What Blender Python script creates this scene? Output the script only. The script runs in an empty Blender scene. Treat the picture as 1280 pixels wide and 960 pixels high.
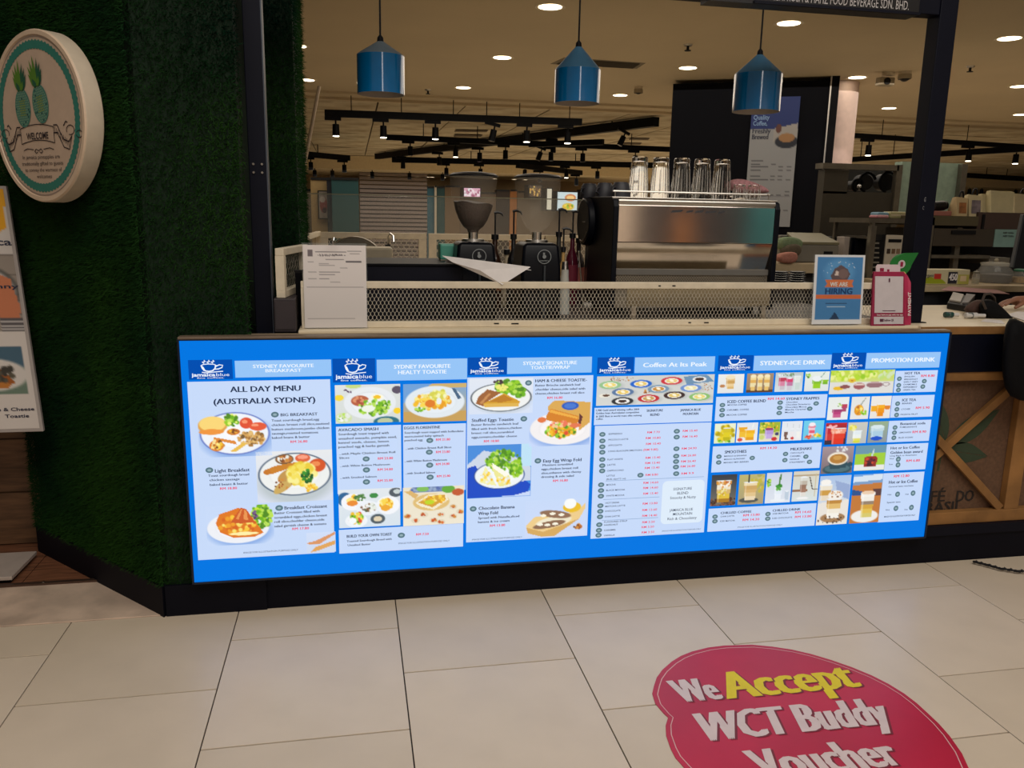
import bpy, bmesh, math, random
import numpy as np
from mathutils import Vector, Matrix
random.seed(4); RG = np.random.default_rng(7)
C = bpy.context.scene.collection
sc = bpy.context.scene

# ------------------------------------------------------------ camera (solved from the floor joints and the counter)
F_PX, PITCH, ROLL, YAW, CAM_H = 1023.37, .202051, -.018697, .194522, 1.52
def cam_axes():
    cy, sy, cp, sp = math.cos(YAW), math.sin(YAW), math.cos(PITCH), math.sin(PITCH)
    right = Vector((cy, -sy, 0)); f0 = Vector((sy, cy, 0)); up = Vector((0, 0, 1))
    fw = cp*f0 - sp*up; dn = -(sp*f0 + cp*up)
    c, s = math.cos(ROLL), math.sin(ROLL)
    return c*right + s*dn, -s*right + c*dn, fw
AX = cam_axes(); CAM = Vector((0, 0, CAM_H))
cd = bpy.data.cameras.new('camera'); cam = bpy.data.objects.new('camera', cd); C.objects.link(cam)
cd.sensor_fit = 'HORIZONTAL'; cd.sensor_width = 36; cd.lens = F_PX*36/1280; cd.clip_start = .05; cd.clip_end = 200
m = Matrix((AX[0], -AX[1], -AX[2])).transposed().to_4x4(); m.translation = CAM; cam.matrix_world = m
sc.camera = cam
# ------------------------------------------------------------ world, lights, exposure
def lin(v):
    v = v/255.; return v/12.92 if v <= .04045 else ((v+.055)/1.055)**2.4
def S(r, g, b): return (lin(r), lin(g), lin(b))
w = bpy.data.worlds.new('hall_light'); sc.world = w; w.use_nodes = True
w.node_tree.nodes['Background'].inputs[0].default_value = (1.0, .86, .68, 1)
w.node_tree.nodes['Background'].inputs[1].default_value = .115
sc.view_settings.view_transform = 'Standard'; sc.view_settings.look = 'None'
sc.view_settings.exposure = 0; sc.view_settings.gamma = 1
def area(name, loc, rot, sx, sy, power, col):
    l = bpy.data.lights.new(name, 'AREA'); l.shape = 'RECTANGLE'; l.size = sx; l.size_y = sy; l.energy = power; l.color = col
    o = bpy.data.objects.new(name, l); o.location = loc; o.rotation_euler = rot; C.objects.link(o); return o
area('atrium_skylight', (1.2, -.6, 5.2), (math.radians(14), 0, 0), 6, 3.5, 225, (1, .93, .84))
area('concourse_lamp', (.9, -3.6, 2.7), (math.radians(80), 0, 0), .4, 1.8, 14, (1, .95, .9))
area('hall_lighting', (4, 8, 2.9), (0, 0, 0), 8, 5, 150, (1, .89, .75))
area('far_hall_lighting', (6, 19, 2.5), (0, 0, 0), 14, 9, 330, (1, .90, .75))
area('opposite_wall_fill', (7, -7.5, 3.9), (math.radians(-25), 0, 0), 10, 3, 260, (1, .93, .86))  # unseen lamp added to brighten the opposite wall in the steel reflections

# pixel -> point on a vertical plane y=d, a horizontal plane z=h
def ray(px, py): return AX[0]*((px-640)/F_PX) + AX[1]*((py-480)/F_PX) + AX[2]
def PY(px, py, y): d = ray(px, py); return CAM + d*(y/d.y)
def PZ(px, py, z): d = ray(px, py); return CAM + d*((z-CAM_H)/d.z)
def PN(px, py, a, n):
    d = ray(px, py); return CAM + d*((a-CAM).dot(n)/d.dot(n))

# ------------------------------------------------------------ materials
MATS = {}
def mat(name, col, rough=.55, metal=0, emit=0, noise=0, nscale=20, trans=0, bump=0, spec=.5, alpha=1, coat=0, stretch=None, noise_col=None):
    if name in MATS: return MATS[name]
    m = bpy.data.materials.new(name); m.use_nodes = True; nt = m.node_tree; b = nt.nodes['Principled BSDF']; I = b.inputs
    I['Base Color'].default_value = (*col, 1); I['Roughness'].default_value = rough; I['Metallic'].default_value = metal
    I['Specular IOR Level'].default_value = spec
    if coat: I['Coat Weight'].default_value = coat; I['Coat Roughness'].default_value = .08
    if trans: I['Transmission Weight'].default_value = trans; I['IOR'].default_value = 1.15 if trans < 1 else 1.4
    if alpha < 1: I['Alpha'].default_value = alpha
    if emit: I['Emission Color'].default_value = (*col, 1); I['Emission Strength'].default_value = emit; I['Base Color'].default_value = (*[c*.03 for c in col], 1)
    if emit: I['Specular IOR Level'].default_value = .1
    tc = nt.nodes.new('ShaderNodeTexCoord'); mp = nt.nodes.new('ShaderNodeMapping'); nt.links.new(tc.outputs['Object'], mp.inputs[0])
    if stretch: mp.inputs['Scale'].default_value = stretch
    n = nt.nodes.new('ShaderNodeTexNoise'); n.inputs['Scale'].default_value = nscale; n.inputs['Detail'].default_value = 5
    nt.links.new(mp.outputs[0], n.inputs['Vector'])
    amt = noise if noise else (.04 if not emit else 0)
    if amt:
        mx = nt.nodes.new('ShaderNodeMix'); mx.data_type = 'RGBA'
        c2 = noise_col if noise_col else tuple(max(0, c*(1-amt)) for c in col); c1 = tuple(min(1, c*(1+amt)) for c in col)
        mx.inputs[6].default_value = (*c1, 1); mx.inputs[7].default_value = (*c2, 1)
        rp = nt.nodes.new('ShaderNodeMapRange'); rp.inputs[1].default_value = .35; rp.inputs[2].default_value = .65
        nt.links.new(n.outputs['Fac'], rp.inputs[0]); nt.links.new(rp.outputs[0], mx.inputs[0]); nt.links.new(mx.outputs[2], I['Base Color'])
    if bump:
        bp = nt.nodes.new('ShaderNodeBump'); bp.inputs['Strength'].default_value = bump; bp.inputs['Distance'].default_value = .004
        nt.links.new(n.outputs['Fac'], bp.inputs['Height']); nt.links.new(bp.outputs[0], I['Normal'])
    MATS[name] = m; return m
def printmat(name, emit=0, rough=.5):
    if name in MATS: return MATS[name]
    m = bpy.data.materials.new(name); m.use_nodes = True; nt = m.node_tree; b = nt.nodes['Principled BSDF']
    a = nt.nodes.new('ShaderNodeVertexColor'); a.layer_name = 'ink'
    b.inputs['Roughness'].default_value = rough
    if emit:
        nt.links.new(a.outputs[0], b.inputs['Emission Color']); b.inputs['Emission Strength'].default_value = emit; b.inputs['Base Color'].default_value = (.03, .03, .03, 1); b.inputs['Specular IOR Level'].default_value = .15
    else: nt.links.new(a.outputs[0], b.inputs['Base Color'])
    MATS[name] = m; return m
black = mat('black_metal', S(8, 9, 14), .5, spec=.12); navy = mat('navy_laminate', S(6, 8, 24), .55, spec=.2)
white = mat('white_paint', S(225, 212, 188), .5, noise=.06); steel = mat('brushed_steel', S(200, 195, 188), .28, 1, noise=.06, nscale=8, stretch=(1, 1, 30))
mirror = mat('polished_steel', S(236, 228, 220), .1, 1); glass = mat('clear_glass', (1, 1, 1), .02, trans=1)
thin = mat('thin_glass', (.9, .97, .95), .03, alpha=.06, spec=.4); dark = mat('dark_plastic', S(12, 13, 17), .4, spec=.3)
paper = mat('white_paper', S(222, 215, 212), .7); chrome = mat('chrome', S(230, 228, 225), .1, 1)
grey = mat('grey_plastic', S(120, 116, 106), .5); beige = mat('beige_laminate', S(205, 188, 158), .5, noise=.05)
lampm = mat('lamp_glow', (1, .86, .62), emit=7)
inkm = mat('black_ink', S(35, 33, 38), .6)

# ------------------------------------------------------------ mesh builders
class MB:
    def __init__(s): s.v = []; s.f = []
    def add(s, vs, fs):
        k = len(s.v); s.v += [tuple(v) for v in vs]; s.f += [tuple(i+k for i in f) for f in fs]; return s
    def box(s, x0, x1, y0, y1, z0, z1, M=None):
        vs = [Vector((x, y, z)) for z in (z0, z1) for y in (y0, y1) for x in (x0, x1)]
        if M: vs = [M @ v for v in vs]
        return s.add(vs, [(0, 2, 3, 1), (4, 5, 7, 6), (0, 1, 5, 4), (2, 6, 7, 3), (0, 4, 6, 2), (1, 3, 7, 5)])
    def cyl(s, a, b, r0, r1=None, n=12):
        a = Vector(a); b = Vector(b); r1 = r0 if r1 is None else r1; d = (b-a).normalized()
        u = d.orthogonal().normalized(); w = d.cross(u); vs = []
        for p, r in ((a, r0), (b, r1)):
            for i in range(n):
                t = 2*math.pi*i/n; vs.append(p + u*(r*math.cos(t)) + w*(r*math.sin(t)))
        return s.add(vs, [(i, (i+1) % n, n+(i+1) % n, n+i) for i in range(n)] + [tuple(range(n-1, -1, -1)), tuple(range(n, 2*n))])
    def lathe(s, c, prof, n=24, sx=1, sy=1):
        c = Vector(c); vs = []; k = len(prof)
        for i in range(n):
            t = 2*math.pi*i/n
            for r, z in prof: vs.append(c + Vector((r*math.cos(t)*sx, r*math.sin(t)*sy, z)))
        return s.add(vs, [(i*k+j, ((i+1) % n)*k+j, ((i+1) % n)*k+j+1, i*k+j+1) for i in range(n) for j in range(k-1)])
    def tube(s, pts, r, n=8):
        pts = [Vector(p) for p in pts]; rs = r if isinstance(r, (list, tuple)) else [r]*len(pts); vs = []
        u = None
        for i, p in enumerate(pts):
            d = (pts[min(i+1, len(pts)-1)] - pts[max(i-1, 0)]).normalized()
            u = (u - d*u.dot(d)).normalized() if u is not None else d.orthogonal().normalized(); w = d.cross(u)
            for j in range(n):
                t = 2*math.pi*j/n; vs.append(p + u*(rs[i]*math.cos(t)) + w*(rs[i]*math.sin(t)))
        m = len(pts)
        return s.add(vs, [(i*n+j, i*n+(j+1) % n, (i+1)*n+(j+1) % n, (i+1)*n+j) for i in range(m-1) for j in range(n)] + [tuple(range(n-1, -1, -1)), tuple(range((m-1)*n, m*n))])
    def slab(s, poly, t):
        """closed polygon of 3-D points given a thickness vector"""
        t = Vector(t); n = len(poly); vs = [Vector(p) for p in poly] + [Vector(p)+t for p in poly]
        return s.add(vs, [tuple(range(n)), tuple(range(2*n-1, n-1, -1))] + [(i, n+i, n+(i+1) % n, (i+1) % n) for i in range(n)])
    def sphere(s, c, r, n=10, sx=1, sy=1, sz=1):
        prof = [(max(1e-4, r*math.sin(math.pi*i/n)), -r*math.cos(math.pi*i/n)*sz) for i in range(n+1)]
        return s.lathe(c, prof, n*2, sx, sy)
    def build(s, name, m, parent=None, smooth=False, bevel=0, kind=None, label=None, sub=0):
        me = bpy.data.meshes.new(name); off = root_loc(parent)
        me.from_pydata([(v[0]-off[0], v[1]-off[1], v[2]-off[2]) for v in s.v], [], s.f); me.update()
        b = bmesh.new(); b.from_mesh(me); bmesh.ops.recalc_face_normals(b, faces=b.faces); b.to_mesh(me); b.free()
        me.materials.append(m); return link(name, me, parent, smooth, bevel, kind, label, sub)
def root_loc(p):
    if p is None: return (0, 0, 0)
    while p.parent: p = p.parent
    return p.location
def link(name, me, parent=None, smooth=False, bevel=0, kind=None, label=None, sub=0):
    o = bpy.data.objects.new(name, me); C.objects.link(o); o.parent = parent
    if smooth:
        for p in me.polygons: p.use_smooth = True
        if not sub:
            me.set_sharp_from_angle(angle=math.radians(40))
    if bevel: b = o.modifiers.new('bevel', 'BEVEL'); b.width = bevel; b.segments = 2; b.limit_method = 'ANGLE'; b.angle_limit = math.radians(40)
    if sub: b = o.modifiers.new('sub', 'SUBSURF'); b.levels = b.render_levels = sub
    if kind: o['kind'] = kind
    if label: o['label'] = label
    return o
def thing(name, label, cat, loc=(0, 0, 0), group=None):
    o = bpy.data.objects.new(name, None); o.empty_display_size = .05; C.objects.link(o); o.location = loc
    return tag(o, label, cat, group)
def tag(o, label, cat, group=None):
    o['label'] = label; o['category'] = cat
    if group: o['group'] = group
    return o
def struct(o): o['kind'] = 'structure'; return o
def copy_tree(r, loc, label, rz=None):
    c = r.copy(); C.objects.link(c); c.location = loc; c['label'] = label
    if rz is not None: c.rotation_euler.z = rz
    for ch in list(r.children):
        d = ch.copy(); C.objects.link(d); d.parent = c
        for g in list(ch.children):
            e = g.copy(); C.objects.link(e); e.parent = d
    return c
def rot(axis, deg, piv):
    piv = Vector(piv); return Matrix.Translation(piv) @ Matrix.Rotation(math.radians(deg), 4, axis) @ Matrix.Translation(-piv)
# --- lettering: real glyph outlines as thin flat print
TXT = {}
def glyphs(s, off=0.0):
    k = (s, off)
    if k in TXT: return TXT[k]
    c = bpy.data.curves.new('t', 'FONT'); c.body = s; c.resolution_u = 2; c.offset = off; c.fill_mode = 'FRONT' if hasattr(c, 'fill_mode') else c.fill_mode
    o = bpy.data.objects.new('t', c); C.objects.link(o)
    dg = bpy.context.evaluated_depsgraph_get(); me = bpy.data.meshes.new_from_object(o.evaluated_get(dg))
    vs = [(v.co.x, v.co.y) for v in me.vertices]; fs = [tuple(p.vertices) for p in me.polygons]
    bpy.data.objects.remove(o); bpy.data.curves.remove(c); bpy.data.meshes.remove(me)
    TXT[k] = (vs, fs); return TXT[k]
CAPH = max(y for x, y in glyphs('H')[0])
def put_text(mb, s, o, U, V, off=.02):
    """s spans vector U (whole width); V is the cap height vector"""
    dxs = (0,)
    if off >= .04: dxs = (-.06, -.02, .02, .06); off = 0
    elif off >= .03: dxs = (-.045, 0, .045); off = 0
    vs, fs = glyphs(s, off)
    if not vs: return
    x0 = min(v[0] for v in vs); x1 = max(v[0] for v in vs); o = Vector(o); U = Vector(U); V = Vector(V)
    sm_ = U.normalized()*V.length; nn_ = U.cross(V).normalized()*.00012
    for k, dx in enumerate(dxs): mb.add([o + U*((x-x0)/(x1-x0)) + V*(y/CAPH) + sm_*dx + nn_*k for x, y in vs], fs)
# --- painted prints: a grid of colour samples on a real flat panel
class Pic:
    def __init__(s, nx, ny, top=(255, 255, 255), bot=None):
        s.nx, s.ny = nx, ny; s.X, s.Y = np.meshgrid(np.linspace(0, 1, nx), np.linspace(0, 1, ny)); bot = bot or top
        s.a = np.array(top, float)[None, None]*(1-s.Y[..., None]) + np.array(bot, float)[None, None]*s.Y[..., None]
    def mix(s, m, c): s.a = s.a*(1-m[..., None]) + np.array(c, float)*m[..., None]; return s
    def e(s, cx, cy, rx, ry, c, rot=0, soft=.12, op=1):
        t = math.radians(rot); dx = (s.X-cx); dy = (s.Y-cy); k = s.ny/s.nx
        u = dx*math.cos(t) + dy*k*math.sin(t); v = (-dx*math.sin(t) + dy*k*math.cos(t))/k
        d = np.sqrt((u/rx)**2 + (v/ry)**2); return s.mix(np.clip((1-d)/soft + .5, 0, 1)*op, c)
    def p(s, pts, c, op=1):
        ins = np.zeros(s.X.shape, bool); n = len(pts)
        for i in range(n):
            (x1, y1), (x2, y2) = pts[i], pts[(i+1) % n]
            if y1 == y2: continue
            cr = ((s.Y >= min(y1, y2)) & (s.Y < max(y1, y2))) & (s.X < (x2-x1)*(s.Y-y1)/(y2-y1)+x1); ins ^= cr
        return s.mix(ins.astype(float)*op, c)
    def r(s, x0, y0, x1, y1, c, op=1): return s.mix(((s.X >= x0) & (s.X <= x1) & (s.Y >= y0) & (s.Y <= y1)).astype(float)*op, c)
    def s(s, *a): return s.scat(*a)
    def scat(s, cx, cy, rx, ry, n, r, cols, k=None):
        for i in range(n):
            t = random.random()*6.28; q = math.sqrt(random.random()); rr = r*random.uniform(.6, 1.3)
            s.e(cx+rx*q*math.cos(t), cy+ry*q*math.sin(t), rr, rr*s.nx/s.ny, random.choice(cols), random.uniform(0, 90), .5)
        return s
    def plate(s, cx, cy, rx, ry, rim=None, c=(240, 244, 250), sh=True):
        if sh: s.e(cx+.03, cy+.09*ry/.4, rx*1.02, ry, (120, 160, 225), 0, .35, .75)
        if rim: s.e(cx, cy, rx, ry, rim, 0, .04); rx *= .96; ry *= .95
        s.e(cx, cy, rx, ry, c, 0, .05); s.e(cx, cy, rx*.72, ry*.7, tuple(v*.95 for v in c), 0, .1); s.e(cx, cy+.01, rx*.7, ry*.67, tuple(min(255, v*1.02) for v in c), 0, .1); return s
    def glassy(s, cx, y0, y1, w, cols, rim=(235, 240, 245)):
        n = len(cols)
        for i, c in enumerate(cols):
            a = y0+(y1-y0)*i/n; b = y0+(y1-y0)*(i+1)/n; f = 1-.25*i/n; s.p([(cx-w*f, a), (cx+w*f, a), (cx+w*(f-.25/n), b), (cx-w*(f-.25/n), b)], c)
        s.r(cx-w*.75, y0, cx-w*.6, y1, (255, 255, 255), .35); s.e(cx, y0, w, .025, rim, 0, .3); return s
    def noise(s, amp): s.a = s.a + RG.normal(0, amp, s.a.shape[:2])[..., None]; return s
    def build(s, name, o, U, V, m, parent, label=None, maskf=None):
        """o = top-left corner, U = right vector, V = DOWN vector"""
        nx, ny = s.nx, s.ny; off = Vector(root_loc(parent)); o = Vector(o)-off; U = np.array(U); V = np.array(V)
        P = np.array(o)[None, None] + s.X[..., None]*U + s.Y[..., None]*V
        idx = np.arange(nx*ny).reshape(ny, nx); a = idx[:-1, :-1]; b = idx[:-1, 1:]; c = idx[1:, 1:]; d = idx[1:, :-1]
        q = np.stack([a, d, c, b], -1).reshape(-1, 4)
        if maskf is not None:
            mx = (s.X[:-1, :-1]+s.X[1:, 1:])/2; my = (s.Y[:-1, :-1]+s.Y[1:, 1:])/2; q = q[maskf(mx, my).ravel()]
        me = bpy.data.meshes.new(name); me.from_pydata(P.reshape(-1, 3).tolist(), [], q.tolist())
        v = np.clip(s.a, 0, 255)/255; v = np.where(v <= .04045, v/12.92, ((v+.055)/1.055)**2.4)
        ca = me.color_attributes.new('ink', 'FLOAT_COLOR', 'POINT'); ca.data.foreach_set('color', np.concatenate([v, np.ones(v.shape[:2]+(1,))], -1).ravel())
        me.materials.append(m); return link(name, me, parent, label=label)
pm_lit = printmat('backlit_print', 1.0); pm = printmat('paper_print')
def ordw(i): return ['first', 'second', 'third', 'fourth', 'fifth', 'sixth', 'seventh', 'eighth', 'ninth', 'tenth', 'eleventh', 'twelfth'][i]
# ============================================================ SETTING
tile_m = mat('porcelain_tile', S(222, 205, 184), .34, noise=.03, nscale=5, bump=.08)
tile_m2 = mat('porcelain_tile_warm', S(217, 200, 178), .36, noise=.035, nscale=4, bump=.08)
joint = mat('floor_grout', S(34, 28, 26), .8)
floor = struct(MB().box(-3.2, 24, -11, 27, -.06, -.006).build('floor', joint))
TX, TD, X0, Y0 = .605, .628, -1.058, 2.222    # joint pitch measured on the photograph
TX = (2.55+1.058)/6
tms = {}
for i in range(-3, 9):
    xa = X0+TX*i
    for j in range(-3, 2):
        ya = Y0 + TD*j + (.314 if i % 2 == 0 else 0)
        yb = min(ya+TD, 3.085)
        if yb-ya < .05: continue
        if i < 0 and False: continue
        key = round(yb-ya, 3), (i*7+j*3) % 2
        if key not in tms:
            o = MB().box(.002, TX-.002, .0028, yb-ya-.0028, -.02, 0).build('tile', tile_m if key[1] else tile_m2, floor, bevel=.001); tms[key] = o.data
        else: o = link('tile', tms[key], floor, bevel=.001)
        o.location = (xa, ya, 0)
struct(MB().box(-1.3, 20, 3.92, 26.5, -.02, .001).build('floor_inner', mat('pale_hall_floor', S(205, 190, 165), .35)))
# threshold, timber floor and timber wall at the left
wood_f = mat('dark_timber_floor', S(120, 78, 55), .45, noise=.35, nscale=7, stretch=(1, 12, 1))
wood_w = mat('timber_wall', S(104, 74, 50), .55, noise=.35, nscale=5, stretch=(1, 1, 9))
# joint strip hidden under these panels
tf = struct(MB().box(-3.2, -2.6, 3.43, 3.9, -.01, .004).build('trim_1', wood_f)); 
for i, (x0, x1) in enumerate([(-2.6, -1.98), (-1.98, -1.36), (-1.36, -.98)]):
    o = MB().box(x0+.002, x1-.002, 3.44, 3.9, -.01, .004).build('plank', wood_f, tf)
th = struct(MB().box(-3.2, -.72, 3.085, 3.435, -.004, .003).build('trim_2', mat('satin_steel', S(232, 206, 184), .34, .25, noise=.2, nscale=6), bevel=.002))
lip = MB().box(-3.2, -.98, 3.425, 3.445, 0, .012).build('threshold_lip', mat('dark_steel', S(90, 70, 60), .4, .6), th)
for k, x in enumerate((-2.2, -1.75, -1.27)): MB().cyl((x, 3.435, .012), (x, 3.435, .015), .006).build('screw', steel, th)
wl = struct(MB().box(-3.2, -1.36, 3.9, 3.95, 0, 3).build('wall_left', wood_w))
for k in range(12):
    MB().box(-3.2, -1.362, 3.888, 3.899, .01+k*.25, .253+k*.25).build('timber_board', wood_w, wl, bevel=.002)

# turf clad corner wall
turf_core = mat('turf_backing', S(10, 34, 16), .95); tip = mat('turf_blade', S(34, 62, 22), .9, noise=.55, nscale=1.3, noise_col=S(10, 38, 28), spec=.02)
A = Vector((-.728, 3.067, 0)); B = Vector((-1.411, 3.796, 0)); D = (B-A).normalized(); N = Vector((-.730, -.684, 0))   # N points out of the angled face
HT = 2.98
def vert_block(mb, pts, z0, z1): return mb.slab([Vector((x, y, z0)) for x, y in pts], (0, 0, z1-z0))
tw = struct(vert_block(MB(), [(A.x+.02, A.y+.03), (B.x+.02, B.y+.03), (-1.3, 4.3), (-.215, 4.3), (-.215, 3.62), (-.40, 3.62), (-.40, 3.34), (-.38, 3.1)], .1, HT).build('wall_corner', turf_core))
sk = MB(); vert_block(sk, [(A.x, A.y), (B.x, B.y), (-1.36, 3.85), (-.70, 3.13)], 0, .125); sk.box(-.72, -.35, 3.073, 3.084, 0, .125)
sk.build('skirting', mat('black_skirting', S(7, 8, 20), .6, spec=.15), tw)
def turf(name, o, U, V, n, nrm, parent, rough_edge=.02):
    nb = n; u = RG.uniform(-rough_edge/2, 1+rough_edge/2, nb); v = RG.uniform(0, 1, nb); o = np.array(o); U = np.array(U); V = np.array(V); nrm = np.array(nrm)
    base = o + u[:, None]*U + v[:, None]*V; L = RG.uniform(.012, .03, nb)[:, None]
    d = nrm*RG.uniform(.5, 1, nb)[:, None] + RG.normal(0, .45, (nb, 3)); d[:, 2] -= .25; d /= np.linalg.norm(d, axis=1)[:, None]
    sd = np.cross(d, RG.normal(0, 1, (nb, 3))); sd /= np.linalg.norm(sd, axis=1)[:, None]
    vs = np.stack([base - sd*.0018, base + sd*.0018, base + d*L], 1).reshape(-1, 3)
    me = bpy.data.meshes.new(name); me.vertices.add(len(vs)); me.vertices.foreach_set('co', vs.ravel()); me.loops.add(nb*3); me.loops.foreach_set('vertex_index', np.arange(nb*3, dtype=np.int32))
    me.polygons.add(nb); me.polygons.foreach_set('loop_start', np.arange(0, nb*3, 3, dtype=np.int32)); me.polygons.foreach_set('loop_total', np.full(nb, 3, dtype=np.int32)); me.update(); me.validate()
    me.materials.append(tip); o = link(name, me, parent, kind='stuff', label='dark green artificial grass pile'); return o
LN = (B-A).length
turf('grass_pile', (A.x, A.y+.015, .12), D*LN, (0, 0, HT-.12), 150000, N, tw)
turf('grass_pile', (A.x-.01, 3.1, .12), (.37, 0, 0), (0, 0, HT-.12), 45000, (0, -1, 0), tw)
turf('grass_pile', (-.42, 3.62, 1.0), (.205, 0, 0), (0, 0, HT-1), 22000, (0, -1, 0), tw)
turf('grass_pile', (-.215, 3.62, 1.0), (0, .68, 0), (0, 0, HT-1), 9000, (1, 0, 0), tw)

# ceiling: smooth near zone, step trim, then laid-in tiles
ceil_m = mat('painted_ceiling', S(214, 198, 168), .85, noise=.03, nscale=1)
ceil_t = mat('ceiling_tile_board', S(214, 203, 178), .9, noise=.05, nscale=2.2, noise_col=S(178, 160, 128))
ce = struct(MB().box(-3.2, 24, 3.35, 10.95, 3, 3.08).build('ceiling', ceil_m))
st = struct(MB().box(-3.2, 24, 10.9, 11.0, 2.97, 3.1).box(-3.2, 24, 11.58, 11.64, 2.985, 3.1).box(-3.2, 24, 11.0, 11.58, 3.02, 3.1).build('trim_3', ceil_m))
cf = struct(MB().box(-3.2, 24, 11.64, 27, 3.03, 3.08).build('ceiling_far', mat('ceiling_void', S(90, 76, 52), .9)))
cts = {}
for i in range(13):
    for j in range(9):
        k = random.randint(0, 2)
        if k not in cts:
            o = MB().box(.012, 1.188, .012, 1.188, 0, .02).build('ceiling_panel', ceil_t, cf); cts[k] = o.data
        else: o = link('ceiling_panel', cts[k], cf)
        o.location = (-3.2+1.2*i, 11.66+1.2*j, 3.005+.004*k)
rest = MB()
for i in range(22):
    for j in range(13):
        if i < 13 and j < 9: continue
        rest.box(-3.2+1.2*i+.006, -2+1.2*i-.006, 11.66+1.2*j, 12.85+1.2*j, 3.01, 3.03)
rest.build('ceiling_panels_far', ceil_t, cf, kind='stuff')
# far wall of the hall with its soffit
wb = struct(MB().box(-3.2, 24, 26.5, 26.6, 0, 3).build('wall_back', mat('far_wall_paint', S(170, 144, 108), .8)))
struct(MB().box(-3.2, 24, 22.6, 26.5, 2.66, 3.0).build('trim_4', mat('soffit_paint', S(226, 208, 172), .8)))
struct(MB().box(-3.3, -3.2, 3.9, 26.5, 0, 3).build('wall_side', mat('right_wall_paint', S(150, 130, 100), .8)))
struct(MB().box(23.9, 24, 8, 26.5, 0, 3).build('wall_right', mat('right_wall_paint', S(150, 130, 100), .8)))

# opposite side of the mall, seen only as reflections in steel and glass
of = struct(MB().box(-3.2, 24, -10.9, -2.6, -.006, 0).build('floor_opposite', mat('pale_hall_floor', S(205, 190, 165), .35)))
ow = struct(MB().box(-6, 20, -11.1, -11, 0, 4).build('wall_opposite', mat('opposite_wall', S(214, 196, 178), .7)))
for a, b, c_ in ((6.3, 9.0, (44, 40, 44)), (9.0, 10.4, (24, 110, 116)), (7.2, 7.6, (170, 110, 60))): MB().box(a, b, -10.99-.01*(c_[0] > 100), -10.9+.02*(c_[0] > 100), .2, 3 if c_[0] < 100 else 1.7).build('shop_panel', mat('shop_%d' % c_[0], S(*c_), .6), ow)  # unseen panels, added and coloured for the machine steel to reflect
# ============================================================ KIOSK COUNTER
ct = thing('service_counter', 'long kiosk counter with pale top, dark base plinth and printed sackcloth front', 'counter', (1.2, 3.3, 0))
oak = mat('crate_oak', S(150, 106, 58), .6, noise=.25, nscale=6, stretch=(1, 1, 1)); hess = mat('hessian_panel', S(104, 76, 56), .9, noise=.15, nscale=60, bump=.3)
MB().box(-.36, 3.95, 3.085, 3.9, 0, .13).build('plinth', mat('black_skirting', S(7, 8, 20), .6, spec=.15), ct)
MB().box(2.4, 3.95, 3.075, 3.12, .13, .175).build('base_rail', navy, ct)
MB().box(-.36, 2.5, 3.13, 3.9, .13, 1.05).build('carcass', navy, ct)
MB().box(2.5, 3.95, 3.09, 3.16, .885, 1.05).build('navy_fascia', navy, ct)
MB().box(2.2, 3.95, 3.16, 3.9, .13, .9).build('crate_body', navy, ct)
MB().box(2.0, 3.9, 3.135, 3.15, .17, .89).build('sackcloth_panel', hess, ct)
MB().box(-.6, 2.5, 3.085, 3.13, 1.03, 1.078).build('counter_trim', mat('beige_trim', S(150, 132, 108), .5), ct, bevel=.004)
wt = mat('worktop_laminate', S(226, 210, 180), .4, noise=.04, nscale=7)
MB().box(-.2, 2.45, 3.12, 3.26, 1.074, 1.088).build('counter_ledge', wt, ct, bevel=.003); MB().box(-.2, 2.40, 3.262, 4.1, 1.06, 1.0885).build('bar_top', mat('dark_bar_top', S(40, 36, 34), .5), ct)
cw = MB().box(2.40, 3.95, 3.10, 3.93, 1.058, 1.089).build('worktop', wt, ct, bevel=.003)
MB().box(2.40, 3.95, 3.095, 3.101, 1.053, 1.086).build('oak_edge', oak, ct)
def bar(mb, p, q, wdt, y0, y1):
    p = Vector((p[0], 0, p[1])); q = Vector((q[0], 0, q[1])); d = (q-p).normalized(); n = Vector((-d.z, 0, d.x))*wdt/2
    return mb.slab([Vector((v.x, y0, v.z)) for v in (p-n, q-n, q+n, p+n)], (0, y1-y0, 0))
for z0, z1 in ((.845, .897), (.175, .232)): MB().box(2.2, 3.9, 3.095, 3.135, z0, z1).build('crate_rail', oak, ct, bevel=.003)
MB().box(2.945, 3.02, 3.097, 3.135, .232, .845).build('crate_stile', oak, ct, bevel=.003)
MB().box(2.2, 2.26, 3.097, 3.135, .232, .845).build('crate_stile', oak, ct, bevel=.003)
bar(MB(), (2.25, .22), (2.98, .86), .036, 3.112, 3.135).build('crate_brace', oak, ct, bevel=.002)
bar(MB(), (2.25, .86), (2.93, .235), .036, 3.1, 3.12).build('crate_brace', oak, ct, bevel=.002)
bar(MB(), (3.02, .86), (3.6, .235), .036, 3.1, 3.12).build('crate_brace', oak, ct, bevel=.002)
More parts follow.
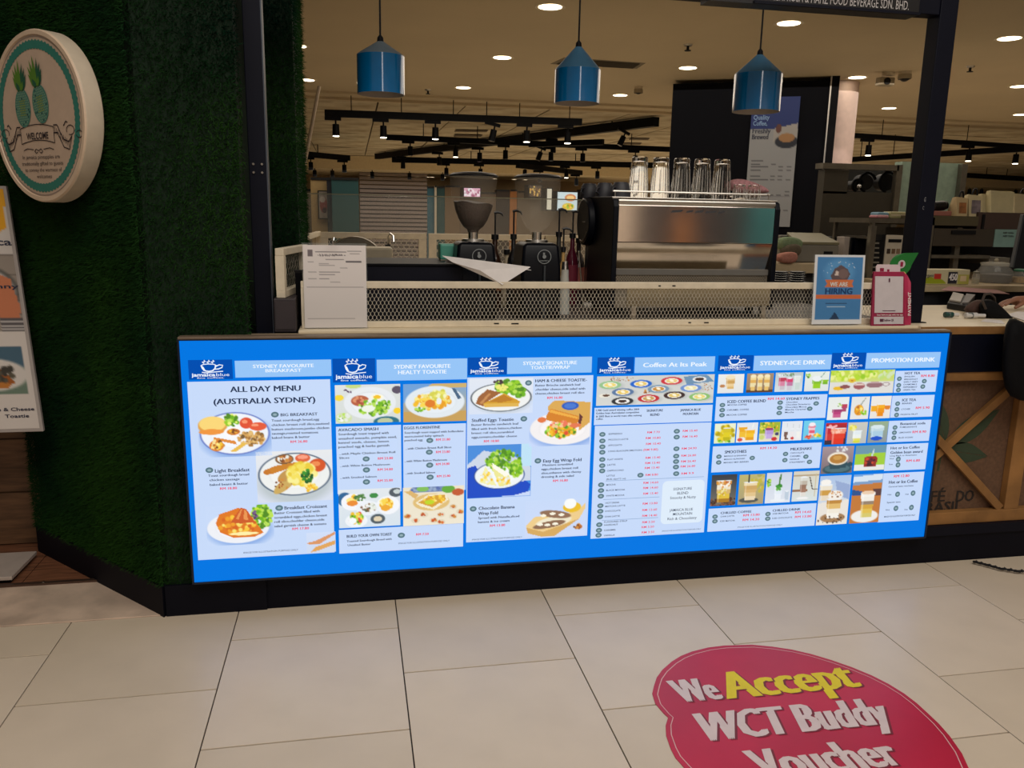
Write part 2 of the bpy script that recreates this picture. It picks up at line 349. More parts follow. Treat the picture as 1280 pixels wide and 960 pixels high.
# leaf print and stencil lettering on the sackcloth
leaf = MB()
def leafshape(mb, base, tipp, wd, y=3.134):
    b = Vector((base[0], y, base[1])); t = Vector((tipp[0], y, tipp[1])); d = t-b; n = Vector((-d.z, 0, d.x)).normalized()*wd; K = 9
    for sg in (1, -1):
        pts = [b + d*(i/K) + n*sg*math.sin(math.pi*(i/K)**.8)*.97 for i in range(K+1)]; inn = [b+d*(i/K)+n*sg*.03*(1 if i % 2 else .3) for i in range(K+1)]
        for i in range(K): mb.add([inn[i], inn[i+1], pts[i+1], pts[i]], [(0, 1, 2, 3)])
for bs, tp, wd in [((2.62, .56), (2.50, .80), .05), ((2.64, .55), (2.88, .70), .055), ((2.62, .52), (2.85, .48), .05), ((2.60, .52), (2.42, .60), .05)]: leafshape(leaf, bs, tp, wd)
bar(leaf, (2.61, .56), (2.60, .42), .010, 3.1335, 3.1345)
leaf.build('leaf_print', mat('faded_green_ink', S(58, 72, 52), .9), ct)
sten = MB()
def sten_px(s, a, b, hh, y=3.1325):
    o = PY(*a, y); e = PY(*b, y); put_text(sten, s, o, (e.x-o.x, 0, 0), (0, 0, hh), .03)
sten_px('CAFÉ', (1134, 629), (1180, 629), .052); sten_px('DO', (1195, 627), (1216, 627), .052)
sten_px('BRASIL', (1146, 641), (1201, 641), .046)
sten.build('stencil_lettering', mat('faded_black_ink', S(44, 36, 32), .9), ct)

# posts and overhead beam
lp = thing('kiosk_frame', 'dark navy steel portal frame of the kiosk, two posts and a top beam', 'frame', (1, 3.25, 1.088))
MB().box(-.362, -.300, 3.22, 3.29, 1.0505, 2.98).build('post', navy, lp, bevel=.003); MB().box(-.30, -.296, 3.222, 3.288, 1.0, 2.9).build('post_edge_trim', mat('grey_edge', S(70, 76, 88), .4), lp)
for z in (1.66, 1.69):
    for x in (-.345, -.315): MB().cyl((x, 3.222, z), (x, 3.214, z), .004).build('bolt', steel, lp)
MB().box(2.40, 2.482, 3.21, 3.29, 1.088, 2.98).build('post', navy, lp, bevel=.003)
MB().box(2.385, 2.5, 3.2, 3.3, 1.088, 1.093).build('foot_plate', black, lp)
MB().box(-.3, 2.40, 3.215, 3.285, 2.365, 2.46).build('top_beam', navy, lp, bevel=.003)
px = MB(); o = PY(1155, 252, 3.208); put_text(px, 'G', o, (.008, 0, 0), (0, 0, .018)); o = PY(1153, 262, 3.208); put_text(px, 'C', o, (.007, 0, 0), (0, 0, .014))
px.build('post_marking', mat('pale_ink', S(120, 120, 125), .6), lp)
ns = thing('name_fascia', 'black overhead name board with white company lettering between the posts', 'sign', (1.9, 3.17, 2.34))
MB().box(1.53, 2.245, 3.13, 3.212, 2.335, 2.50).build('board', mat('fascia_black', S(26, 24, 26), .4), ns, bevel=.004)
MB().box(1.53, 2.245, 3.12, 3.13, 2.335, 2.345).build('lower_lip', navy, ns)
t = MB(); put_text(t, 'DIKENDALIKAN OLEH: ROSA & HAFIZ FOOD BEVERAGE SDN. BHD.', (1.385, 3.1285, 2.352), (.81, 0, 0), (0, 0, .033), .0)
# the board is longer than the lettering that the frame of the picture shows
t.build('name_lettering', mat('white_ink', S(190, 184, 182), .6), ns)
MB().box(1.35, 1.531, 3.13, 3.212, 2.335, 2.50).build('board_extension', mat('fascia_black', S(26, 24, 26), .4), ns)

# ============================================================ MENU LIGHT BOX
YB = 3.04
bx = thing('menu_light_box', 'long glowing blue menu light box with food photos mounted on the counter front', 'light box', (.95, 3.06, .14))
c00, c10, c11, c01 = [PY(*p, YB) for p in ((223.3, 423.3), (1188, 415.8), (1154, 672), (242.7, 726.7))]
bl, br, bt, bb = -.606, 2.494, 1.068, .148
MB().box(bl-.004, br+.004, YB+.004, 3.074, bb-.006, bt+.006).build('housing', mat('box_housing', S(30, 30, 34), .4), bx)
MB().box(bl-.004, br+.004, YB-.004, 3.084, bt, bt+.012).build('top_cap', mat('brown_cap', S(118, 100, 84), .4, noise=.1), bx, bevel=.002)
for a in ((bl-.006, bl+.001, bb-.006, bt+.004), (br-.001, br+.006, bb-.006, bt+.004), (bl, br, bb-.007, bb), (bl, br, bt-.001, bt+.004)):
    MB().box(a[0], a[1], YB-.006, YB+.004, a[2], a[3]).build('edge_strip', mat('box_edge', S(40, 48, 66), .3, .5), bx)
face = mat('backlit_blue', S(0, 118, 226), .4, emit=1.0)
scr = MB().box(bl+.001, br-.001, YB, YB+.004, bb, bt-.001).build('screen', face, bx)
def em(name, c): return mat(name, S(*c), .4, emit=1.0)
m_card = em('backlit_pale_blue', (199, 218, 249)); m_cyan = em('backlit_cyan', (178, 220, 248)); m_head = em('backlit_header', (150, 196, 246)); m_logo = em('backlit_logo_blue', (0, 78, 176))
m_wh = em('backlit_white', (238, 246, 255)); m_tx = em('backlit_ink', (40, 54, 84)); m_rd = em('backlit_red', (236, 52, 84)); m_bd = em('backlit_badge', (92, 122, 134)); m_bl = em('backlit_badge_light', (150, 176, 184)); m_line = em('backlit_line', (130, 160, 200))
REG = {1: (230, 440, 6.737), 2: (240, 570, 6.737), 3: (410, 440, 6.856), 4: (415, 570, 7.111), 5: (575, 435, 7.382), 6: (575, 555, 7.382), 7: (735, 435, 7.681), 8: (735, 530, 6.4), 9: (885, 430, 7.3875), 10: (880, 550, 8.), 11: (1025, 430, 7.3875), 12: (1010, 540, 7.3875)}
def UV(r, u, v): a, b, s = REG[r]; p = PY(a+u/s, b+v/s, YB); return p.x, p.z
def rect(r, u0, v0, u1, v1):
    """edges measured at their middles"""
    um, vm = (u0+u1)/2, (v0+v1)/2; return UV(r, u0, vm)[0], UV(r, u1, vm)[0], UV(r, um, v1)[1], UV(r, um, v0)[1]
def quad(mb, R, y): mb.add([(R[0], y, R[2]), (R[1], y, R[2]), (R[1], y, R[3]), (R[0], y, R[3])], [(0, 1, 2, 3)])
class Panel:
    def __init__(s, cards, logo, head, hr):
        mb = MB()
        for c in cards: R = rect(*c[:5]); mb.box(R[0], R[1], YB-.0012, YB-.0002, R[2], R[3])
        s.o = mb.build('menu_panel', m_card, bx); s.tx = MB(); s.rd = MB(); s.bd = MB(); s.bi = MB(); s.hd = MB(); s.ln = MB()
        h = MB(); quad(h, rect(hr, *head), YB-.0014); h.build('heading_strip', m_head, s.o)
        R = rect(hr, *logo); l = MB(); quad(l, R, YB-.0014); l.build('logo_ground', m_logo, s.o)
        g = MB(); W, H = R[1]-R[0], R[3]-R[2]; P = lambda x, z: (R[0]+W*x, YB-.002, R[2]+H*z)
        def stroke(pts, wd):
            q = [Vector(P(*p)) for p in pts]; L = []
            for i, p in enumerate(q):
                d = (q[min(i+1, len(q)-1)]-q[max(i-1, 0)]).normalized(); n = Vector((-d.z, 0, d.x))*wd/2*W; L.append((p-n, p+n))
            for i in range(len(L)-1): g.add([L[i][0], L[i+1][0], L[i+1][1], L[i][1]], [(0, 1, 2, 3)])
        stroke([(.29, .72), (.32, .55), (.38, .44), (.46, .41), (.54, .44), (.60, .55), (.62, .72)], .03)
        stroke([(.28, .70), (.34, .77), (.46, .79), (.58, .77), (.64, .70)], .02); stroke([(.31, .66), (.36, .46)], .045)
        stroke([(.62, .66), (.70, .74), (.78, .71), (.76, .60), (.68, .53), (.60, .52)], .025)
        stroke([(.30, .37), (.40, .34), (.60, .38), (.78, .41)], .022)
        for x in (.36, .46, .56): stroke([(x, .82), (x-.04, .88), (x+.03, .92), (x, .98)], .028)
        put_text(g, 'jamaica', P(.06, .16), (W*.54, 0, 0), (0, 0, H*.17), .025); put_text(g, 'blue', P(.62, .16), (W*.3, 0, 0), (0, 0, H*.16), .0)
        put_text(g, 'fine coffees.', P(.18, .05), (W*.62, 0, 0), (0, 0, H*.065), .01)
        g.build('cup_logo', m_wh, s.o)
    def T(s, r, txt, u0, v, u1, h=None, b='tx', off=.03):
        a, z0, sc_ = REG[r]; h = h or 15; xl, zl = UV(r, u0, v+h/2); xr, zr = UV(r, u1, v+h/2); ztop = UV(r, (u0+u1)/2, v-h/2)[1]; zb = (zl+zr)/2
        # v is read at the middle of the line
        x_, zb = UV(r, (u0+u1)/2, v+h/2)
        put_text(getattr(s, b), txt, (xl, YB-.0026, zb), (xr-xl, 0, 0), (0, 0, ztop-zb), off)
    def B(s, r, *uv, ru=30, rv=22):
        for u, v in uv:
            x, z = UV(r, u, v); x1, z1 = UV(r, u+ru, v-rv); a, b = x1-x, (UV(r, u, v-rv)[1]-z)
            for mb, k, y in ((s.bd, 1, YB-.0022), (s.bi, .5, YB-.0026)):
                mb.add([(x+a*k*math.cos(t*math.pi/8), y, z+b*k*math.sin(t*math.pi/8)*(1 if k == 1 else .8)) for t in range(16)], [tuple(range(16))])
    def line(s, r, u0, v0, u1, v1):
        x0, za = UV(r, u0, v0); x1, zb = UV(r, u1, v1); z = (za+zb)/2; quad(s.ln, (x0, x1, z-.0009, z+.0009), YB-.002)
    def photo(s, r, u0, v0, u1, v1, pic, y=YB-.0018, name='food_photo'):
        R = rect(r, u0, v0, u1, v1); pic.build(name, (R[0], y, R[3]), (R[1]-R[0], 0, 0), (0, 0, R[2]-R[3]), pm_lit, s.o)
    def done(s):
        for mb, n, m in ((s.tx, 'lettering', m_tx), (s.rd, 'price_lettering', m_rd), (s.bd, 'number_badges', m_bd), (s.bi, 'badge_centres', m_bl), (s.hd, 'heading_lettering', m_wh), (s.ln, 'divider_lines', m_line)):
            if mb.v: mb.build(n, m, s.o, kind='stuff')
GRN = [(150, 205, 40), (110, 180, 30), (185, 225, 90), (80, 140, 30)]; YEL = [(250, 215, 80), (245, 190, 40), (255, 235, 140), (235, 160, 30)]; BRN = [(190, 110, 50), (160, 90, 40), (210, 140, 60), (120, 70, 35)]
MUS = [(215, 165, 90), (170, 120, 60), (230, 190, 120), (120, 90, 50)]; RED = [(225, 80, 50), (240, 110, 80), (200, 50, 40)]; WHT = [(245, 245, 240), (230, 235, 225)]
CB = (199, 218, 249)
# panel 1 -----------------------------------------------------
p = Panel([(1, 72, 240, 1250, 1721)], (38, 65, 410, 230), (430, 68, 1240, 208), 1)
q = Pic(96, 62, CB, CB).plate(.5, .5, .48, .46, (90, 110, 190)); q.e(.2, .32, .2, .19, (225, 160, 70)).e(.2, .28, .18, .16, (250, 215, 120)); q.e(.18, .45, .17, .06, (240, 150, 60))
q.scat(.46, .2, .09, .14, 40, .022, GRN+[(240, 245, 120)]); q.e(.66, .28, .09, .12, (225, 80, 50)).e(.64, .25, .04, .04, (250, 150, 110)).e(.82, .36, .12, .09, (230, 90, 55)).e(.78, .33, .05, .03, (250, 160, 120))
q.e(.48, .48, .13, .13, (250, 250, 252)).e(.48, .46, .09, .07, (220, 130, 40)).scat(.48, .46, .07, .05, 14, .018, YEL+BRN); q.scat(.72, .62, .18, .15, 90, .022, MUS)
q.p([(.2, .56), (.5, .66), (.52, .74), (.2, .62)], (225, 140, 60)).p([(.42, .88), (.6, .7), (.66, .73), (.5, .9)], (235, 190, 80)).e(.24, .75, .1, .12, (225, 130, 40)).p([(.2, .62), (.24, .62), (.2, .82), (.16, .8)], (250, 225, 150)).scat(.27, .76, .07, .1, 20, .02, YEL+BRN)
p.photo(1, 120, 490, 735, 880, q)
q = Pic(96, 66, (232, 234, 236), (214, 222, 238)); q.e(.5, .62, .5, .42, (190, 200, 205), 0, .3).plate(.5, .46, .48, .42, (60, 80, 105), (238, 240, 238), False)
q.e(.37, .16, .12, .1, (120, 90, 60)).e(.37, .16, .1, .07, (195, 120, 60)).scat(.37, .15, .08, .05, 20, .02, BRN+WHT); q.e(.61, .15, .1, .08, (225, 100, 60)).e(.61, .13, .07, .04, (250, 160, 130)).e(.8, .3, .11, .13, (215, 85, 35)).e(.78, .27, .06, .05, (240, 140, 80))
q.p([(.1, .36), (.25, .28), (.62, .2), (.68, .3), (.5, .31), (.2, .44), (.12, .44)], (205, 130, 40)).e(.14, .4, .05, .05, (200, 120, 40)).e(.37, .65, .19, .1, (205, 170, 95), -38).e(.4, .47, .14, .1, (195, 150, 80), -30).scat(.35, .64, .12, .12, 16, .012, BRN)
q.scat(.6, .48, .18, .22, 120, .035, [(245, 225, 95), (235, 205, 60), (250, 240, 150)]).scat(.7, .72, .09, .08, 24, .02, YEL).scat(.66, .5, .07, .13, 50, .018, [(40, 120, 40), (60, 150, 50), (20, 90, 40)])
p.photo(1, 612, 830, 1252, 1258, q)
q = Pic(92, 58, CB, CB).plate(.47, .56, .46, .4, None, (238, 240, 246)); q.scat(.82, .3, .16, .3, 110, .03, GRN+[(200, 230, 60)]).scat(.72, .25, .04, .1, 12, .02, [(120, 90, 140), (90, 60, 110)])
q.p([(.14, .42), (.2, .2), (.48, .06), (.58, .12), (.7, .36), (.84, .72), (.7, .82), (.4, .82), (.2, .66)], (225, 120, 30)).scat(.45, .5, .27, .26, 70, .03, [(250, 200, 60), (240, 160, 40), (250, 225, 110), (215, 100, 25)]); q.p([(.36, .42), (.52, .06), (.6, .1), (.72, .44), (.5, .46)], (205, 90, 35)).p([(.44, .34), (.52, .1), (.54, .1), (.48, .36)], (235, 150, 80)).p([(.55, .36), (.57, .12), (.6, .14), (.62, .38)], (235, 150, 80)).e(.55, .72, .22, .04, (255, 240, 170))
p.photo(2, 120, 415, 690, 745, q)
q = Pic(36, 26, (208, 222, 248), (205, 218, 240)).p([(0, .5), (.3, .42), (1, 0), (1, .12), (.45, .58), (.1, .6)], (220, 150, 100)).p([(.1, .98), (.3, .72), (1, .42), (1, .62), (.4, .9)], (225, 165, 90)); p.photo(2, 965, 640, 1210, 810, q, name='cutlery_photo')
for r, t_, a, b, c, h in [(1, 'ALL DAY MENU', 392, 308, 982, 46), (1, '(AUSTRALIA SYDNEY)', 252, 408, 1105, 46), (1, 'BIG BREAKFAST', 815, 524, 1125, 24)]: p.T(r, t_, a, b, c, h, off=.045 if h > 30 else .03)
for i, (t_, e_) in enumerate([('Toast sourdough bread,egg', 1138), ('chicken breast roll slice,sauteed', 1222), ('button mushroom,jumbo chicken', 1222), ('sausage,roasted tomatoes', 1130), ('baked beans & butter', 1060)]): p.T(1, t_, 738+i, 570+i*36.5, e_, 19)
p.T(2, 'Light Breakfast', 195, 118, 487, 28); p.T(2, 'Breakfast Croissant', 780, 427, 1138, 26)
for i, (t_, a, e_) in enumerate([('Toast sourdough bread', 138, 482), ('chicken sausage', 150, 402), ('baked beans & butter', 152, 474)]): p.T(2, t_, a, 158+i*38, e_, 19)
for i, (t_, e_) in enumerate([('Butter Croissant filled with', 1075), ('scrambled eggs,chicken breast', 1138), ('roll slice,cheddar cheese,side', 1115), ('salad garnish cheese & tomato', 1132)]): p.T(2, t_, 694, 470+i*36, e_, 19)
p.T(2, 'IMAGE FOR ILLUSTRATION PURPOSE ONLY', 434, 800, 895, 14, off=0)
p.T(1, 'RM 26.80', 898, 752, 1040, 20, 'rd'); p.T(2, 'RM 18.80', 238, 270, 380, 20, 'rd'); p.T(2, 'RM 17.80', 846, 608, 985, 20, 'rd')
p.B(1, (766, 526), ru=32, rv=24); p.B(2, (147, 118), (735, 436), ru=32, rv=24)
p.T(1, 'SYDNEY FAVOURITE', 582, 116, 1092, 28, 'hd', .035); p.T(1, 'BREAKFAST', 688, 154, 990, 26, 'hd', .035); p.done()
# panel 2 -----------------------------------------------------
p = Panel([(3, 75, 632, 628, 1205), (3, 645, 618, 1180, 1192), (4, 62, 628, 1165, 835)], (40, 55, 405, 258), (418, 60, 1192, 240), 3)
q = Pic(82, 50, (222, 226, 224), (214, 220, 216)).e(.28, .03, .12, .06, (200, 220, 130)).e(.06, .33, .07, .08, (245, 215, 60)).plate(.53, .48, .4, .42, None, (232, 236, 240), False).e(.95, .15, .08, .1, (90, 80, 100))
q.e(.38, .42, .14, .14, (185, 95, 65)).scat(.38, .4, .1, .08, 16, .025, [(225, 150, 110), (170, 80, 60)]).e(.64, .33, .1, .08, (250, 248, 225)).e(.64, .33, .06, .05, (245, 195, 40)).scat(.58, .6, .24, .2, 100, .025, GRN+WHT[:1]).e(.5, .63, .1, .09, (240, 245, 230)).scat(.75, .5, .1, .08, 20, .02, GRN)
q.e(.12, .86, .13, .14, (210, 225, 170)).scat(.12, .84, .09, .09, 20, .02, GRN+WHT).e(.78, .98, .2, .14, (40, 110, 130)).e(.76, .97, .12, .09, (190, 200, 160)).e(.95, .7, .06, .08, (250, 210, 40)).scat(.2, .15, .06, .05, 8, .012, [(80, 50, 90)]); p.photo(3, 62, 278, 620, 606, q)
q = Pic(80, 50, (120, 165, 215), (205, 170, 110)).r(.4, 0, 1, .12, (205, 175, 110)).r(0, .72, 1, 1, (200, 160, 90)).p([(0, 0), (.45, 0), (0, .5)], (110, 160, 215)).plate(.5, .48, .47, .42, None, (226, 234, 240), False)
q.scat(.45, .46, .28, .2, 120, .03, YEL+[(240, 225, 130)]).scat(.55, .3, .12, .14, 40, .03, [(235, 230, 110), (215, 210, 80), (245, 245, 190)]).e(.42, .52, .08, .1, (225, 125, 40)).e(.56, .46, .04, .09, (235, 240, 240)).scat(.26, .66, .08, .05, 20, .018, GRN).p([(.77, .14), (.82, .14), (.92, .4), (.86, .42)], (70, 100, 130)); p.photo(3, 645, 270, 1186, 596, q)
q = Pic(78, 48, (226, 232, 236), (214, 226, 236)).e(.1, .25, .12, .18, (40, 100, 150)).e(.23, .33, .19, .22, (245, 246, 250), 0, .05).scat(.22, .26, .07, .12, 24, .025, YEL).scat(.35, .22, .09, .09, 30, .016, [(70, 120, 60), (90, 140, 70)]).e(.22, .36, .09, .07, (235, 140, 50)).e(.57, .18, .07, .07, (60, 140, 70)).e(.93, .12, .11, .12, (80, 90, 100)).e(.95, .1, .06, .06, (200, 210, 210))
q.e(.8, .45, .19, .24, (244, 246, 250), 0, .05).scat(.77, .42, .1, .13, 50, .025, YEL).e(.76, .52, .08, .08, (240, 170, 50)).e(.47, .5, .19, .19, (238, 242, 248), 0, .05).scat(.48, .47, .12, .13, 30, .024, [(90, 100, 70), (130, 90, 60)]+WHT*2).e(.28, .82, .18, .18, (240, 244, 248), 0, .05).scat(.28, .76, .12, .14, 44, .025, GRN+YEL[:2]+RED[:1]).e(.22, .82, .06, .08, (245, 250, 250)).e(.63, .8, .12, .13, (80, 92, 100)).e(.63, .8, .07, .07, (225, 210, 180)); p.photo(4, 60, 290, 606, 628, q)
q = Pic(76, 48, (236, 226, 200), (238, 230, 210)).r(.15, 0, .7, .14, (120, 140, 180)).scat(.4, .06, .3, .05, 20, .02, [(90, 110, 170), (150, 170, 200)]).e(.32, .05, .1, .07, (130, 190, 90)).e(.74, .08, .11, .1, (100, 170, 60)).e(.9, .17, .1, .09, (195, 90, 50)).p([(.02, .1), (.12, .08), (.25, .2), (.2, .3)], (220, 180, 110)).e(.46, .4, .3, .22, (225, 190, 120), 0, .06).p([(.2, .4), (.42, .2), (.7, .2), (.74, .36), (.5, .6), (.28, .5)], (245, 235, 205)).p([(.24, .4), (.44, .24), (.68, .22), (.7, .34), (.48, .54)], (215, 160, 50)).scat(.52, .34, .18, .1, 24, .02, YEL).e(.43, .4, .08, .06, (190, 215, 40))
for a in ((.82, .55), (.62, .74), (.34, .72), (.82, .8), (.5, .88), (.62, .93), (.07, .74), (.94, .68), (.2, .86)): q.e(*a, .07, .07, (225, 215, 190)).scat(*a, .04, .03, 8, .018, [(225, 100, 40), (210, 140, 60), (190, 80, 40)])
p.photo(4, 632, 270, 1172, 610, q)
p.T(3, 'AVACADO SMASH', 88, 662, 430, 24); p.T(3, 'EGGS FLORENTINE', 655, 646, 960, 22)
for i, (t_, e_) in enumerate([('Sourdough toast topped with', 520), ('smashed avacado, pumpkin seed,', 588), ('kennel seeds, cheese, lemon', 520), ('poached egg & herbs garnish', 524)]): p.T(3, t_, 90, 697+i*36, e_, 19)
for i, (t_, e_) in enumerate([('Sourdough toast topped with hollandaise', 1160), ('sauce,sauted baby spinach', 990), ('poached egg', 810)]): p.T(3, t_, 656, 683+i*35, e_, 17)
for t_, a, b, c in [('...with Maple Chicken Breast Roll', 96, 864, 576), ('Slices', 96, 905, 182), ('...with Chicken Breast Roll Slices', 664, 820, 1056), ('...with White Button Mushroom', 656, 928, 1018)]: p.T(3, t_, a, b, c, 17)
for t_, a, b, c in [('...with White Button Mushroom', 70, 80, 514), ('...with Smoked Salmon', 72, 186, 396), ('...with Smoked Salmon', 650, 148, 916), ('Toasted Sourdough Bread with', 132, 745, 530), ('Unsalted Butter', 140, 785, 344)]: p.T(4, t_, a, b, c, 17)
p.T(4, 'BUILD YOUR OWN TOAST', 132, 702, 532, 24); p.T(4, 'IMAGE FOR ILLUSTRATION PURPOSE ONLY', 590, 762, 1045, 14, off=0)
for r, t_, a, b, c in [(3, 'RM 21.80', 926, 748, 1046), (3, 'RM 23.80', 926, 854, 1044), (3, 'RM 23.80', 428, 909, 556), (4, 'RM 24.80', 406, 117, 540), (4, 'RM 25.80', 406, 215, 540), (4, 'RM 24.80', 924, 69, 1044), (4, 'RM 25.80', 932, 176, 1050), (4, 'RM 7.50', 748, 692, 858)]: p.T(r, t_, a, b, c, 20, 'rd')
p.B(3, (872, 757), (868, 857), (327, 915)); p.B(4, (306, 122), (306, 229), (868, 80), (872, 187), (616, 703), ru=32, rv=24)
p.T(3, 'SYDNEY FAVOURITE', 566, 122, 1048, 32, 'hd', .035); p.T(3, 'HEALTY TOASTIE', 602, 170, 1014, 32, 'hd', .035); p.done()
# panel 3 -----------------------------------------------------
p = Panel([(5, 62, 262, 1200, 1760)], (72, 85, 432, 248), (435, 85, 1215, 232), 5)
q = Pic(84, 50, (226, 232, 242), (216, 226, 244)).e(.52, .6, .48, .4, (200, 210, 222), 0, .2).plate(.5, .54, .48, .4, (50, 60, 70), (240, 242, 240), False); q.scat(.6, .24, .2, .2, 110, .03, GRN).scat(.78, .38, .1, .14, 40, .03, GRN).scat(.45, .1, .06, .05, 12, .02, [(70, 50, 60)]).scat(.5, .26, .1, .08, 20, .02, [(240, 235, 120)])
q.p([(.1, .7), (.14, .5), (.28, .3), (.5, .4), (.3, .62), (.22, .78)], (160, 100, 55)).p([(.16, .68), (.3, .42), (.34, .42), (.2, .72)], (200, 140, 85)).p([(.22, .7), (.54, .42), (.8, .66), (.78, .74), (.5, .76)], (215, 160, 45)).p([(.3, .66), (.54, .46), (.7, .62), (.5, .68)], (190, 125, 35)).p([(.22, .7), (.78, .7), (.78, .8), (.24, .8)], (225, 180, 80)); p.photo(5, 85, 280, 672, 605, q)
q = Pic(84, 62, CB, (200, 216, 250)).plate(.55, .62, .54, .36, None, (244, 240, 240)); q.p([(.3, .12), (.4, 0), (1, .06), (1, .5), (.82, .68), (.78, .35), (.3, .22)], (220, 170, 85)).p([(.82, .3), (.87, .38), (.84, .56), (.8, .5)], (100, 50, 50)).e(.66, .13, .14, .09, (40, 90, 190)).e(.66, .13, .1, .06, (70, 120, 210))
q.p([(.28, .3), (.34, .18), (.8, .36), (.8, .5), (.7, .58), (.26, .42)], (215, 130, 40)).p([(.34, .2), (.8, .38), (.78, .42), (.32, .26)], (240, 175, 70)).scat(.52, .66, .25, .14, 120, .03, GRN+YEL+RED[:1]).e(.75, .56, .1, .05, (230, 120, 80)).e(.2, .42, .07, .06, (230, 120, 70)).scat(.48, .52, .2, .06, 20, .025, [(240, 120, 90), (250, 200, 150)]); p.photo(5, 640, 480, 1200, 900, q)
q = Pic(84, 66, (60, 140, 225), (60, 140, 225)).r(0, 0, .84, .32, (70, 140, 220)).p([(0, .36), (.25, .1), (.8, .26), (1, .45), (1, .7), (0, .8)], (205, 215, 232)).p([(0, .42), (.12, .38), (.4, .8), (.92, .7), (1, .78), (.95, .92), (.7, .98), (0, 1)], (10, 72, 196)).r(.84, 0, 1, .42, (190, 226, 246)).p([(0, 1), (.72, .98), (1, .9), (1, 1)], (200, 216, 248))
q.plate(.5, .58, .4, .26, (40, 70, 140), (240, 244, 246), False).scat(.56, .32, .28, .2, 130, .028, GRN).scat(.76, .5, .09, .12, 40, .028, GRN).p([(.18, .7), (.28, .4), (.46, .78)], (245, 240, 170)).p([(.36, .36), (.66, .6), (.68, .76), (.5, .8)], (238, 232, 150)).p([(.38, .34), (.66, .56), (.6, .62), (.4, .44)], (252, 250, 235)).scat(.3, .62, .09, .12, 30, .02, YEL[:3]+WHT).scat(.56, .68, .1, .08, 30, .02, YEL[:3]+WHT); p.photo(6, 68, 5, 655, 490, q)
q = Pic(84, 50, CB, (205, 218, 248)).p([(.02, .68), (.15, .45), (.85, .35), (1, .12), (1, .25), (.9, .55), (.5, .98), (.3, 1), (.05, .88)], (238, 205, 140)).p([(.02, .72), (.3, .86), (.9, .55), (.5, .98), (.3, 1), (.05, .88)], (215, 170, 95)).e(.77, .23, .15, .14, (235, 190, 40), 0, .1).e(.74, .13, .1, .14, (248, 250, 248)).e(.47, .6, .3, .14, (240, 232, 205), -8).e(.4, .67, .27, .09, (140, 105, 80), -8).e(.5, .4, .26, .1, (145, 110, 85), 8)
for a in ((.25, .66), (.37, .68), (.5, .66), (.3, .42), (.45, .38), (.6, .42)): q.e(*a, .05, .035, (250, 245, 225))
q.scat(.88, .76, .09, .05, 12, .025, BRN); p.photo(6, 600, 510, 1155, 850, q)
p.T(5, 'HAM & CHEESE TOASTIE-', 694, 297, 1168, 26); p.T(5, 'Stuffed Eggs Toastie', 108, 661, 494, 28)
for i, (t_, e_) in enumerate([('Butter Brioche sandwich loaf', 1110), (',cheddar cheese,side salad with', 1152), ('cheese,chicken breast roll slice', 1145)]): p.T(5, t_, 694, 340+i*37, e_, 19)
for i, (t_, e_) in enumerate([('Butter Brioche sandwich loaf', 538), ('filled with fresh lettuce,chicken', 568), ('breast roll slice,scrambled', 494), ('eggs,tomato,cheddar cheese', 524)]): p.T(5, t_, 106, 702+i*38, e_, 19)
p.T(6, 'Easy Egg Wrap Fold', 766, 148, 1118, 28); p.T(6, 'Chocolate Banana', 172, 584, 502, 28); p.T(6, 'Wrap Fold', 168, 635, 348, 28)
for i, (t_, a, e_) in enumerate([('Moisture scrambled', 762, 1038), ('eggs,chicken breast roll', 750, 1086), ('slice,enhance with cheesy', 750, 1116), ('dressing & side salad', 748, 1048)]): p.T(6, t_, a, 188+i*36, e_, 19)
p.T(6, 'Spread with Nutella,sliced', 168, 672, 545, 19); p.T(6, 'banana & ice cream', 166, 711, 454, 19); p.T(6, 'IMAGE FOR ILLUSTRATION PURPOSE ONLY', 110, 868, 572, 14, off=0)
for r, a, b, c, t_ in [(5, 804, 457, 944, 'RM 16.80'), (5, 220, 857, 358, 'RM 18.80'), (6, 858, 335, 992, 'RM 16.80'), (6, 276, 748, 414, 'RM 13.80')]: p.T(r, t_, a, b, c, 21, 'rd')
p.B(5, (631, 321), (588, 652), ru=32, rv=25); p.B(6, (718, 154), (121, 597), ru=32, rv=25)
p.T(5, 'SYDNEY SIGNATURE', 582, 136, 1076, 32, 'hd', .035); p.T(5, 'TOASTIE/WRAP', 652, 177, 1010, 30, 'hd', .035); p.done()
# panel 4 -----------------------------------------------------
p = Panel([(7, 60, 560, 1190, 722), (8, 38, 2, 955, 890)], (88, 88, 438, 248), (448, 85, 1215, 232), 7)
q = Pic(160, 42, (206, 208, 204), (212, 214, 210)).p([(.73, .06), (.93, 0), (1, .25), (.76, .34)], (110, 145, 175)).scat(.2, .08, .1, .12, 30, .004, BRN).scat(.93, .45, .06, .14, 24, .004, BRN).scat(.42, .55, .03, .06, 8, .008, BRN)
for x, y, cc, ic in [(.11, .3, (150, 195, 140), (240, 215, 120)), (.37, .28, (30, 100, 200), (235, 200, 110)), (.63, .2, (205, 50, 60), (235, 205, 130)), (.52, .47, (120, 150, 175), (200, 140, 60)), (.22, .55, (90, 120, 160), (235, 200, 100)), (.8, .46, (110, 145, 205), (235, 225, 170)), (.66, .7, (60, 40, 40), (225, 195, 110)), (.44, .79, (195, 45, 50), (200, 160, 90)), (.22, .86, (40, 45, 50), (240, 238, 235)), (.88, .77, (140, 190, 110), (235, 215, 120))]:
    q.e(x+.02, y+.03, .1, .14, (185, 190, 188), 0, .3, .7).e(x, y, .092, .135, cc, 0, .08).e(x, y, .06, .09, (246, 244, 238), 0, .1).e(x, y, .05, .072, ic, 0, .1).e(x, y-.01, .02, .04, (252, 246, 220), 20, .5)
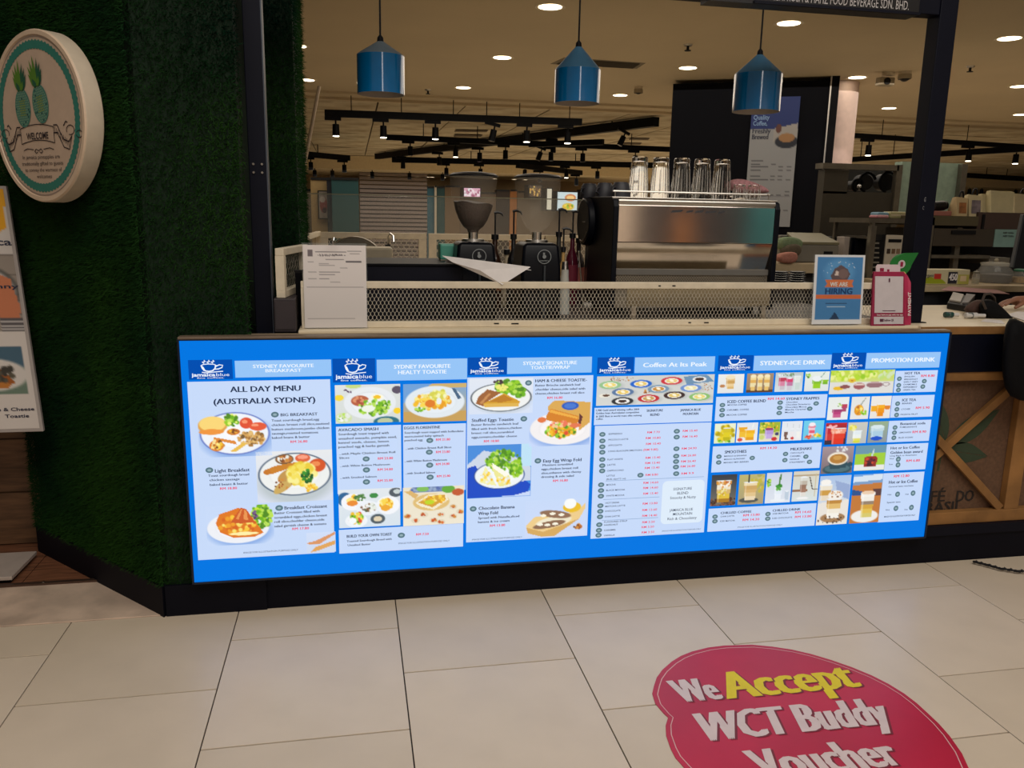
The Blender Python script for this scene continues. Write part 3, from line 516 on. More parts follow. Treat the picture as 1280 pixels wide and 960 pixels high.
q.e(.22, .86, .035, .05, (60, 40, 35)).e(.87, .16, .06, .09, (240, 238, 235)).e(.87, .16, .04, .06, (70, 50, 45)).e(.07, .66, .05, .07, (236, 230, 215)).e(.08, .65, .03, .04, (90, 60, 45)); p.photo(7, 82, 262, 1205, 540, q)
for t_, b, e_ in [('1,980 Gold award winning coffee 2004', 592, 488), ('Golden bean Australasian competition', 620, 488), ('& 2005 Best in world roast elite nutmeg', 650, 512), ('coffee', 680, 140)]: p.T(7, t_, 76, b, e_, 17)
for t_, a, b, c in [('SIGNATURE', 562, 598, 716), ('BLEND', 596, 638, 684), ('JAMAICA BLUE', 884, 592, 1080), ('MOUNTAIN', 910, 630, 1056)]: p.T(7, t_, a, b, c, 22)
for t_, a, b, c in [('ESPRESSO', 164, 77, 272), ('PICCOLO LATTE', 162, 122, 320), ('AFFOGATO', 160, 168, 270), ('LONG BLACK(PROMOTION)', 160, 212, 430), ('FLAT WHITE', 154, 281, 276), ('LATTE', 152, 325, 218), ('CAPPUCCINO', 150, 370, 284), ('LITTLE', 148, 412, 212), ('(Kids size/12 oz)', 146, 437, 300), ('MOCHA', 146, 484, 220), ('BLACK MOCHA', 144, 526, 294), ('WHITE MOCHA', 142, 570, 290), ('HOT DRINK', 138, 628, 250), ('MATCHA LATTE', 136, 654, 296), ('CHOCOLATE', 134, 693, 258), ('CHAI LATTE', 132, 737, 252), ('FLAVOURED SYRUP', 128, 778, 312), ('HAZELNUT', 128, 804, 238), ('CARAMEL', 126, 846, 222), ('VANILLA', 124, 888, 212)]: p.T(8, t_, a, b, c, 12, off=.012)
for t_, a, b, c in [('SIGNATURE', 680, 516, 828), ('BLEND', 712, 550, 800), ('Smooky & Nutty', 655, 585, 860), ('JAMAICA BLUE', 650, 684, 836), ('MOUNTAIN', 678, 716, 830), ('Rich & Chocolatey', 634, 752, 866)]: p.T(8, t_, a, b, c, 20, off=.005)
p.T(8, 'IMAGE FOR ILLUSTRATION PURPOSE ONLY', 592, 846, 902, 10, off=0)
for t_, a, b in [('RM 7.70', 472, 64), ('RM 10.80', 460, 110), ('RM 10.40', 462, 156), ('(RM 9.80)', 440, 203), ('RM 13.40', 458, 267), ('RM 13.40', 456, 309), ('RM 13.40', 452, 348), ('RM 8.80', 458, 404), ('RM 14.60', 442, 467), ('RM 14.60', 440, 508), ('RM 13.40', 440, 553), ('RM 13.80', 436, 633), ('RM 13.60', 432, 684), ('RM 14.40', 432, 730), ('RM 3.50', 432, 782), ('RM 3.50', 426, 821), ('RM 3.50', 428, 863), ('RM 15.40', 756, 52), ('RM 16.40', 755, 98), ('RM 24.90', 748, 193), ('RM 26.80', 744, 250), ('RM 26.40', 742, 296), ('RM 26.80', 738, 336), ('RM 9.9', 744, 393)]: p.T(8, t_, a, b, a+(118 if len(t_) > 7 else 100), 16, 'rd', .012)
p.B(8, *[(114-i*.3, v) for i, v in enumerate((82, 134, 181, 225, 283, 332, 374))], (104, 485), (103, 531), (102, 576), (98, 652), (97, 697), (95, 741), (89, 804), (86, 849), (83, 888), (418, 408), (709, 57), (708, 104), (706, 197), (704, 256), (703, 299), (702, 343), (704, 396), ru=26, rv=19)
p.line(8, 140, 450, 925, 425); p.line(8, 120, 602, 570, 584); p.line(8, 110, 770, 560, 748)
R = rect(8, 588, 450, 922, 792); q = MB(); a = .02; cs = []
for cx, cz, t0 in ((R[1]-a, R[3]-a, 0), (R[0]+a, R[3]-a, 90), (R[0]+a, R[2]+a, 180), (R[1]-a, R[2]+a, 270)):
    for k in range(5): t = math.radians(t0+k*22.5); cs.append((cx+a*math.cos(t), YB-.0019, cz+a*math.sin(t)))
q.add(cs, [tuple(range(len(cs)))]).build('flavour_note_card', em('backlit_note', (222, 236, 250)), p.o)
p.T(7, 'Coffee At Its Peak', 528, 158, 1138, 40, 'hd', .04); p.done()
# panel 5 -----------------------------------------------------
p = Panel([(9, 70, 476, 1090, 696), (10, 82, 45, 1162, 300), (10, 42, 660, 1110, 885)], (92, 104, 415, 248), (422, 104, 1135, 240), 9)
G = [(90, 278, 328, 452), (355, 270, 600, 446), (618, 262, 872, 438), (892, 254, 1115, 434)]
q = Pic(34, 26, (236, 236, 232), (226, 228, 228)).glassy(.48, .2, .8, .18, [(225, 190, 130), (205, 160, 90), (235, 205, 150), (220, 180, 110)]).e(.48, .16, .18, .12, (240, 225, 190)).e(.18, .62, .1, .08, (190, 130, 80)); p.photo(9, *G[0], q, name='drink_photo')
q = Pic(34, 26, (165, 140, 115), (150, 120, 90)).r(0, .88, 1, 1, (90, 60, 40))
for x in (.24, .5, .76): q.glassy(x, .14, .9, .11, [(240, 215, 150), (225, 175, 90), (235, 220, 170), (230, 190, 110)]).e(x, .14, .1, .1, (245, 230, 190))
p.photo(9, *G[1], q, name='drink_photo')
q = Pic(36, 26, (190, 200, 200), (214, 222, 226)).glassy(.25, .25, .9, .13, [(190, 60, 90), (215, 130, 160), (200, 190, 200)]).glassy(.52, .3, .92, .13, [(215, 60, 110), (190, 120, 160), (205, 200, 210)]).glassy(.8, .2, .9, .12, [(225, 230, 225), (200, 215, 210)]).scat(.4, .1, .3, .1, 20, .03, [(120, 150, 110), (230, 230, 235)]); p.photo(9, *G[2], q, name='drink_photo')
q = Pic(32, 26, (228, 236, 226), (222, 226, 224)).glassy(.5, .42, .86, .2, [(130, 190, 40), (150, 205, 30)]).glassy(.84, .4, .68, .14, [(140, 195, 40), (120, 180, 40)]).e(.5, .36, .2, .14, (235, 240, 242)).p([(.62, .3), (.8, .02), (.83, .04), (.66, .32)], (120, 160, 150)).scat(.12, .2, .08, .1, 10, .04, GRN); p.photo(9, *G[3], q, name='drink_photo')
G = [(58, 733, 250, 914), (262, 726, 456, 906), (472, 720, 662, 898), (678, 712, 866, 890), (878, 706, 1064, 882)]
q = Pic(28, 26, (235, 240, 210), (225, 235, 190)).scat(.5, .5, .42, .42, 40, .09, [(215, 190, 20), (235, 210, 40), (180, 160, 10)]); q.glassy(.6, .25, .9, .2, [(215, 195, 40), (225, 205, 30), (190, 180, 20)]).scat(.3, .92, .12, .05, 8, .04, GRN).scat(.7, .92, .12, .05, 8, .04, GRN); p.photo(9, *G[0], q, name='drink_photo')
q = Pic(28, 26, (220, 228, 236), (240, 235, 230)).glassy(.3, .2, .75, .2, [(235, 170, 30), (240, 190, 50)]).glassy(.62, .35, .92, .26, [(240, 180, 30), (245, 195, 40), (230, 160, 20)]).p([(.7, .3), (.78, 0), (.82, 0), (.76, .3)], (240, 245, 240)).e(.18, .86, .12, .1, (215, 80, 60)); p.photo(9, *G[1], q, name='drink_photo')
q = Pic(28, 26, (190, 200, 60), (230, 225, 215)).p([(0, 0), (1, 0), (1, .5), (0, .6)], (160, 180, 50)).scat(.5, .25, .5, .25, 30, .05, GRN+YEL).glassy(.48, .36, .86, .22, [(180, 150, 215), (195, 170, 225)]).e(.48, .36, .2, .07, (150, 60, 110)).e(.75, .88, .14, .1, (205, 40, 50)).e(.14, .78, .12, .12, (200, 215, 120)).e(.86, .62, .1, .09, (60, 60, 110)); p.photo(9, *G[2], q, name='drink_photo')
q = Pic(28, 26, (225, 230, 238), (235, 235, 235))
for x, c_ in ((.22, (120, 90, 80)), (.52, (235, 230, 232)), (.82, (240, 240, 235))): q.glassy(x, .4, .88, .09, [(225, 230, 235), c_, c_]).p([(x, .4), (x+.04, .1), (x+.06, .1), (x+.03, .4)], (205, 210, 215))
q.e(.55, .88, .08, .08, (205, 50, 50)).e(.25, .9, .1, .05, (110, 80, 70)); p.photo(9, *G[3], q, name='drink_photo')
q = Pic(28, 26, (110, 205, 235), (110, 200, 230)).glassy(.42, .25, .78, .18, [(225, 130, 150), (240, 200, 210), (225, 90, 120), (240, 210, 220)]).e(.42, .2, .16, .1, (245, 235, 240)).scat(.3, .85, .2, .06, 14, .05, RED).scat(.72, .78, .18, .09, 14, .05, YEL+GRN[:1]); p.photo(9, *G[4], q, name='drink_photo')
G = [(68, 345, 320, 655), (345, 343, 598, 640), (617, 325, 868, 626), (885, 310, 1140, 608)]
q = Pic(34, 42, (50, 55, 62), (120, 115, 105)).scat(.5, .88, .55, .16, 110, .035, [(90, 50, 35), (60, 35, 25), (130, 80, 55)]).glassy(.5, .2, .9, .3, [(215, 150, 60), (235, 225, 200), (215, 180, 110), (225, 190, 60), (170, 120, 30)]).scat(.5, .3, .25, .1, 24, .04, [(225, 150, 70), (250, 245, 230), (190, 100, 50)]).scat(.5, .6, .2, .15, 20, .04, [(225, 200, 50), (240, 230, 170), (200, 150, 40)]); p.photo(10, *G[0], q, name='drink_photo')
q = Pic(34, 40, (190, 180, 110), (170, 155, 120)).scat(.7, .3, .3, .3, 20, .09, [(195, 180, 60), (170, 165, 90), (205, 190, 130)]).e(.42, .86, .38, .09, (80, 84, 80)).glassy(.46, .26, .85, .27, [(235, 215, 170), (205, 165, 100), (215, 175, 110), (225, 195, 140), (235, 215, 180)]).r(.36, 0, .4, .26, (70, 70, 60)); p.photo(10, *G[1], q, name='drink_photo')
q = Pic(34, 40, (205, 212, 228), (222, 228, 238)).glassy(.5, .5, .9, .16, [(225, 235, 245), (235, 240, 248)]).p([(.48, .5), (.52, .1), (.6, 0), (.55, .5)], (80, 130, 60)).scat(.5, .48, .12, .08, 18, .045, [(60, 150, 50), (40, 120, 40), (110, 180, 80)]).scat(.1, .3, .08, .14, 12, .04, GRN).e(.5, .92, .3, .05, (235, 240, 245)).glassy(.85, .62, .9, .08, [(190, 205, 220)]); p.photo(10, *G[2], q, name='drink_photo')
q = Pic(34, 40, (214, 208, 190), (215, 225, 225)).r(0, .12, 1, .16, (180, 160, 130)).r(0, .6, .6, .68, (150, 110, 80)).r(.86, .1, .9, .85, (200, 185, 150)).glassy(.42, .2, .84, .14, [(215, 215, 205), (190, 180, 165), (150, 115, 95), (160, 120, 100), (225, 220, 212)]).p([(.62, .2), (.66, .2), (.8, .6), (1, .6), (1, .64), (.76, .62)], (90, 80, 75)).e(.42, .9, .24, .04, (240, 240, 240)); p.photo(10, *G[3], q, name='drink_photo')
for r, t_, a, b, c, h in [(9, 'ICED COFFEE BLEND', 178, 527, 530, 26), (9, 'SYDNEY FRAPPES', 720, 502, 1024, 24), (10, 'SMOOTHIES', 205, 115, 420, 28), (10, 'MILKSHAKE', 862, 86, 1074, 26), (10, 'CHILLED COFFEE', 164, 720, 470, 22), (10, 'CHILLED DRINK', 684, 696, 960, 22)]: p.T(r, t_, a, b, c, h)
for r, t_, a, b, c in [(9, 'MOCHA COFFEE', 178, 560, 354), (9, 'CARAMEL COFFEE', 172, 606, 374), (9, 'MOCHA COFFEE', 170, 652, 356), (9, 'Chocolate', 720, 535, 824), (9, 'Chocolate Strawberry', 716, 556, 942), (9, 'Chocolate Mocca', 712, 580, 906), (9, 'Matcha Caramel', 710, 603, 900), (9, 'Mocha', 708, 629, 790), (10, 'MANGO & BANANA', 200, 156, 424), (10, 'MANGO ALPHONSO', 198, 188, 406), (10, 'MANGO MIX BERRIES', 194, 220, 442), (10, 'CHOCOLATE', 860, 126, 998), (10, 'CARAMEL', 856, 159, 964), (10, 'VANILLA', 852, 190, 950), (10, 'STRAWBERRY', 850, 219, 1006), (10, 'CHAI LATTE', 162, 760, 300), (10, 'ICED MATCHA', 158, 806, 306), (10, 'ICED MATCHA', 684, 732, 840), (10, 'ICED CHOCOLATE', 680, 776, 876)]: p.T(r, t_, a, b, c, 14, off=.012)
p.T(10, 'IMAGE FOR ILLUSTRATION PURPOSE ONLY', 334, 858, 778, 12, off=0)
for r, t_, a, b, c in [(9, 'RM 14.60', 550, 503, 704), (10, 'RM 14.20', 560, 78, 724), (10, 'RM 13.80', 390, 747, 552), (10, 'RM 14.20', 384, 793, 548), (10, 'RM 14.60', 908, 718, 1068), (10, 'RM 13.80', 906, 763, 1070)]: p.T(r, t_, a, b, c, 22, 'rd')
p.B(9, (131, 563), (129, 609), (127, 656), (664, 540), (660, 588), (655, 636), (996, 548), (937, 596), ru=28, rv=20)
p.B(10, (147, 165), (145, 223), (480, 178), (813, 138), (806, 200), (1016, 165), (1052, 217), (108, 765), (107, 811), (637, 738), (635, 785), ru=29, rv=22)
p.T(9, 'SYDNEY-ICE DRINK', 480, 171, 1078, 38, 'hd', .04); p.done()
# panel 6 -----------------------------------------------------
p = Panel([(11, 690, 245, 1075, 444), (11, 658, 474, 1045, 674), (11, 628, 705, 1014, 900), (12, 716, 108, 1094, 350), (12, 668, 375, 1045, 822)], (105, 80, 418, 232), (424, 78, 1105, 222), 11)
q = Pic(80, 28, (190, 215, 60), (225, 220, 205)).p([(0, .5), (1, .5), (1, 1), (0, 1)], (222, 220, 215)).scat(.3, .2, .4, .2, 60, .03, [(150, 200, 40), (210, 230, 90), (180, 215, 50), (235, 240, 150)]).scat(.85, .2, .15, .2, 16, .03, [(190, 220, 120), (210, 225, 180)]).e(.34, .44, .06, .09, (225, 190, 50)).e(.34, .44, .02, .03, (180, 90, 40)).e(.14, .76, .08, .09, (235, 185, 40)).e(.24, .7, .08, .08, (140, 80, 80)).e(.46, .68, .09, .14, (160, 90, 95)).e(.46, .62, .08, .04, (225, 200, 190)).e(.7, .64, .13, .13, (150, 110, 115)).e(.7, .55, .1, .04, (190, 160, 160)).e(.88, .62, .06, .09, (170, 150, 150)).e(.88, .62, .04, .06, (225, 220, 215)); p.photo(11, 90, 240, 680, 456, q, name='drink_photo')
G = [(70, 490, 260, 698), (284, 486, 450, 692), (465, 480, 650, 685)]
q = Pic(26, 28, (228, 234, 230), (236, 236, 234)).glassy(.8, .3, .65, .14, [(190, 60, 90), (170, 70, 110)]).glassy(.46, .52, .9, .25, [(160, 60, 110), (185, 60, 120), (200, 90, 140)]).scat(.6, .35, .12, .1, 8, .03, GRN); p.photo(11, *G[0], q, name='drink_photo')
q = Pic(24, 28, (226, 228, 226), (232, 230, 226)).e(.45, .6, .26, .24, (225, 150, 30)).scat(.45, .6, .2, .18, 16, .06, YEL+BRN[:1]).scat(.75, .72, .16, .08, 12, .05, GRN).p([(.5, .35), (.75, .05), (.79, .07), (.56, .38)], (150, 160, 150)); p.photo(11, *G[1], q, name='drink_photo')
q = Pic(26, 28, (236, 232, 226), (232, 226, 220)).glassy(.16, .4, .7, .17, [(240, 170, 30)]*2).glassy(.84, .4, .62, .15, [(225, 130, 40)]*2).glassy(.5, .36, .9, .22, [(245, 175, 30), (240, 150, 10), (235, 140, 10)]); p.photo(11, *G[2], q, name='drink_photo')
G = [(46, 728, 240, 926), (252, 722, 430, 916), (444, 714, 622, 908)]
q = Pic(26, 28, (190, 30, 40), (40, 40, 60)).glassy(.25, .2, .8, .28, [(190, 30, 50), (205, 50, 50)]).glassy(.62, .25, .98, .36, [(240, 150, 120), (225, 60, 40), (225, 50, 30)]).scat(.6, .4, .28, .12, 12, .06, [(250, 200, 180), (245, 160, 130)]).scat(.3, .15, .3, .05, 8, .05, [(250, 180, 180)]); p.photo(11, *G[0], q, name='drink_photo')
q = Pic(24, 28, (200, 200, 190), (185, 190, 190)).glassy(.5, .4, .94, .24, [(225, 235, 238), (235, 240, 235), (225, 220, 100)]).scat(.28, .25, .16, .14, 14, .07, [(225, 215, 70), (240, 235, 150)]).e(.5, .92, .2, .06, (215, 215, 60)); p.photo(11, *G[1], q, name='drink_photo')
q = Pic(24, 28, (150, 175, 140), (140, 150, 160)).glassy(.45, .25, .88, .36, [(190, 215, 225), (170, 205, 225), (195, 220, 235)]).e(.45, .8, .3, .1, (20, 80, 200)).e(.45, .25, .34, .09, (215, 230, 235)); p.photo(11, *G[2], q, name='drink_photo')
q = Pic(38, 34, (165, 145, 150), (120, 105, 110)).e(.52, .85, .46, .2, (45, 80, 92)).e(.52, .82, .4, .14, (75, 110, 120)).p([(.2, .45), (.85, .45), (.8, .8), (.3, .85)], (40, 75, 88)).e(.52, .45, .33, .24, (240, 232, 215)).e(.52, .46, .27, .18, (180, 125, 55)).e(.5, .42, .14, .08, (205, 155, 80)).e(.92, .68, .1, .08, (40, 75, 88)).scat(.6, .1, .2, .1, 10, .03, [(225, 225, 225)]); p.photo(12, 124, 132, 412, 380, q, name='drink_photo')
q = Pic(38, 32, (95, 150, 185), (200, 215, 120)).p([(0, 0), (1, 0), (1, .3), (0, .35)], (105, 150, 170)).p([(0, .34), (1, .3), (1, .78), (0, .76)], (160, 205, 60)).p([(0, .76), (1, .78), (1, 1), (0, 1)], (232, 232, 230)).p([(.3, .5), (.4, .42), (.66, .42), (.74, .5), (.72, .86), (.32, .86)], (150, 45, 40)).scat(.52, .65, .18, .16, 20, .05, [(205, 70, 40), (90, 30, 50), (60, 30, 40)]).p([(.52, .42), (.58, .15), (.62, .16), (.58, .42)], (200, 215, 220)); p.photo(12, 432, 122, 712, 352, q, name='drink_photo')
q = Pic(38, 58, (170, 195, 230), (236, 230, 222)).p([(0, .55), (1, .5), (1, 1), (0, 1)], (232, 226, 218)).p([(.5, .1), (1, .2), (1, .5), (.6, .4)], (150, 170, 210)).glassy(.22, .18, .5, .2, [(235, 225, 205), (205, 155, 70), (230, 215, 190)]).e(.2, .13, .17, .06, (246, 242, 236)).e(.52, .86, .4, .1, (165, 125, 85)).glassy(.52, .48, .86, .25, [(190, 135, 60), (225, 185, 110), (240, 232, 215), (244, 240, 230)]).e(.55, .4, .24, .1, (244, 238, 228)).scat(.55, .38, .2, .07, 14, .02, BRN).scat(.5, .9, .45, .09, 24, .02, [(70, 40, 30), (50, 30, 25)]); p.photo(12, 92, 402, 376, 852, q, name='drink_photo')
q = Pic(38, 58, (110, 165, 225), (190, 120, 60)).p([(0, .05), (1, 0), (1, .12), (0, .16)], (215, 228, 240)).p([(0, .22), (1, .18), (1, 1), (0, 1)], (195, 120, 55)).p([(0, .3), (.4, .36), (.35, .44), (0, .42)], (40, 80, 140)).p([(.7, .3), (1, .3), (1, .44), (.72, .44)], (90, 60, 60)).e(.5, .86, .46, .13, (238, 236, 232)).glassy(.55, .38, .88, .24, [(245, 240, 232), (240, 235, 225), (150, 130, 110), (215, 165, 60), (225, 190, 80), (215, 200, 110)]).e(.55, .38, .22, .04, (235, 205, 175)); p.photo(12, 400, 388, 670, 836, q, name='drink_photo')
for r, t_, a, b, c, h in [(11, 'HOT TEA', 780, 268, 920, 22), (11, 'ICE TEA', 755, 515, 882, 24), (11, 'Botanical soda', 738, 732, 968, 22), (12, 'Hot or Ice Coffee', 760, 142, 1026, 24), (12, 'Golden bean award', 758, 183, 1052, 24), (12, 'Hot or Ice Coffee', 744, 456, 1006, 28)]: p.T(r, t_, a, b, c, h)
for r, t_, a, b, c in [(11, 'ENGLISH', 776, 299, 870), (11, 'BREAKFAST', 774, 324, 898), (11, 'EARLY GREY', 770, 348, 900), (11, 'CHAMOMILE', 766, 372, 890), (11, 'PEPPERMINT', 764, 397, 894), (11, 'GREEN TEA', 762, 422, 878), (11, 'BERRIES', 754, 547, 844), (11, 'LYCHEE', 748, 600, 828), (11, 'PASSION FRUIT', 740, 648, 898), (11, 'POMEGRANATE', 734, 765, 890), (11, 'LEMONADE', 726, 815, 836), (11, 'BLUE OCEAN', 722, 862, 852), (12, 'Long Black or Americano', 754, 214, 1000), (12, 'Hot', 752, 244, 790), (12, 'Ice', 746, 296, 778), (12, 'Caramel latte machiato', 740, 498, 970), (12, 'Hot', 732, 576, 766), (12, 'Ice', 896, 572, 926), (12, 'Spanish latte', 724, 646, 850), (12, 'Hot', 714, 717, 750), (12, 'Ice', 888, 713, 916), (12, 'IMAGE FOR ILLUSTRATION PURPOSE ONLY', 700, 773, 985)]: p.T(r, t_, a, b, c, 13, off=.012)
for r, t_, a, b, c in [(11, 'RM 8.80', 930, 292, 1054), (11, 'RM 5.90', 880, 587, 1006), (11, 'RM 8.90', 850, 809, 974), (12, 'RM 6.80', 904, 262, 1028), (12, 'RM 12.80', 790, 404, 930)]: p.T(r, t_, a, b, c, 22, 'rd')
p.B(11, (730, 320), (724, 380), (721, 424), (960, 342), (946, 392), (714, 550), (707, 602), (704, 654), (690, 770), (684, 817), (679, 865), ru=25, rv=21); p.B(12, (831, 250), (828, 302), (824, 573), (967, 563), (809, 703), (952, 695), ru=25, rv=25)
p.T(11, 'PROMOTION DRINK', 474, 146, 1055, 38, 'hd', .04); p.done()
# ============================================================ ON THE COUNTER
def fb(mb, u0, v0, u1, v1, y, dep):
    um, vm = (u0+u1)/2, (v0+v1)/2
    mb.box(PY(u0, vm, y).x, PY(u1, vm, y).x, y, y+dep, PY(um, v1, y).z, PY(um, v0, y).z); return mb
def expanded(mb, x0, x1, z0, z1, y, cw=.0078, ch=.026, t=.0010, axis='x'):
    """expanded-metal lattice: neighbouring zigzag strands that touch at the knuckles"""
    n = int((x1-x0)/cw); k = int((z1-z0)/(ch/2)); hz = (z1-z0)/k
    def P(a, yy, z): return (a, yy, z) if axis == 'x' else (y, a, z)
    for i in range(n+1):
        for j in range(k):
            s0 = 1 if (j+i) % 2 == 0 else -1; xa = x0+cw*i; a0 = xa + s0*cw*.5*.86; a1 = xa - s0*cw*.5*.86; za = z0+hz*j; zb = za+hz
            zm1, zm2 = za+hz*.3, zb-hz*.3
            for (p, q) in (((a0, za), (a0, zm1)), ((a0, zm1), (a1, zm2)), ((a1, zm2), (a1, zb))):
                mb.add([P(p[0]-t, y, p[1]), P(p[0]+t, y, p[1]), P(q[0]+t, y, q[1]), P(q[0]-t, y, q[1])], [(0, 1, 2, 3)])
wm = mat('mesh_white_metal', S(212, 204, 188), .45, .1)
ms = thing('mesh_screen', 'long white expanded metal screen standing along the counter ledge', 'screen', (1, 3.2, 1.088))
MB().box(-.19, 2.27, 3.185, 3.215, 1.24, 1.266).build('top_rail', white, ms, bevel=.002)
MB().box(-.19, 2.27, 3.185, 3.215, 1.0885, 1.112).build('bottom_rail', white, ms, bevel=.002)
for x in (-.19, 2.255): MB().box(x, x+.018, 3.186, 3.214, 1.112, 1.24).build('stile', white, ms)
e_ = MB(); expanded(e_, -.17, 2.25, 1.112, 1.24, 3.198); e_.build('expanded_mesh', wm, ms, kind='stuff')
sm = MB()
for x, z, s_ in ((.55, 1.102, .02), (.62, 1.101, .03), (1.37, 1.1005, .012), (1.23, 1.2525, .01), (1.29, 1.253, .014), (1.44, 1.100, .02)): sm.box(x, x+s_, 3.1842, 3.185, z-.003, z+.002)
sm.build('paint_chips', dark, ms, kind='stuff')
be = thing('dark_counter_upstand', 'low dark navy bar-top box behind the mesh screen left of the grinders', 'bar top', (.5, 3.4, 1.088))
MB().box(.02, .44, 3.30, 3.74, 1.0885, 1.318).build('box', navy, be, bevel=.003); MB().box(.0, .46, 3.295, 3.75, 1.318, 1.328).build('top', black, be, bevel=.002)
pd = thing('reflection_plate', 'pale plate added behind the mesh screen as the reflection in the lower machine steel', 'panel', (1.5, 3.3, 1.088))  # reflection of the lower machine steel, put in as a pale plate
MB().box(1.13, 1.78, 3.28, 3.29, 1.16, 1.236).build('plate', mat('painted_reflection', S(150, 136, 108), .5), pd)
for x in (1.15, 1.74): MB().box(x, x+.02, 3.27, 3.30, 1.0885, 1.16).build('foot', steel, pd)

# licence notice in a clear stand
lc = thing('licence_notice', 'white A4 licence sheet in a clear acrylic stand at the left end of the ledge', 'notice', (-.06, 3.17, 1.088))
M = rot('X', -3, (0, 3.165, 1.09))
MB().box(-.182, .058, 3.172, 3.176, 1.09, 1.41, M).build('acrylic_back', thin, lc); MB().box(-.182, .058, 3.145, 3.178, 1.0885, 1.092).build('acrylic_foot', thin, lc)
q = Pic(76, 100, (232, 224, 222), (214, 208, 206)).r(.08, .06, .15, .14, (120, 110, 115)).r(.2, .075, .68, .088, (110, 104, 108)).scat(.44, .12, .22, .008, 60, .008, [(90, 84, 90)]).r(.7, .07, .92, .078, (150, 144, 146)).r(.74, .1, .9, .106, (160, 150, 150)).r(.36, .17, .64, .18, (140, 134, 136)).r(.68, .19, .92, .203, (90, 84, 90))
for i, (a, b) in enumerate([(.08, .16), (.25, .4), (.25, .5), (.25, .52), (.58, .7)]): q.r(a, .2+i*.018, b, .207+i*.018, (165, 158, 160))
for i, b in enumerate((.58, .5, .52, .4)): q.r(.25, .32+i*.028, b, .327+i*.028, (140, 134, 138)); q.r(.07, .32+i*.028, .2, .325+i*.028, (160, 154, 156))
for y_, a, b in [(.44, .42, .58), (.485, .08, .28), (.505, .05, .95), (.61, .08, .9), (.63, .1, .4), (.66, .35, .65), (.69, .14, .46), (.69, .58, .86), (.87, .05, .95), (.885, .05, .8)]: q.r(a, y_, b, y_+.005, (168, 160, 162))
q.build('licence_sheet', M @ Vector((-.178, 3.171, 1.402)), Vector((.232, 0, 0)), M.to_3x3() @ Vector((0, 0, -.31)), pm, lc)
MB().cyl((-.066, 3.15, 1.42), (-.066, 3.15, 1.405), .004).cyl((-.062, 3.165, 1.43), (-.066, 3.15, 1.405), .003).build('clip', chrome, lc)

# two coffee grinders
def grinder(x, beans, label):
    g = thing('coffee_grinder', label, 'coffee grinder', (x, 3.52, 1.089), 'coffee grinders'); c = (x, 3.52, 0)
    hx0, hx1 = .086, .075
    def ring(z, hx, hy): return [Vector((x+sx*hx, 3.52+sy*hy, z)) for sx, sy in ((-1, -1), (1, -1), (1, 1), (-1, 1))]
    mb = MB(); R_ = [ring(1.0895, .088, .115), ring(1.30, .086, .11), ring(1.395, .078, .10), ring(1.412, .066, .088)]
    vs = [v for r in R_ for v in r]; mb.add(vs, [(i*4+j, i*4+(j+1) % 4, (i+1)*4+(j+1) % 4, (i+1)*4+j) for i in range(3) for j in range(4)] + [(3, 2, 1, 0), (12, 13, 14, 15)])
    mb.build('body', mat('grinder_black', S(5, 7, 15), .35, spec=.18), g, smooth=True, bevel=.012)
    MB().cyl((x, 3.52, 1.41), (x, 3.52, 1.422), .05, .048, 24).build('top_plate', steel, g, smooth=True)
    MB().cyl((x, 3.52, 1.42), (x, 3.52, 1.455), .021, .021, 24).build('collar', chrome, g, smooth=True)
    prof = [(.026, 1.45), (.03, 1.462), (.048, 1.475), (.066, 1.505), (.08, 1.54), (.09, 1.58), (.096, 1.63), (.098, 1.686)]
    MB().lathe(c, prof, 32).build('hopper', mat('hopper_plastic', (.95, .85, .7), .05, alpha=.07, spec=.7), g, smooth=True)
    MB().lathe(c, [(.0001, 1.70), (.05, 1.699), (.088, 1.694), (.103, 1.686), (.103, 1.680), (.0001, 1.678)], 32).build('lid', dark, g, smooth=True)
    if beans:
        pr = [(max(.0, r-.004), z) for r, z in prof if z < 1.575]; mb = MB(); k = len(pr); nn = 28
        for i in range(nn):
            t = 2*math.pi*i/nn
            for r, z in pr: mb.v.append((x+r*math.cos(t), 3.52+r*math.sin(t), z))
            mb.v.append((x+.084*math.cos(t), 3.52+.084*math.sin(t), 1.572-.006*math.cos(t)+.003*math.sin(5*t)))
        mb.v.append((x-.02, 3.52, 1.583)); top = len(mb.v)-1; k += 1
        mb.f = [(i*k+j, ((i+1) % nn)*k+j, ((i+1) % nn)*k+j+1, i*k+j+1) for i in range(nn) for j in range(k-1)] + [(i*k+k-1, ((i+1) % nn)*k+k-1, top) for i in range(nn)]
        mb.build('coffee_beans', mat('coffee_bean', S(46, 26, 20), .5, noise=.6, nscale=120, bump=1), g, kind='stuff')
    b = MB()
    def circ(r0, r1, y):
        for i in range(28):
            a0, a1 = [2*math.pi*t/28 for t in (i, i+1)]; b.add([(x+.01+r*math.cos(a), y, 1.355+r*math.sin(a)) for r, a in ((r0, a0), (r1, a0), (r1, a1), (r0, a1))], [(0, 1, 2, 3)])
    circ(.027, .030, 3.405); circ(.0, .008, 3.405); put_text(b, 'roasters', (x-.009, 3.405, 1.336), (.038, 0, 0), (0, 0, .006)); b.box(x+.004, x+.012, 3.404, 3.406, 1.362, 1.372)
    b.build('round_badge', mat('badge_grey', S(130, 134, 136), .5), g)
    MB().cyl((x+.012, 3.402, 1.095), (x+.012, 3.405, 1.318), .006).build('dosing_spout', mat('dull_steel', S(90, 96, 104), .3, .8), g, smooth=True)
    MB().box(x+.03, x+.055, 3.385, 3.405, 1.2, 1.23).build('dosing_knob', dark, g, bevel=.003)
grinder(.512, True, 'black coffee grinder with hopper half full of beans, left of the pair')
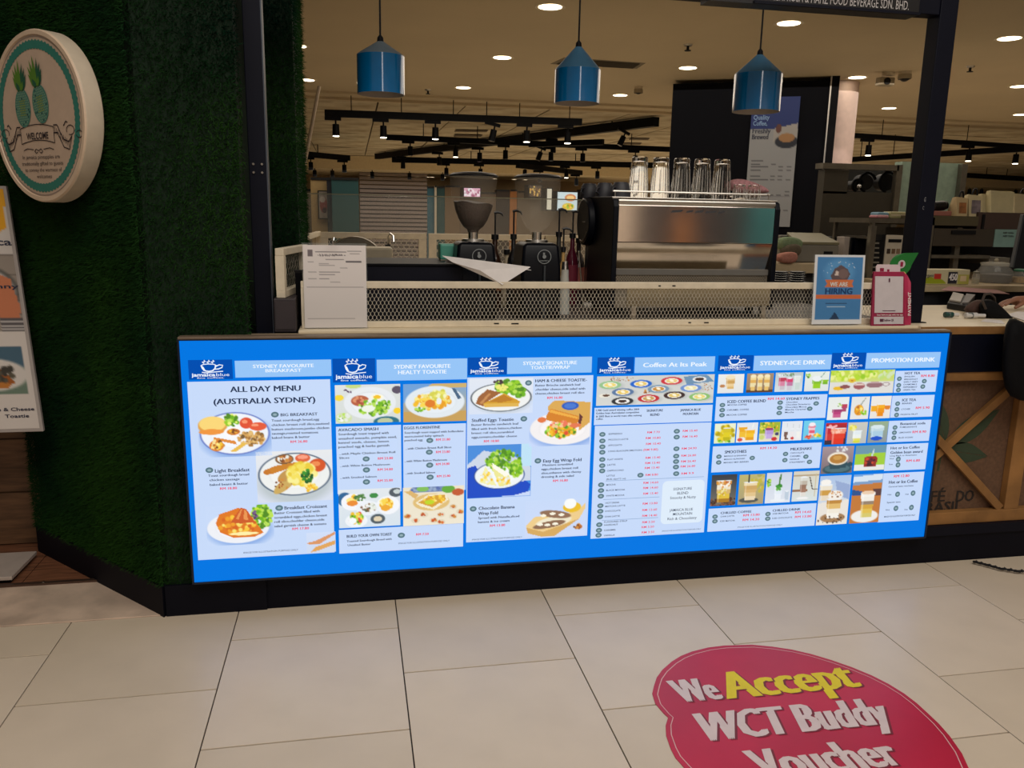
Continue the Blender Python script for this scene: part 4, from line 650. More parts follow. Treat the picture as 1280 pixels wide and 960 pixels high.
grinder(.79, False, 'black coffee grinder with empty clear hopper, next to the syrup bottles')

# folded papers lying over the rail
pp = thing('folded_papers', 'folded white paper sheets draped over the screen rail before the grinders', 'paper', (.5, 3.25, 1.266))
def sheet(mb, pts, y=3.2, t=.0015): return mb.slab([PY(a, b, d) for a, b, d in pts], (0, .0015, t))
sheet(MB(), [(553, 320, 3.30), (640, 331, 3.28), (663, 334, 3.26), (628, 356, 3.18), (600, 338, 3.2), (566, 328, 3.25)]).build('top_sheet', paper, pp)
sheet(MB(), [(560, 324, 3.31), (638, 338, 3.25), (632, 342, 3.24), (556, 328, 3.3)]).build('rolled_sheet', mat('grey_paper', S(150, 146, 146), .7), pp)
sheet(MB(), [(615, 328, 3.34), (664, 338, 3.3), (650, 336, 3.3), (640, 340, 3.28)]).build('lower_sheet', paper, pp)

# coffee machine, back towards the customers
cm = thing('espresso_machine', 'large espresso machine, black sides and mirror steel back, glasses on top', 'espresso machine', (1.5, 3.7, 1.089))
def profile(mb, pts, x0, x1): return mb.slab([Vector((x0, y, z)) for y, z in pts], (x1-x0, 0, 0))
side = [(3.47, 1.12), (3.47, 1.57), (3.485, 1.6), (3.52, 1.613), (3.78, 1.617)] + [(3.86+.125*math.cos(math.radians(a)), 1.50+.118*math.sin(math.radians(a))) for a in range(88, -95, -14)] + [(3.86, 1.12)]
for x0, x1 in ((1.118, 1.142), (1.878, 1.902)): profile(MB(), side, x0, x1).build('side_panel', mat('machine_black', S(6, 9, 19), .45, spec=.18), cm, bevel=.004)
dc = MB().cyl((1.085, 3.84, 1.5), (1.118, 3.84, 1.5), .108, .112, 36).build('side_disc', mat('machine_black', S(6, 9, 19), .45, spec=.18), cm, smooth=True, bevel=.006)
MB().box(1.083, 1.085, 3.80, 3.84, 1.498, 1.503).build('disc_mark', grey, cm); MB().tube([(1.083, 3.84+.09*math.cos(math.radians(a)), 1.5+.09*math.sin(math.radians(a))) for a in range(-150, -60, 10)], .002).build('disc_trim', steel, cm)
MB().box(1.142, 1.878, 3.52, 3.98, 1.13, 1.60).build('body', mat('body_grey', S(120, 116, 112), .3, .8), cm)
MB().box(1.142, 1.878, 3.475, 3.52, 1.418, 1.578).build('upper_back_panel', mirror, cm, bevel=.002)
profile(MB(), [(3.476, 1.416), (3.50, 1.30), (3.52, 1.30), (3.52, 1.416)], 1.142, 1.878).build('lower_back_panel', mirror, cm)
MB().cyl((1.142, 3.493, 1.592), (1.878, 3.493, 1.592), .0165, n=20).build('top_roll', steel, cm, smooth=True)
MB().box(1.142, 1.878, 3.495, 3.515, 1.275, 1.3).build('grey_strip', mat('strip_grey', S(110, 106, 100), .5), cm)
MB().box(1.142, 1.878, 3.5, 3.515, 1.13, 1.275).build('vent_panel', mat('vent_steel', S(150, 140, 124), .4, .5), cm)
mb = MB()
for j in range(5):
    for i in range(60): xx = 1.15+i*.012+(j % 2)*.006; mb.box(xx, xx+.005, 3.4985, 3.5, 1.24+j*.007, 1.243+j*.007)
mb.build('vent_holes', dark, cm, kind='stuff')
MB().box(1.12, 1.90, 3.50, 3.99, 1.603, 1.612).build('cup_tray', steel, cm, bevel=.002)
mb = MB(); mb.tube([(1.13, 3.53, 1.637), (1.86, 3.53, 1.637), (1.89, 3.56, 1.637), (1.89, 3.97, 1.637)], .004)
for x in (1.14, 1.4, 1.65, 1.87): mb.cyl((x, 3.53, 1.612), (x, 3.53, 1.637), .003)
mb.build('cup_rail', steel, cm, smooth=True)
for x in (1.19, 1.83):
    for y in (3.56, 3.92): MB().cyl((x, y, 1.089), (x, y, 1.13), .022, .018).build('foot', dark, cm)
mk = MB()
for i, (a, w_) in enumerate([(1.38, .05), (1.45, .03), (1.49, .04), (1.54, .05), (1.6, .03)]): mk.add([(a, 3.4745, 1.548), (a+w_, 3.4745, 1.552), (a+w_+.008, 3.4745, 1.562), (a+.008, 3.4745, 1.558)], [(0, 1, 2, 3)])
mk.build('back_emblem', mat('emblem_dark', S(60, 60, 64), .5), cm)
# tumblers upside down on the machine
gm = mat('tumbler_glass', (1, .98, .95), .03, trans=1); 
def tumbler(x, y, h, r0, r1, label, grp):
    t_ = thing('glass_tumbler', label, 'glass', (x, y, 1.6125), grp); z = 1.6125
    prof = [(r0, z), (r0*.985, z+h*.3), (r1*1.04, z+h*.8), (r1, z+h*.97), (r1*.85, z+h), (.0005, z+h)]
    inn = [(.0005, z+h*.9), (r1*.86, z+h*.88), (r0*.88, z+.3*h), (r0*.93, z)]
    mb = MB(); mb.lathe((x, y, 0), prof + inn + [(r0, z)], 20)
    # faceted lower half
    mb.build('glass_body', gm, t_)
    mf = MB()
    for k in range(10):
        a = 2*math.pi*k/10; p0 = (x+r0*1.0*math.cos(a), y+r0*1.0*math.sin(a), z+h*.12); p1 = (x+r1*1.06*math.cos(a), y+r1*1.06*math.sin(a), z+h*.72); mf.cyl(p0, p1, .0026, .0015, 5)
    mf.build('flute_ribs', mat('glass_rib', (.85, .8, .74), .08, alpha=.45, spec=.9), t_, kind='stuff'); return t_
for i, x in enumerate((1.306, 1.41, 1.512, 1.613, 1.712)): tumbler(x, 3.7, .185, .045, .036, f'tall upturned glass tumbler on the espresso machine, {ordw(i)} from the left', 'tall tumblers on the machine')
for i, x in enumerate((1.768, 1.84)): tumbler(x, 3.62, .07, .032, .027, f'short upturned shot glass on the espresso machine, {["left","right"][i]} one', 'shot glasses on the machine')
for i, x in enumerate((1.135, 1.175, 1.215)):
    yc = (3.92, 3.80, 3.68)[i]; c = thing('dark_cup', f'dark upturned cup at the left end of the machine top, {ordw(i)} from the left', 'cup', (x, yc, 1.6125), 'dark cups on the machine')
    MB().lathe((x, yc, 0), [(.045, 1.6125), (.046, 1.62), (.04, 1.665), (.03, 1.681), (.0005, 1.683)], 20).build('cup_body', mat('cup_charcoal', S(52, 52, 58), .5), c, smooth=True)
    MB().tube([(x-.036, yc-.03, 1.63), (x-.055, yc-.045, 1.64), (x-.05, yc-.04, 1.656), (x-.032, yc-.025, 1.66)], .004).build('handle', mat('cup_charcoal', S(52, 52, 58), .5), c, smooth=True)
def cloth(name, label, pts, y, dep, m_, amp=.012, n=18):
    """soft lumpy cloth grown from an outline, folds in true depth"""
    mb = MB(); N_ = len(pts); c = [PY(a, b, y) for a, b in pts]; ctr = sum(c, Vector())/N_
    layers = [(0.0, 1.0), (.35, 1.0), (.75, .85), (1, .5)]
    for k, (d, s) in enumerate(layers):
        for i, p_ in enumerate(c): mb.v.append(ctr + (p_-ctr)*s + Vector((0, dep*(d-.5), amp*math.sin(i*1.7+k))))
    for k in range(3): mb.f += [(k*N_+i, k*N_+(i+1) % N_, (k+1)*N_+(i+1) % N_, (k+1)*N_+i) for i in range(N_)]
    mb.f += [tuple(range(N_-1, -1, -1)), tuple(range(3*N_, 4*N_))]
    o = mb.build(name, m_, None, smooth=True, sub=2); return tag(o, label, 'cloth')
cloth('pink_cloth', 'pink cleaning cloth bunched on the right end of the machine top', [(905, 226), (920, 223), (938, 228), (952, 234), (958, 241), (950, 243), (930, 240), (908, 240)], 3.82, .16, mat('pink_terry', S(196, 142, 146), .95, noise=.15, nscale=90, bump=.6), .003)

# syrup and sauce bottles between grinder and machine
def bottle(px, pyb, pyt, y, rpx, col, lab, cat='bottle', pump=True, capc=None, labelc=(200, 160, 90), zb=None):
    b = PY(px, pyb, y); t = PY(px, pyt, y); H = t.z-1.0895; x = b.x; r = rpx*y/F_PX*1.03; z0 = 1.0895
    o = thing('syrup_bottle' if cat == 'bottle' else 'sauce_bottle', lab, cat, (x, y, z0), 'bottles between the grinders and the machine')
    hb = H*(.72 if pump else .86); pr = [(.0005, z0), (r, z0), (r, z0+hb*.62), (r*.85, z0+hb*.72), (r*.36, z0+hb*.84), (r*.34, z0+hb)]
    MB().lathe((x, y, 0), pr+[(.0005, z0+hb)], 18).build('bottle_body', mat('bottle_%d_%d_%d' % col, S(*col), .15, coat=.5), o, smooth=True)
    MB().lathe((x, y, 0), [(r*1.02, z0+hb*.25), (r*1.02, z0+hb*.6)], 18).build('label', mat('label_%d_%d_%d' % labelc, S(*labelc), .6), o, smooth=True)
    k = mat('pump_black', S(18, 18, 22), .4)
    MB().cyl((x, y, z0+hb-.004), (x, y, z0+hb+.02), r*.5).build('cap', k if capc is None else mat('cap_%d' % capc[0], S(*capc), .4), o, smooth=True)
    if pump:
        zt = z0+H; mb = MB().cyl((x, y, z0+hb+.02), (x, y, zt-.012), .004); mb.tube([(x-.006, y, zt-.008), (x+.012, y, zt-.004), (x+.03, y-.005, zt-.01), (x+.036, y-.006, zt-.022)], [.006, .006, .0045, .003]); mb.build('pump', k, o, smooth=True)
    return o
bottle(618, 350, 264, 3.86, 9, (60, 34, 22), 'brown syrup bottle with black pump left of the second grinder', labelc=(150, 84, 40))
bottle(641, 350, 262, 3.74, 8, (24, 22, 26), 'black syrup bottle with tall pump between the two grinders', labelc=(70, 66, 60))
bottle(697, 350, 260, 3.92, 8, (60, 58, 54), 'dark pump bottle just right of the second grinder', labelc=(170, 150, 110))
bottle(703, 350, 284, 3.70, 6, (190, 150, 90), 'slim amber bottle with black nozzle right of the second grinder', labelc=(214, 176, 110))
bottle(714, 350, 263, 3.98, 8, (92, 22, 44), 'dark red syrup bottle with black pump beside the coffee machine', labelc=(130, 40, 60))
bottle(722, 350, 272, 4.02, 8, (44, 26, 36), 'purple-black pump bottle touching the coffee machine', labelc=(190, 110, 96))
bottle(633, 350, 306, 3.92, 8, (206, 190, 160), 'cream squeeze bottle behind the papers, between the grinders', pump=False, labelc=(224, 210, 180))
o = thing('milk_carton', 'small pale carton standing behind the amber bottle', 'carton', (.93, 4.05, 1.0895)); x = PY(690, 300, 4.05).x
MB().box(x-.035, x+.035, 4.02, 4.09, 1.0895, 1.40).slab([(x-.035, 4.02, 1.40), (x-.035, 4.09, 1.40), (x-.035, 4.055, 1.43)], (.07, 0, 0)).build('carton_body', mat('carton_cream', S(190, 170, 134), .6), o); MB().box(x-.036, x+.036, 4.018, 4.02, 1.2, 1.36).build('carton_print', mat('carton_tan', S(150, 110, 70), .6), o)
o = thing('glass_shaker', 'small clear glass shaker with metal lid in front of the bottles', 'shaker', (1.0, 3.6, 1.0895)); p_ = PY(706, 340, 3.6)
MB().lathe((p_.x, 3.6, 0), [(.0005, 1.09), (.026, 1.09), (.024, 1.2), (.018, 1.26), (.017, 1.29)], 20).build('shaker_glass', mat('frosted_jar', (.75, .78, .74), .2, alpha=.55), o, smooth=True); MB().cyl((p_.x, 3.6, 1.29), (p_.x, 3.6, 1.325), .017, .013).build('metal_lid', steel, o, smooth=True)
o = MB().cyl((1.055, 3.66, 1.09), (1.02, 3.66, 1.37), .004).build('stirring_spoon', steel, None, smooth=True); tag(o, 'thin steel spoon leaning beside the coffee machine', 'spoon')
o = thing('teal_tub', 'teal plastic tub with pale base left of the first grinder', 'tub', (.35, 3.6, 1.328)); a = PY(549, 315, 3.6); b = PY(571, 315, 3.6)
MB().box(a.x, b.x, 3.56, 3.66, 1.33, 1.398).build('tub_body', mat('teal_plastic', S(74, 150, 130), .5), o, bevel=.008); MB().box(a.x+.004, b.x-.004, 3.565, 3.655, 1.3285, 1.334).build('tub_base', white, o)

# hiring poster and payment stand
hp = thing('hiring_poster_stand', 'blue and white hiring poster in an acrylic stand on the ledge', 'poster', (2.03, 3.17, 1.089))
M = rot('X', -4, (0, 3.15, 1.09))
MB().box(1.912, 2.15, 3.156, 3.162, 1.093, 1.388, M).build('acrylic_back', thin, hp); MB().box(1.915, 2.147, 3.13, 3.175, 1.0885, 1.094).build('acrylic_foot', thin, hp)
BL = (70, 132, 188)
q = Pic(66, 84, (222, 224, 228)).r(.05, .03, .96, .93, BL, 1); q.e(.5, .24, .3, .18, (88, 152, 206), 0, .4).scat(.5, .2, .32, .14, 26, .008, [(210, 225, 240)])
q.p([(.33, .3), (.4, .2), (.52, .14), (.66, .2), (.72, .28), (.66, .36), (.36, .36)], (96, 80, 84)).p([(.4, .3), (.44, .22), (.52, .26), (.5, .3)], (214, 196, 188)).e(.58, .27, .1, .07, (120, 98, 96)).p([(.22, .36), (.8, .36), (.76, .41), (.8, .46), (.22, .46), (.27, .41)], (214, 118, 70)).r(.05, .57, .96, .63, (214, 112, 66)).r(.25, .69, .68, .71, (40, 70, 110)).r(.3, .665, .62, .672, (180, 205, 226)).r(.28, .74, .66, .747, (180, 205, 226)).p([(.45, .82), (.55, .93), (.35, .93)], (34, 62, 96))
q.build('poster_sheet', M @ Vector((1.914, 3.154, 1.386)), Vector((.234, 0, 0)), M.to_3x3() @ Vector((0, 0, -.292)), pm, hp)
d = M.to_3x3() @ Vector((0, 0, 1)); tx = MB(); o_ = M @ Vector((1.914, 3.1525, 1.386))
put_text(tx, 'WE ARE', o_+Vector((.076, 0, 0))-d*.132, (.082, 0, 0), d*.018, .03); tx.build('we_are_lettering', mat('poster_white', S(226, 222, 216), .6), hp)
tx = MB(); put_text(tx, 'HIRING', o_+Vector((.056, 0, 0))-d*.164, (.125, 0, 0), d*.024, .035); tx.build('hiring_lettering', mat('poster_navy', S(22, 62, 116), .6), hp)
qs = thing('payment_stand', 'magenta payment display stand with white cards beside the right post', 'payment stand', (2.28, 3.17, 1.089))
mag = mat('magenta_card', S(150, 20, 64), .5); 
MB().slab([(2.178, 3.125, 1.089), (2.34, 3.125, 1.089), (2.352, 3.185, 1.315), (2.205, 3.185, 1.315)], (0, .012, 0)).build('front_panel', mag, qs, bevel=.002)
MB().slab([(2.342, 3.137, 1.089), (2.39, 3.155, 1.089), (2.392, 3.19, 1.27), (2.378, 3.2, 1.30), (2.354, 3.197, 1.315)], (0, .01, 0)).build('side_panel', mat('pink_card', S(184, 46, 86), .5), qs)
MB().slab([(2.22, 3.188, 1.288), (2.335, 3.188, 1.288), (2.34, 3.2, 1.335), (2.33, 3.204, 1.345), (2.232, 3.204, 1.345), (2.222, 3.2, 1.335)], (0, .004, 0)).build('top_tab', mat('tab_white', S(208, 186, 190), .4), qs)
def onp(x, z): return Vector((x, 3.1235+(z-1.089)*.265, z))
def pq(mb, x0, x1, z0, z1, k=.085, lift=0): mb.add([onp(x0+(z0-1.089)*k, z0)-Vector((0, lift, 0)), onp(x1+(z0-1.089)*k, z0)-Vector((0, lift, 0)), onp(x1+(z1-1.089)*k, z1)-Vector((0, lift, 0)), onp(x0+(z1-1.089)*k, z1)-Vector((0, lift, 0))], [(0, 1, 2, 3)])
mb = MB(); pq(mb, 2.19, 2.326, 1.143, 1.296); pq(mb, 2.188, 2.33, 1.096, 1.127); mb.build('white_cards', mat('card_white', S(200, 190, 192), .5), qs)
mb = MB(); pq(mb, 2.255, 2.262, 1.272, 1.288, lift=.001); pq(mb, 2.216, 2.232, 1.106, 1.118, lift=.001); put_text(mb, 'DuitNow QR', onp(2.235, 1.108)-Vector((0, .001, 0)), (.05, 0, 0), (0, .0024, .009)); pq(mb, 2.228, 2.29, 1.15, 1.153, lift=.001); mb.build('card_marks', mat('mark_dark', S(80, 30, 56), .5), qs)
mb = MB(); put_text(mb, 'Scan here to pay with any app', onp(2.205, 1.132)-Vector((0, .001, 0)), (.125, 0, 0), (0, .0016, .006)); put_text(mb, 'PAYMENT', Vector((2.374, 3.141, 1.13)), (0.004, .022, .10), (-.014, 0, 0), .02); mb.build('white_lettering', mat('poster_white', S(226, 222, 216), .6), qs)
mb = MB(); mb.box(2.24, 2.258, 3.195, 3.197, 1.315, 1.33); mb.box(2.275, 2.285, 3.195, 3.197, 1.315, 1.325); mb.build('tab_icons', mag, qs)
gt = thing('green_leaf_tag', 'round green leaf-shaped tag fixed on top of the payment stand', 'tag', (2.36, 3.2, 1.3))
cx, cz = 2.345, 1.345; pts = [(cx-.052*math.cos(math.radians(a)), 3.205, cz-.046*math.sin(math.radians(a))) for a in range(-70, 190, 13)] + [(cx+.076, 3.2, cz+.052), (cx+.01, 3.2, cz+.05)]
MB().slab(pts, (0, .004, 0)).build('leaf_disc', mat('leaf_green', S(30, 116, 48), .5), gt)
mb = MB(); mb.add([(cx+.002+.018*math.cos(t*.4), 3.2035, cz+.002+.018*math.sin(t*.4)) for t in range(16)], [tuple(range(16))]); mb.build('white_disc', mat('card_white', S(200, 190, 192), .5), gt)
mb = MB(); mb.box(cx-.004, cx+.008, 3.202, 3.203, cz-.008, cz+.012); mb.build('disc_mark', mag, gt); mb = MB(); mb.slab([(cx-.03, 3.204, cz-.04), (cx+.03, 3.204, cz-.04), (cx+.02, 3.204, cz-.03), (cx-.036, 3.204, cz-.03)], (0, -.001, 0)).build('yellow_band', mat('pale_yellow', S(206, 200, 120), .5), gt)
MB().box(cx+.0, cx+.008, 3.209, 3.214, 1.29, cz).build('stem', mag, gt)

# worktop at the right end
cr = thing('card_terminal', 'grey and black card terminal lying on the worktop beside the black bag', 'card terminal', (3.0, 3.8, 1.089))
def wp(a, b, z=1.0895): return PZ(a, b, z)
pa, pb_, pc, pd_ = wp(1183, 386), wp(1208, 390), wp(1218, 378), wp(1190, 375)
MB().slab([pa, pb_, pc, pd_], (0, 0, .035)).build('terminal_body', dark, cr, bevel=.006)
MB().slab([v+Vector((0, 0, .036)) for v in (pa.lerp(pc, .06), pb_.lerp(pd_, .06).lerp(pa, .3), pc.lerp(pa, .25).lerp(pd_, .3), pd_)], (0, 0, .012)).build('terminal_lid', mat('terminal_grey', S(168, 160, 152), .4), cr, bevel=.003)
MB().slab([v+Vector((0, 0, .037)) for v in (pb_.lerp(pc, .1), pc, pc.lerp(pd_, .4), pb_.lerp(pa, .25))], (0, 0, .008)).build('keypad', mat('keypad_grey', S(96, 92, 92), .5), cr)
for nm, lb, u, v, cc in [('green_bottle_cap', 'small dark green capped vial lying on the worktop', 1180, 397, (22, 66, 60)), ('white_sanitiser', 'small white bottle lying at the worktop front edge', 1206, 398, (200, 196, 192))]:
    p_ = wp(u, v); o = thing(nm, lb, 'bottle', p_); w_ = .07 if 'green' in nm else .10
    MB().cyl(p_+Vector((0, 0, .014)), p_+Vector((w_*.6, -.004, .014)), .0135, n=16).build('body', mat(nm, S(*cc), .3), o, smooth=True, bevel=.003)
    MB().cyl(p_+Vector((w_*.6, -.004, .014)), p_+Vector((w_, -.006, .013)), .009, n=12).build('cap', mat('vial_white', S(204, 200, 196), .4), o, smooth=True)
    MB().cyl(p_+Vector((w_*.1, 0, .014)), p_+Vector((w_*.35, -.002, .014)), .0139, n=16).build('label_band', mat('vial_band', S(90, 96, 96), .5), o, smooth=True)
bg = thing('black_handbag', 'black handbag with looped strap flopped over the worktop right end', 'bag', (2.9, 3.35, 1.089))
bk = mat('bag_black', S(3, 3, 6), .8, spec=.2, bump=.3, nscale=30); tn = mat('scarf_brown', S(74, 52, 44), .9, noise=.3, nscale=30, bump=.5)
def lump(name, pts, d0, d1, m_, par, z=None):
    mb = MB(); n = len(pts); A_ = [PY(a, b, d0) for a, b in pts]; B_ = [PY(a, b, d1) for a, b in pts]; ca = sum(A_, Vector())/n; cb = sum(B_, Vector())/n
    for k, (L, c_, s) in enumerate(((A_, ca, .75), (A_, ca, 1), (B_, cb, 1), (B_, cb, .75))):
        for p_ in L: mb.v.append(c_+(p_-c_)*s+Vector((0, (-.02, 0, 0, .02)[k], 0)))
    for k in range(3): mb.f += [(k*n+i, k*n+(i+1) % n, (k+1)*n+(i+1) % n, (k+1)*n+i) for i in range(n)]
    mb.f += [tuple(range(n-1, -1, -1)), tuple(range(3*n, 4*n))]; return mb.build(name, m_, par, smooth=True, sub=1)
lump('bag_body', [(1220, 378), (1232, 372), (1246, 376), (1262, 394), (1272, 402), (1262, 410), (1252, 404), (1225, 398)], 3.35, 3.5, bk, bg)
lump('bag_side', [(1256, 400), (1266, 394), (1290, 408), (1330, 440), (1332, 508), (1290, 503), (1258, 500), (1252, 470), (1252, 440)], 2.94, 3.08, bk, bg)
MB().tube([PY(a, b, d) for a, b, d in [(1232, 386, 3.34), (1228, 376, 3.33), (1231, 368, 3.34), (1238, 367, 3.36), (1243, 372, 3.38), (1244, 384, 3.4)]], .006).build('strap_loop', mat('strap_brown', S(60, 48, 42), .6), bg, smooth=True)
MB().cyl(PY(1266, 405, 3.06), PY(1269, 412, 3.05), .005).build('buckle', chrome, bg, smooth=True)
o = lump('brown_scarf', [(1200, 388), (1214, 376), (1228, 372), (1232, 384), (1224, 397), (1214, 394)], 3.42, 3.56, tn, None); tag(o, 'crumpled brown cloth between the card terminal and the black bag', 'cloth')
o = MB().slab([wp(1226, 402), wp(1256, 405), wp(1252, 401), wp(1232, 399)], (0, 0, .002)).build('white_slip', paper); tag(o, 'thin white paper slip at the front right edge of the worktop', 'paper')
o = MB().slab([PZ(1258, 394, 1.09), PZ(1300, 408, 1.09), PZ(1320, 394, 1.09), PZ(1272, 390, 1.09)], (0, 0, .004)).build('paper_stack', paper, bevel=.001); tag(o, 'white papers under the reaching hand at the right picture edge', 'paper')
# ============================================================ LEFT SIDE: round sign, poster stand
rs = thing('round_welcome_sign', 'thick round white sign with two pineapples and a WELCOME ribbon on the turf wall', 'sign', A + D*.41 + Vector((0, 0, 1.54)))
R3 = Matrix.Rotation(math.radians(4), 3, 'Z'); NW = N; N = R3 @ N; Ds = R3 @ D
ctr = A + D*.418 + Vector((0, 0, 1.833)); RR = .294; U_ = -Ds; Z_ = Vector((0, 0, 1))     # U_ points to the viewer's right
MB().cyl(ctr + N*.035, ctr + N*.098, RR, RR, 72).build('drum', mat('sign_white', S(206, 190, 168), .5), rs, smooth=True, bevel=.003)
rim = MB(); K = 72
for r0, r1, h0, h1 in ((RR-.004, RR-.018, .104, .104), (RR-.018, RR-.021, .104, .096), (RR, RR-.004, .098, .104)):
    for i in range(K):
        c = []
        for r, a, h in ((r0, i, h0), (r0, i+1, h0), (r1, i+1, h1), (r1, i, h1)):
            t = 2*math.pi*a/K; c.append(ctr+N*h+U_*(r*math.cos(t))+Z_*(r*math.sin(t)))
        rim.add(c, [(0, 1, 2, 3)])
rim.build('raised_rim', mat('sign_rim', S(216, 190, 164), .5), rs)
def SP(x, z, h=.1): return ctr + N*h + U_*x + Z_*z      # metres on the sign face
def ringm(mb, r0, r1, h, n=120, teeth=0, x0=0, z0=0, sx=1, sz=1):
    for i in range(n):
        c = []
        for r, a in ((r0, i), (r0, i+1), (r1, i+1), (r1, i)):
            rr = r + (teeth*(1 if (a % 2) else -1) if teeth and r == r0 else 0) + (teeth*.6*(1 if (a % 2) else -1) if teeth and r == r1 else 0)
            t = 2*math.pi*a/n; c.append(SP(x0+rr*sx*math.cos(t), z0+rr*sz*math.sin(t), h))
        mb.add(c, [(0, 1, 2, 3)])
mb = MB(); ringm(mb, .274, .0001, .0995, 72); mb.build('sign_face', mat('sign_face', S(202, 176, 154), .6), rs)
mb = MB(); ringm(mb, .271, .267, .1003, 72); mb.build('grey_ring', mat('sign_ring', S(150, 132, 120), .6), rs)
mb = MB(); ringm(mb, .258, .229, .1008, 160, .003); mb.build('teal_ring', mat('sign_teal', S(46, 122, 108), .6), rs)
def pine(x, z, tilt, par):
    b = Matrix.Rotation(math.radians(tilt), 3, 'Y')
    def q(dx, dz, h=.102): v = b @ Vector((dx*1.38, 0, dz*1.08)); return SP(x+v.x, z+v.z, h)
    body = MB(); body.add([q(.036*math.cos(t*math.pi/12), .062*math.sin(t*math.pi/12), .1015) for t in range(24)], [tuple(range(24))]); body.build('pineapple_print', mat('pine_teal', S(70, 124, 110), .6), par)
    sc_ = {k: MB() for k in range(4)}
    for i in range(-5, 6):
        for j in range(-8, 9):
            dx = i*.0075+(j % 2)*.00375; dz = j*.0075
            if (dx/.033)**2+(dz/.058)**2 < 1:
                k = 1 if abs(dx) < .012 and abs(dz) < .03 else (2 if random.random() < .1 else 0); s_ = .0029
                sc_[k].add([q(dx-s_, dz), q(dx, dz-s_*1.1), q(dx+s_, dz), q(dx, dz+s_*1.1)], [(0, 1, 2, 3)])
    sc_[0].build('pineapple_scales', mat('pine_pale', S(126, 158, 130), .6), par, kind='stuff'); sc_[1].build('pineapple_scales', mat('pine_yellow', S(150, 156, 40), .6), par, kind='stuff')
    if sc_[2].v: sc_[2].build('pineapple_eyes', mat('pine_dark', S(16, 34, 40), .6), par, kind='stuff')
    lf = {0: MB(), 1: MB()}
    for k, (a, L) in enumerate([(-38, .035), (38, .035), (-30, .055), (30, .055), (-20, .075), (20, .072), (-10, .088), (11, .085), (0, .098), (-24, .03), (24, .03)]):
        t = math.radians(a); dx, dz = math.sin(t), math.cos(t); bx_, bz = dx*.01, .056; w_ = .006
        lf[k % 2].add([q(bx_-w_*dz, bz+w_*dx, .1022+.0002*k), q(bx_+dx*L*.5-w_*1.1*dz, bz+dz*L*.5+w_*dx, .1022+.0002*k), q(bx_+dx*L, bz+dz*L, .1022+.0002*k), q(bx_+dx*L*.5+w_*1.1*dz, bz+dz*L*.5-w_*dx, .1022+.0002*k), q(bx_+w_*dz, bz-w_*dx, .1022+.0002*k)], [(0, 1, 2, 3, 4)])
    lf[0].build('pineapple_crown', mat('pine_leaf', S(84, 128, 36), .6), par, kind='stuff'); lf[1].build('pineapple_crown', mat('pine_leaf_dark', S(28, 88, 62), .6), par, kind='stuff')
pine(-.088, .035, -2, rs); pine(.027, .044, -9, rs)
inkd = mat('sign_ink', S(38, 28, 34), .6)
mb = MB(); put_text(mb, 'WELCOME', SP(-.082, -.074, .1015), U_*.14, Z_*.022, .02)
for i, (s_, a, b) in enumerate([('In jamaica pineapples are', -.122, .118), ('traditionally gifted to guests', -.13, .135), ('to convey the warmest of', -.112, .124), ('welcomes', -.04, .058)]): put_text(mb, s_, SP(a, -.142-i*.0225, .1015), U_*(b-a), Z_*.013, 0)
mb.build('sign_lettering', inkd, rs, kind='stuff')
def stroke3(mb, pts, wd, h=.1014):
    pts = [(x*1.3-.012, z+.02) for x, z in pts]
    for (a, b), (c, d) in zip(pts, pts[1:]):
        v = Vector((c-a, d-b)); n = Vector((-v.y, v.x)).normalized()*wd/2; mb.add([SP(a-n.x, b-n.y, h), SP(c-n.x, d-n.y, h), SP(c+n.x, d+n.y, h), SP(a+n.x, b+n.y, h)], [(0, 1, 2, 3)])
rb = MB(); arc = lambda z, k: [(-.082+.0164*i, z+k*(1-((i-5)/5)**2)) for i in range(11)]
stroke3(rb, arc(-.056, .012), .003); stroke3(rb, arc(-.110, .012), .003)
for sg in (-1, 1):
    stroke3(rb, [(sg*.082, -.056), (sg*.082, -.11)], .003)
    pts = [(sg*.082, -.05), (sg*.10, -.05), (sg*.112, -.075), (sg*.125, -.10), (sg*.15, -.108), (sg*.165, -.09)]
    stroke3(rb, pts, .004); stroke3(rb, [(x, z-.026) for x, z in pts[:5]], .004); stroke3(rb, [(sg*.165, -.09), (sg*.15, -.134)], .003)
    for i in range(9): a = sg*(.088+.0075*i); z = -.055-.006*i; stroke3(rb, [(a, z), (a+sg*.001, z-.024)], .0022)
    stroke3(rb, [(sg*(.16+.018*math.cos(t)), -.07+.016*math.sin(t)) for t in np.linspace(-2, 3.6, 14)], .003); stroke3(rb, [(sg*(.20+.014*math.cos(t)), -.085+.012*math.sin(t)) for t in np.linspace(2.6, -3, 12)], .003); stroke3(rb, [(sg*.13, -.055), (sg*.142, -.04), (sg*.15, -.045)], .004)
    stroke3(rb, [(0, -.134), (sg*.012, -.128), (sg*.02, -.136), (sg*.012, -.143), (sg*.004, -.138)], .003); stroke3(rb, [(sg*.025, -.13), (sg*.055, -.126), (sg*.075, -.132)], .003)
rb.build('ribbon_drawing', inkd, rs, kind='stuff')

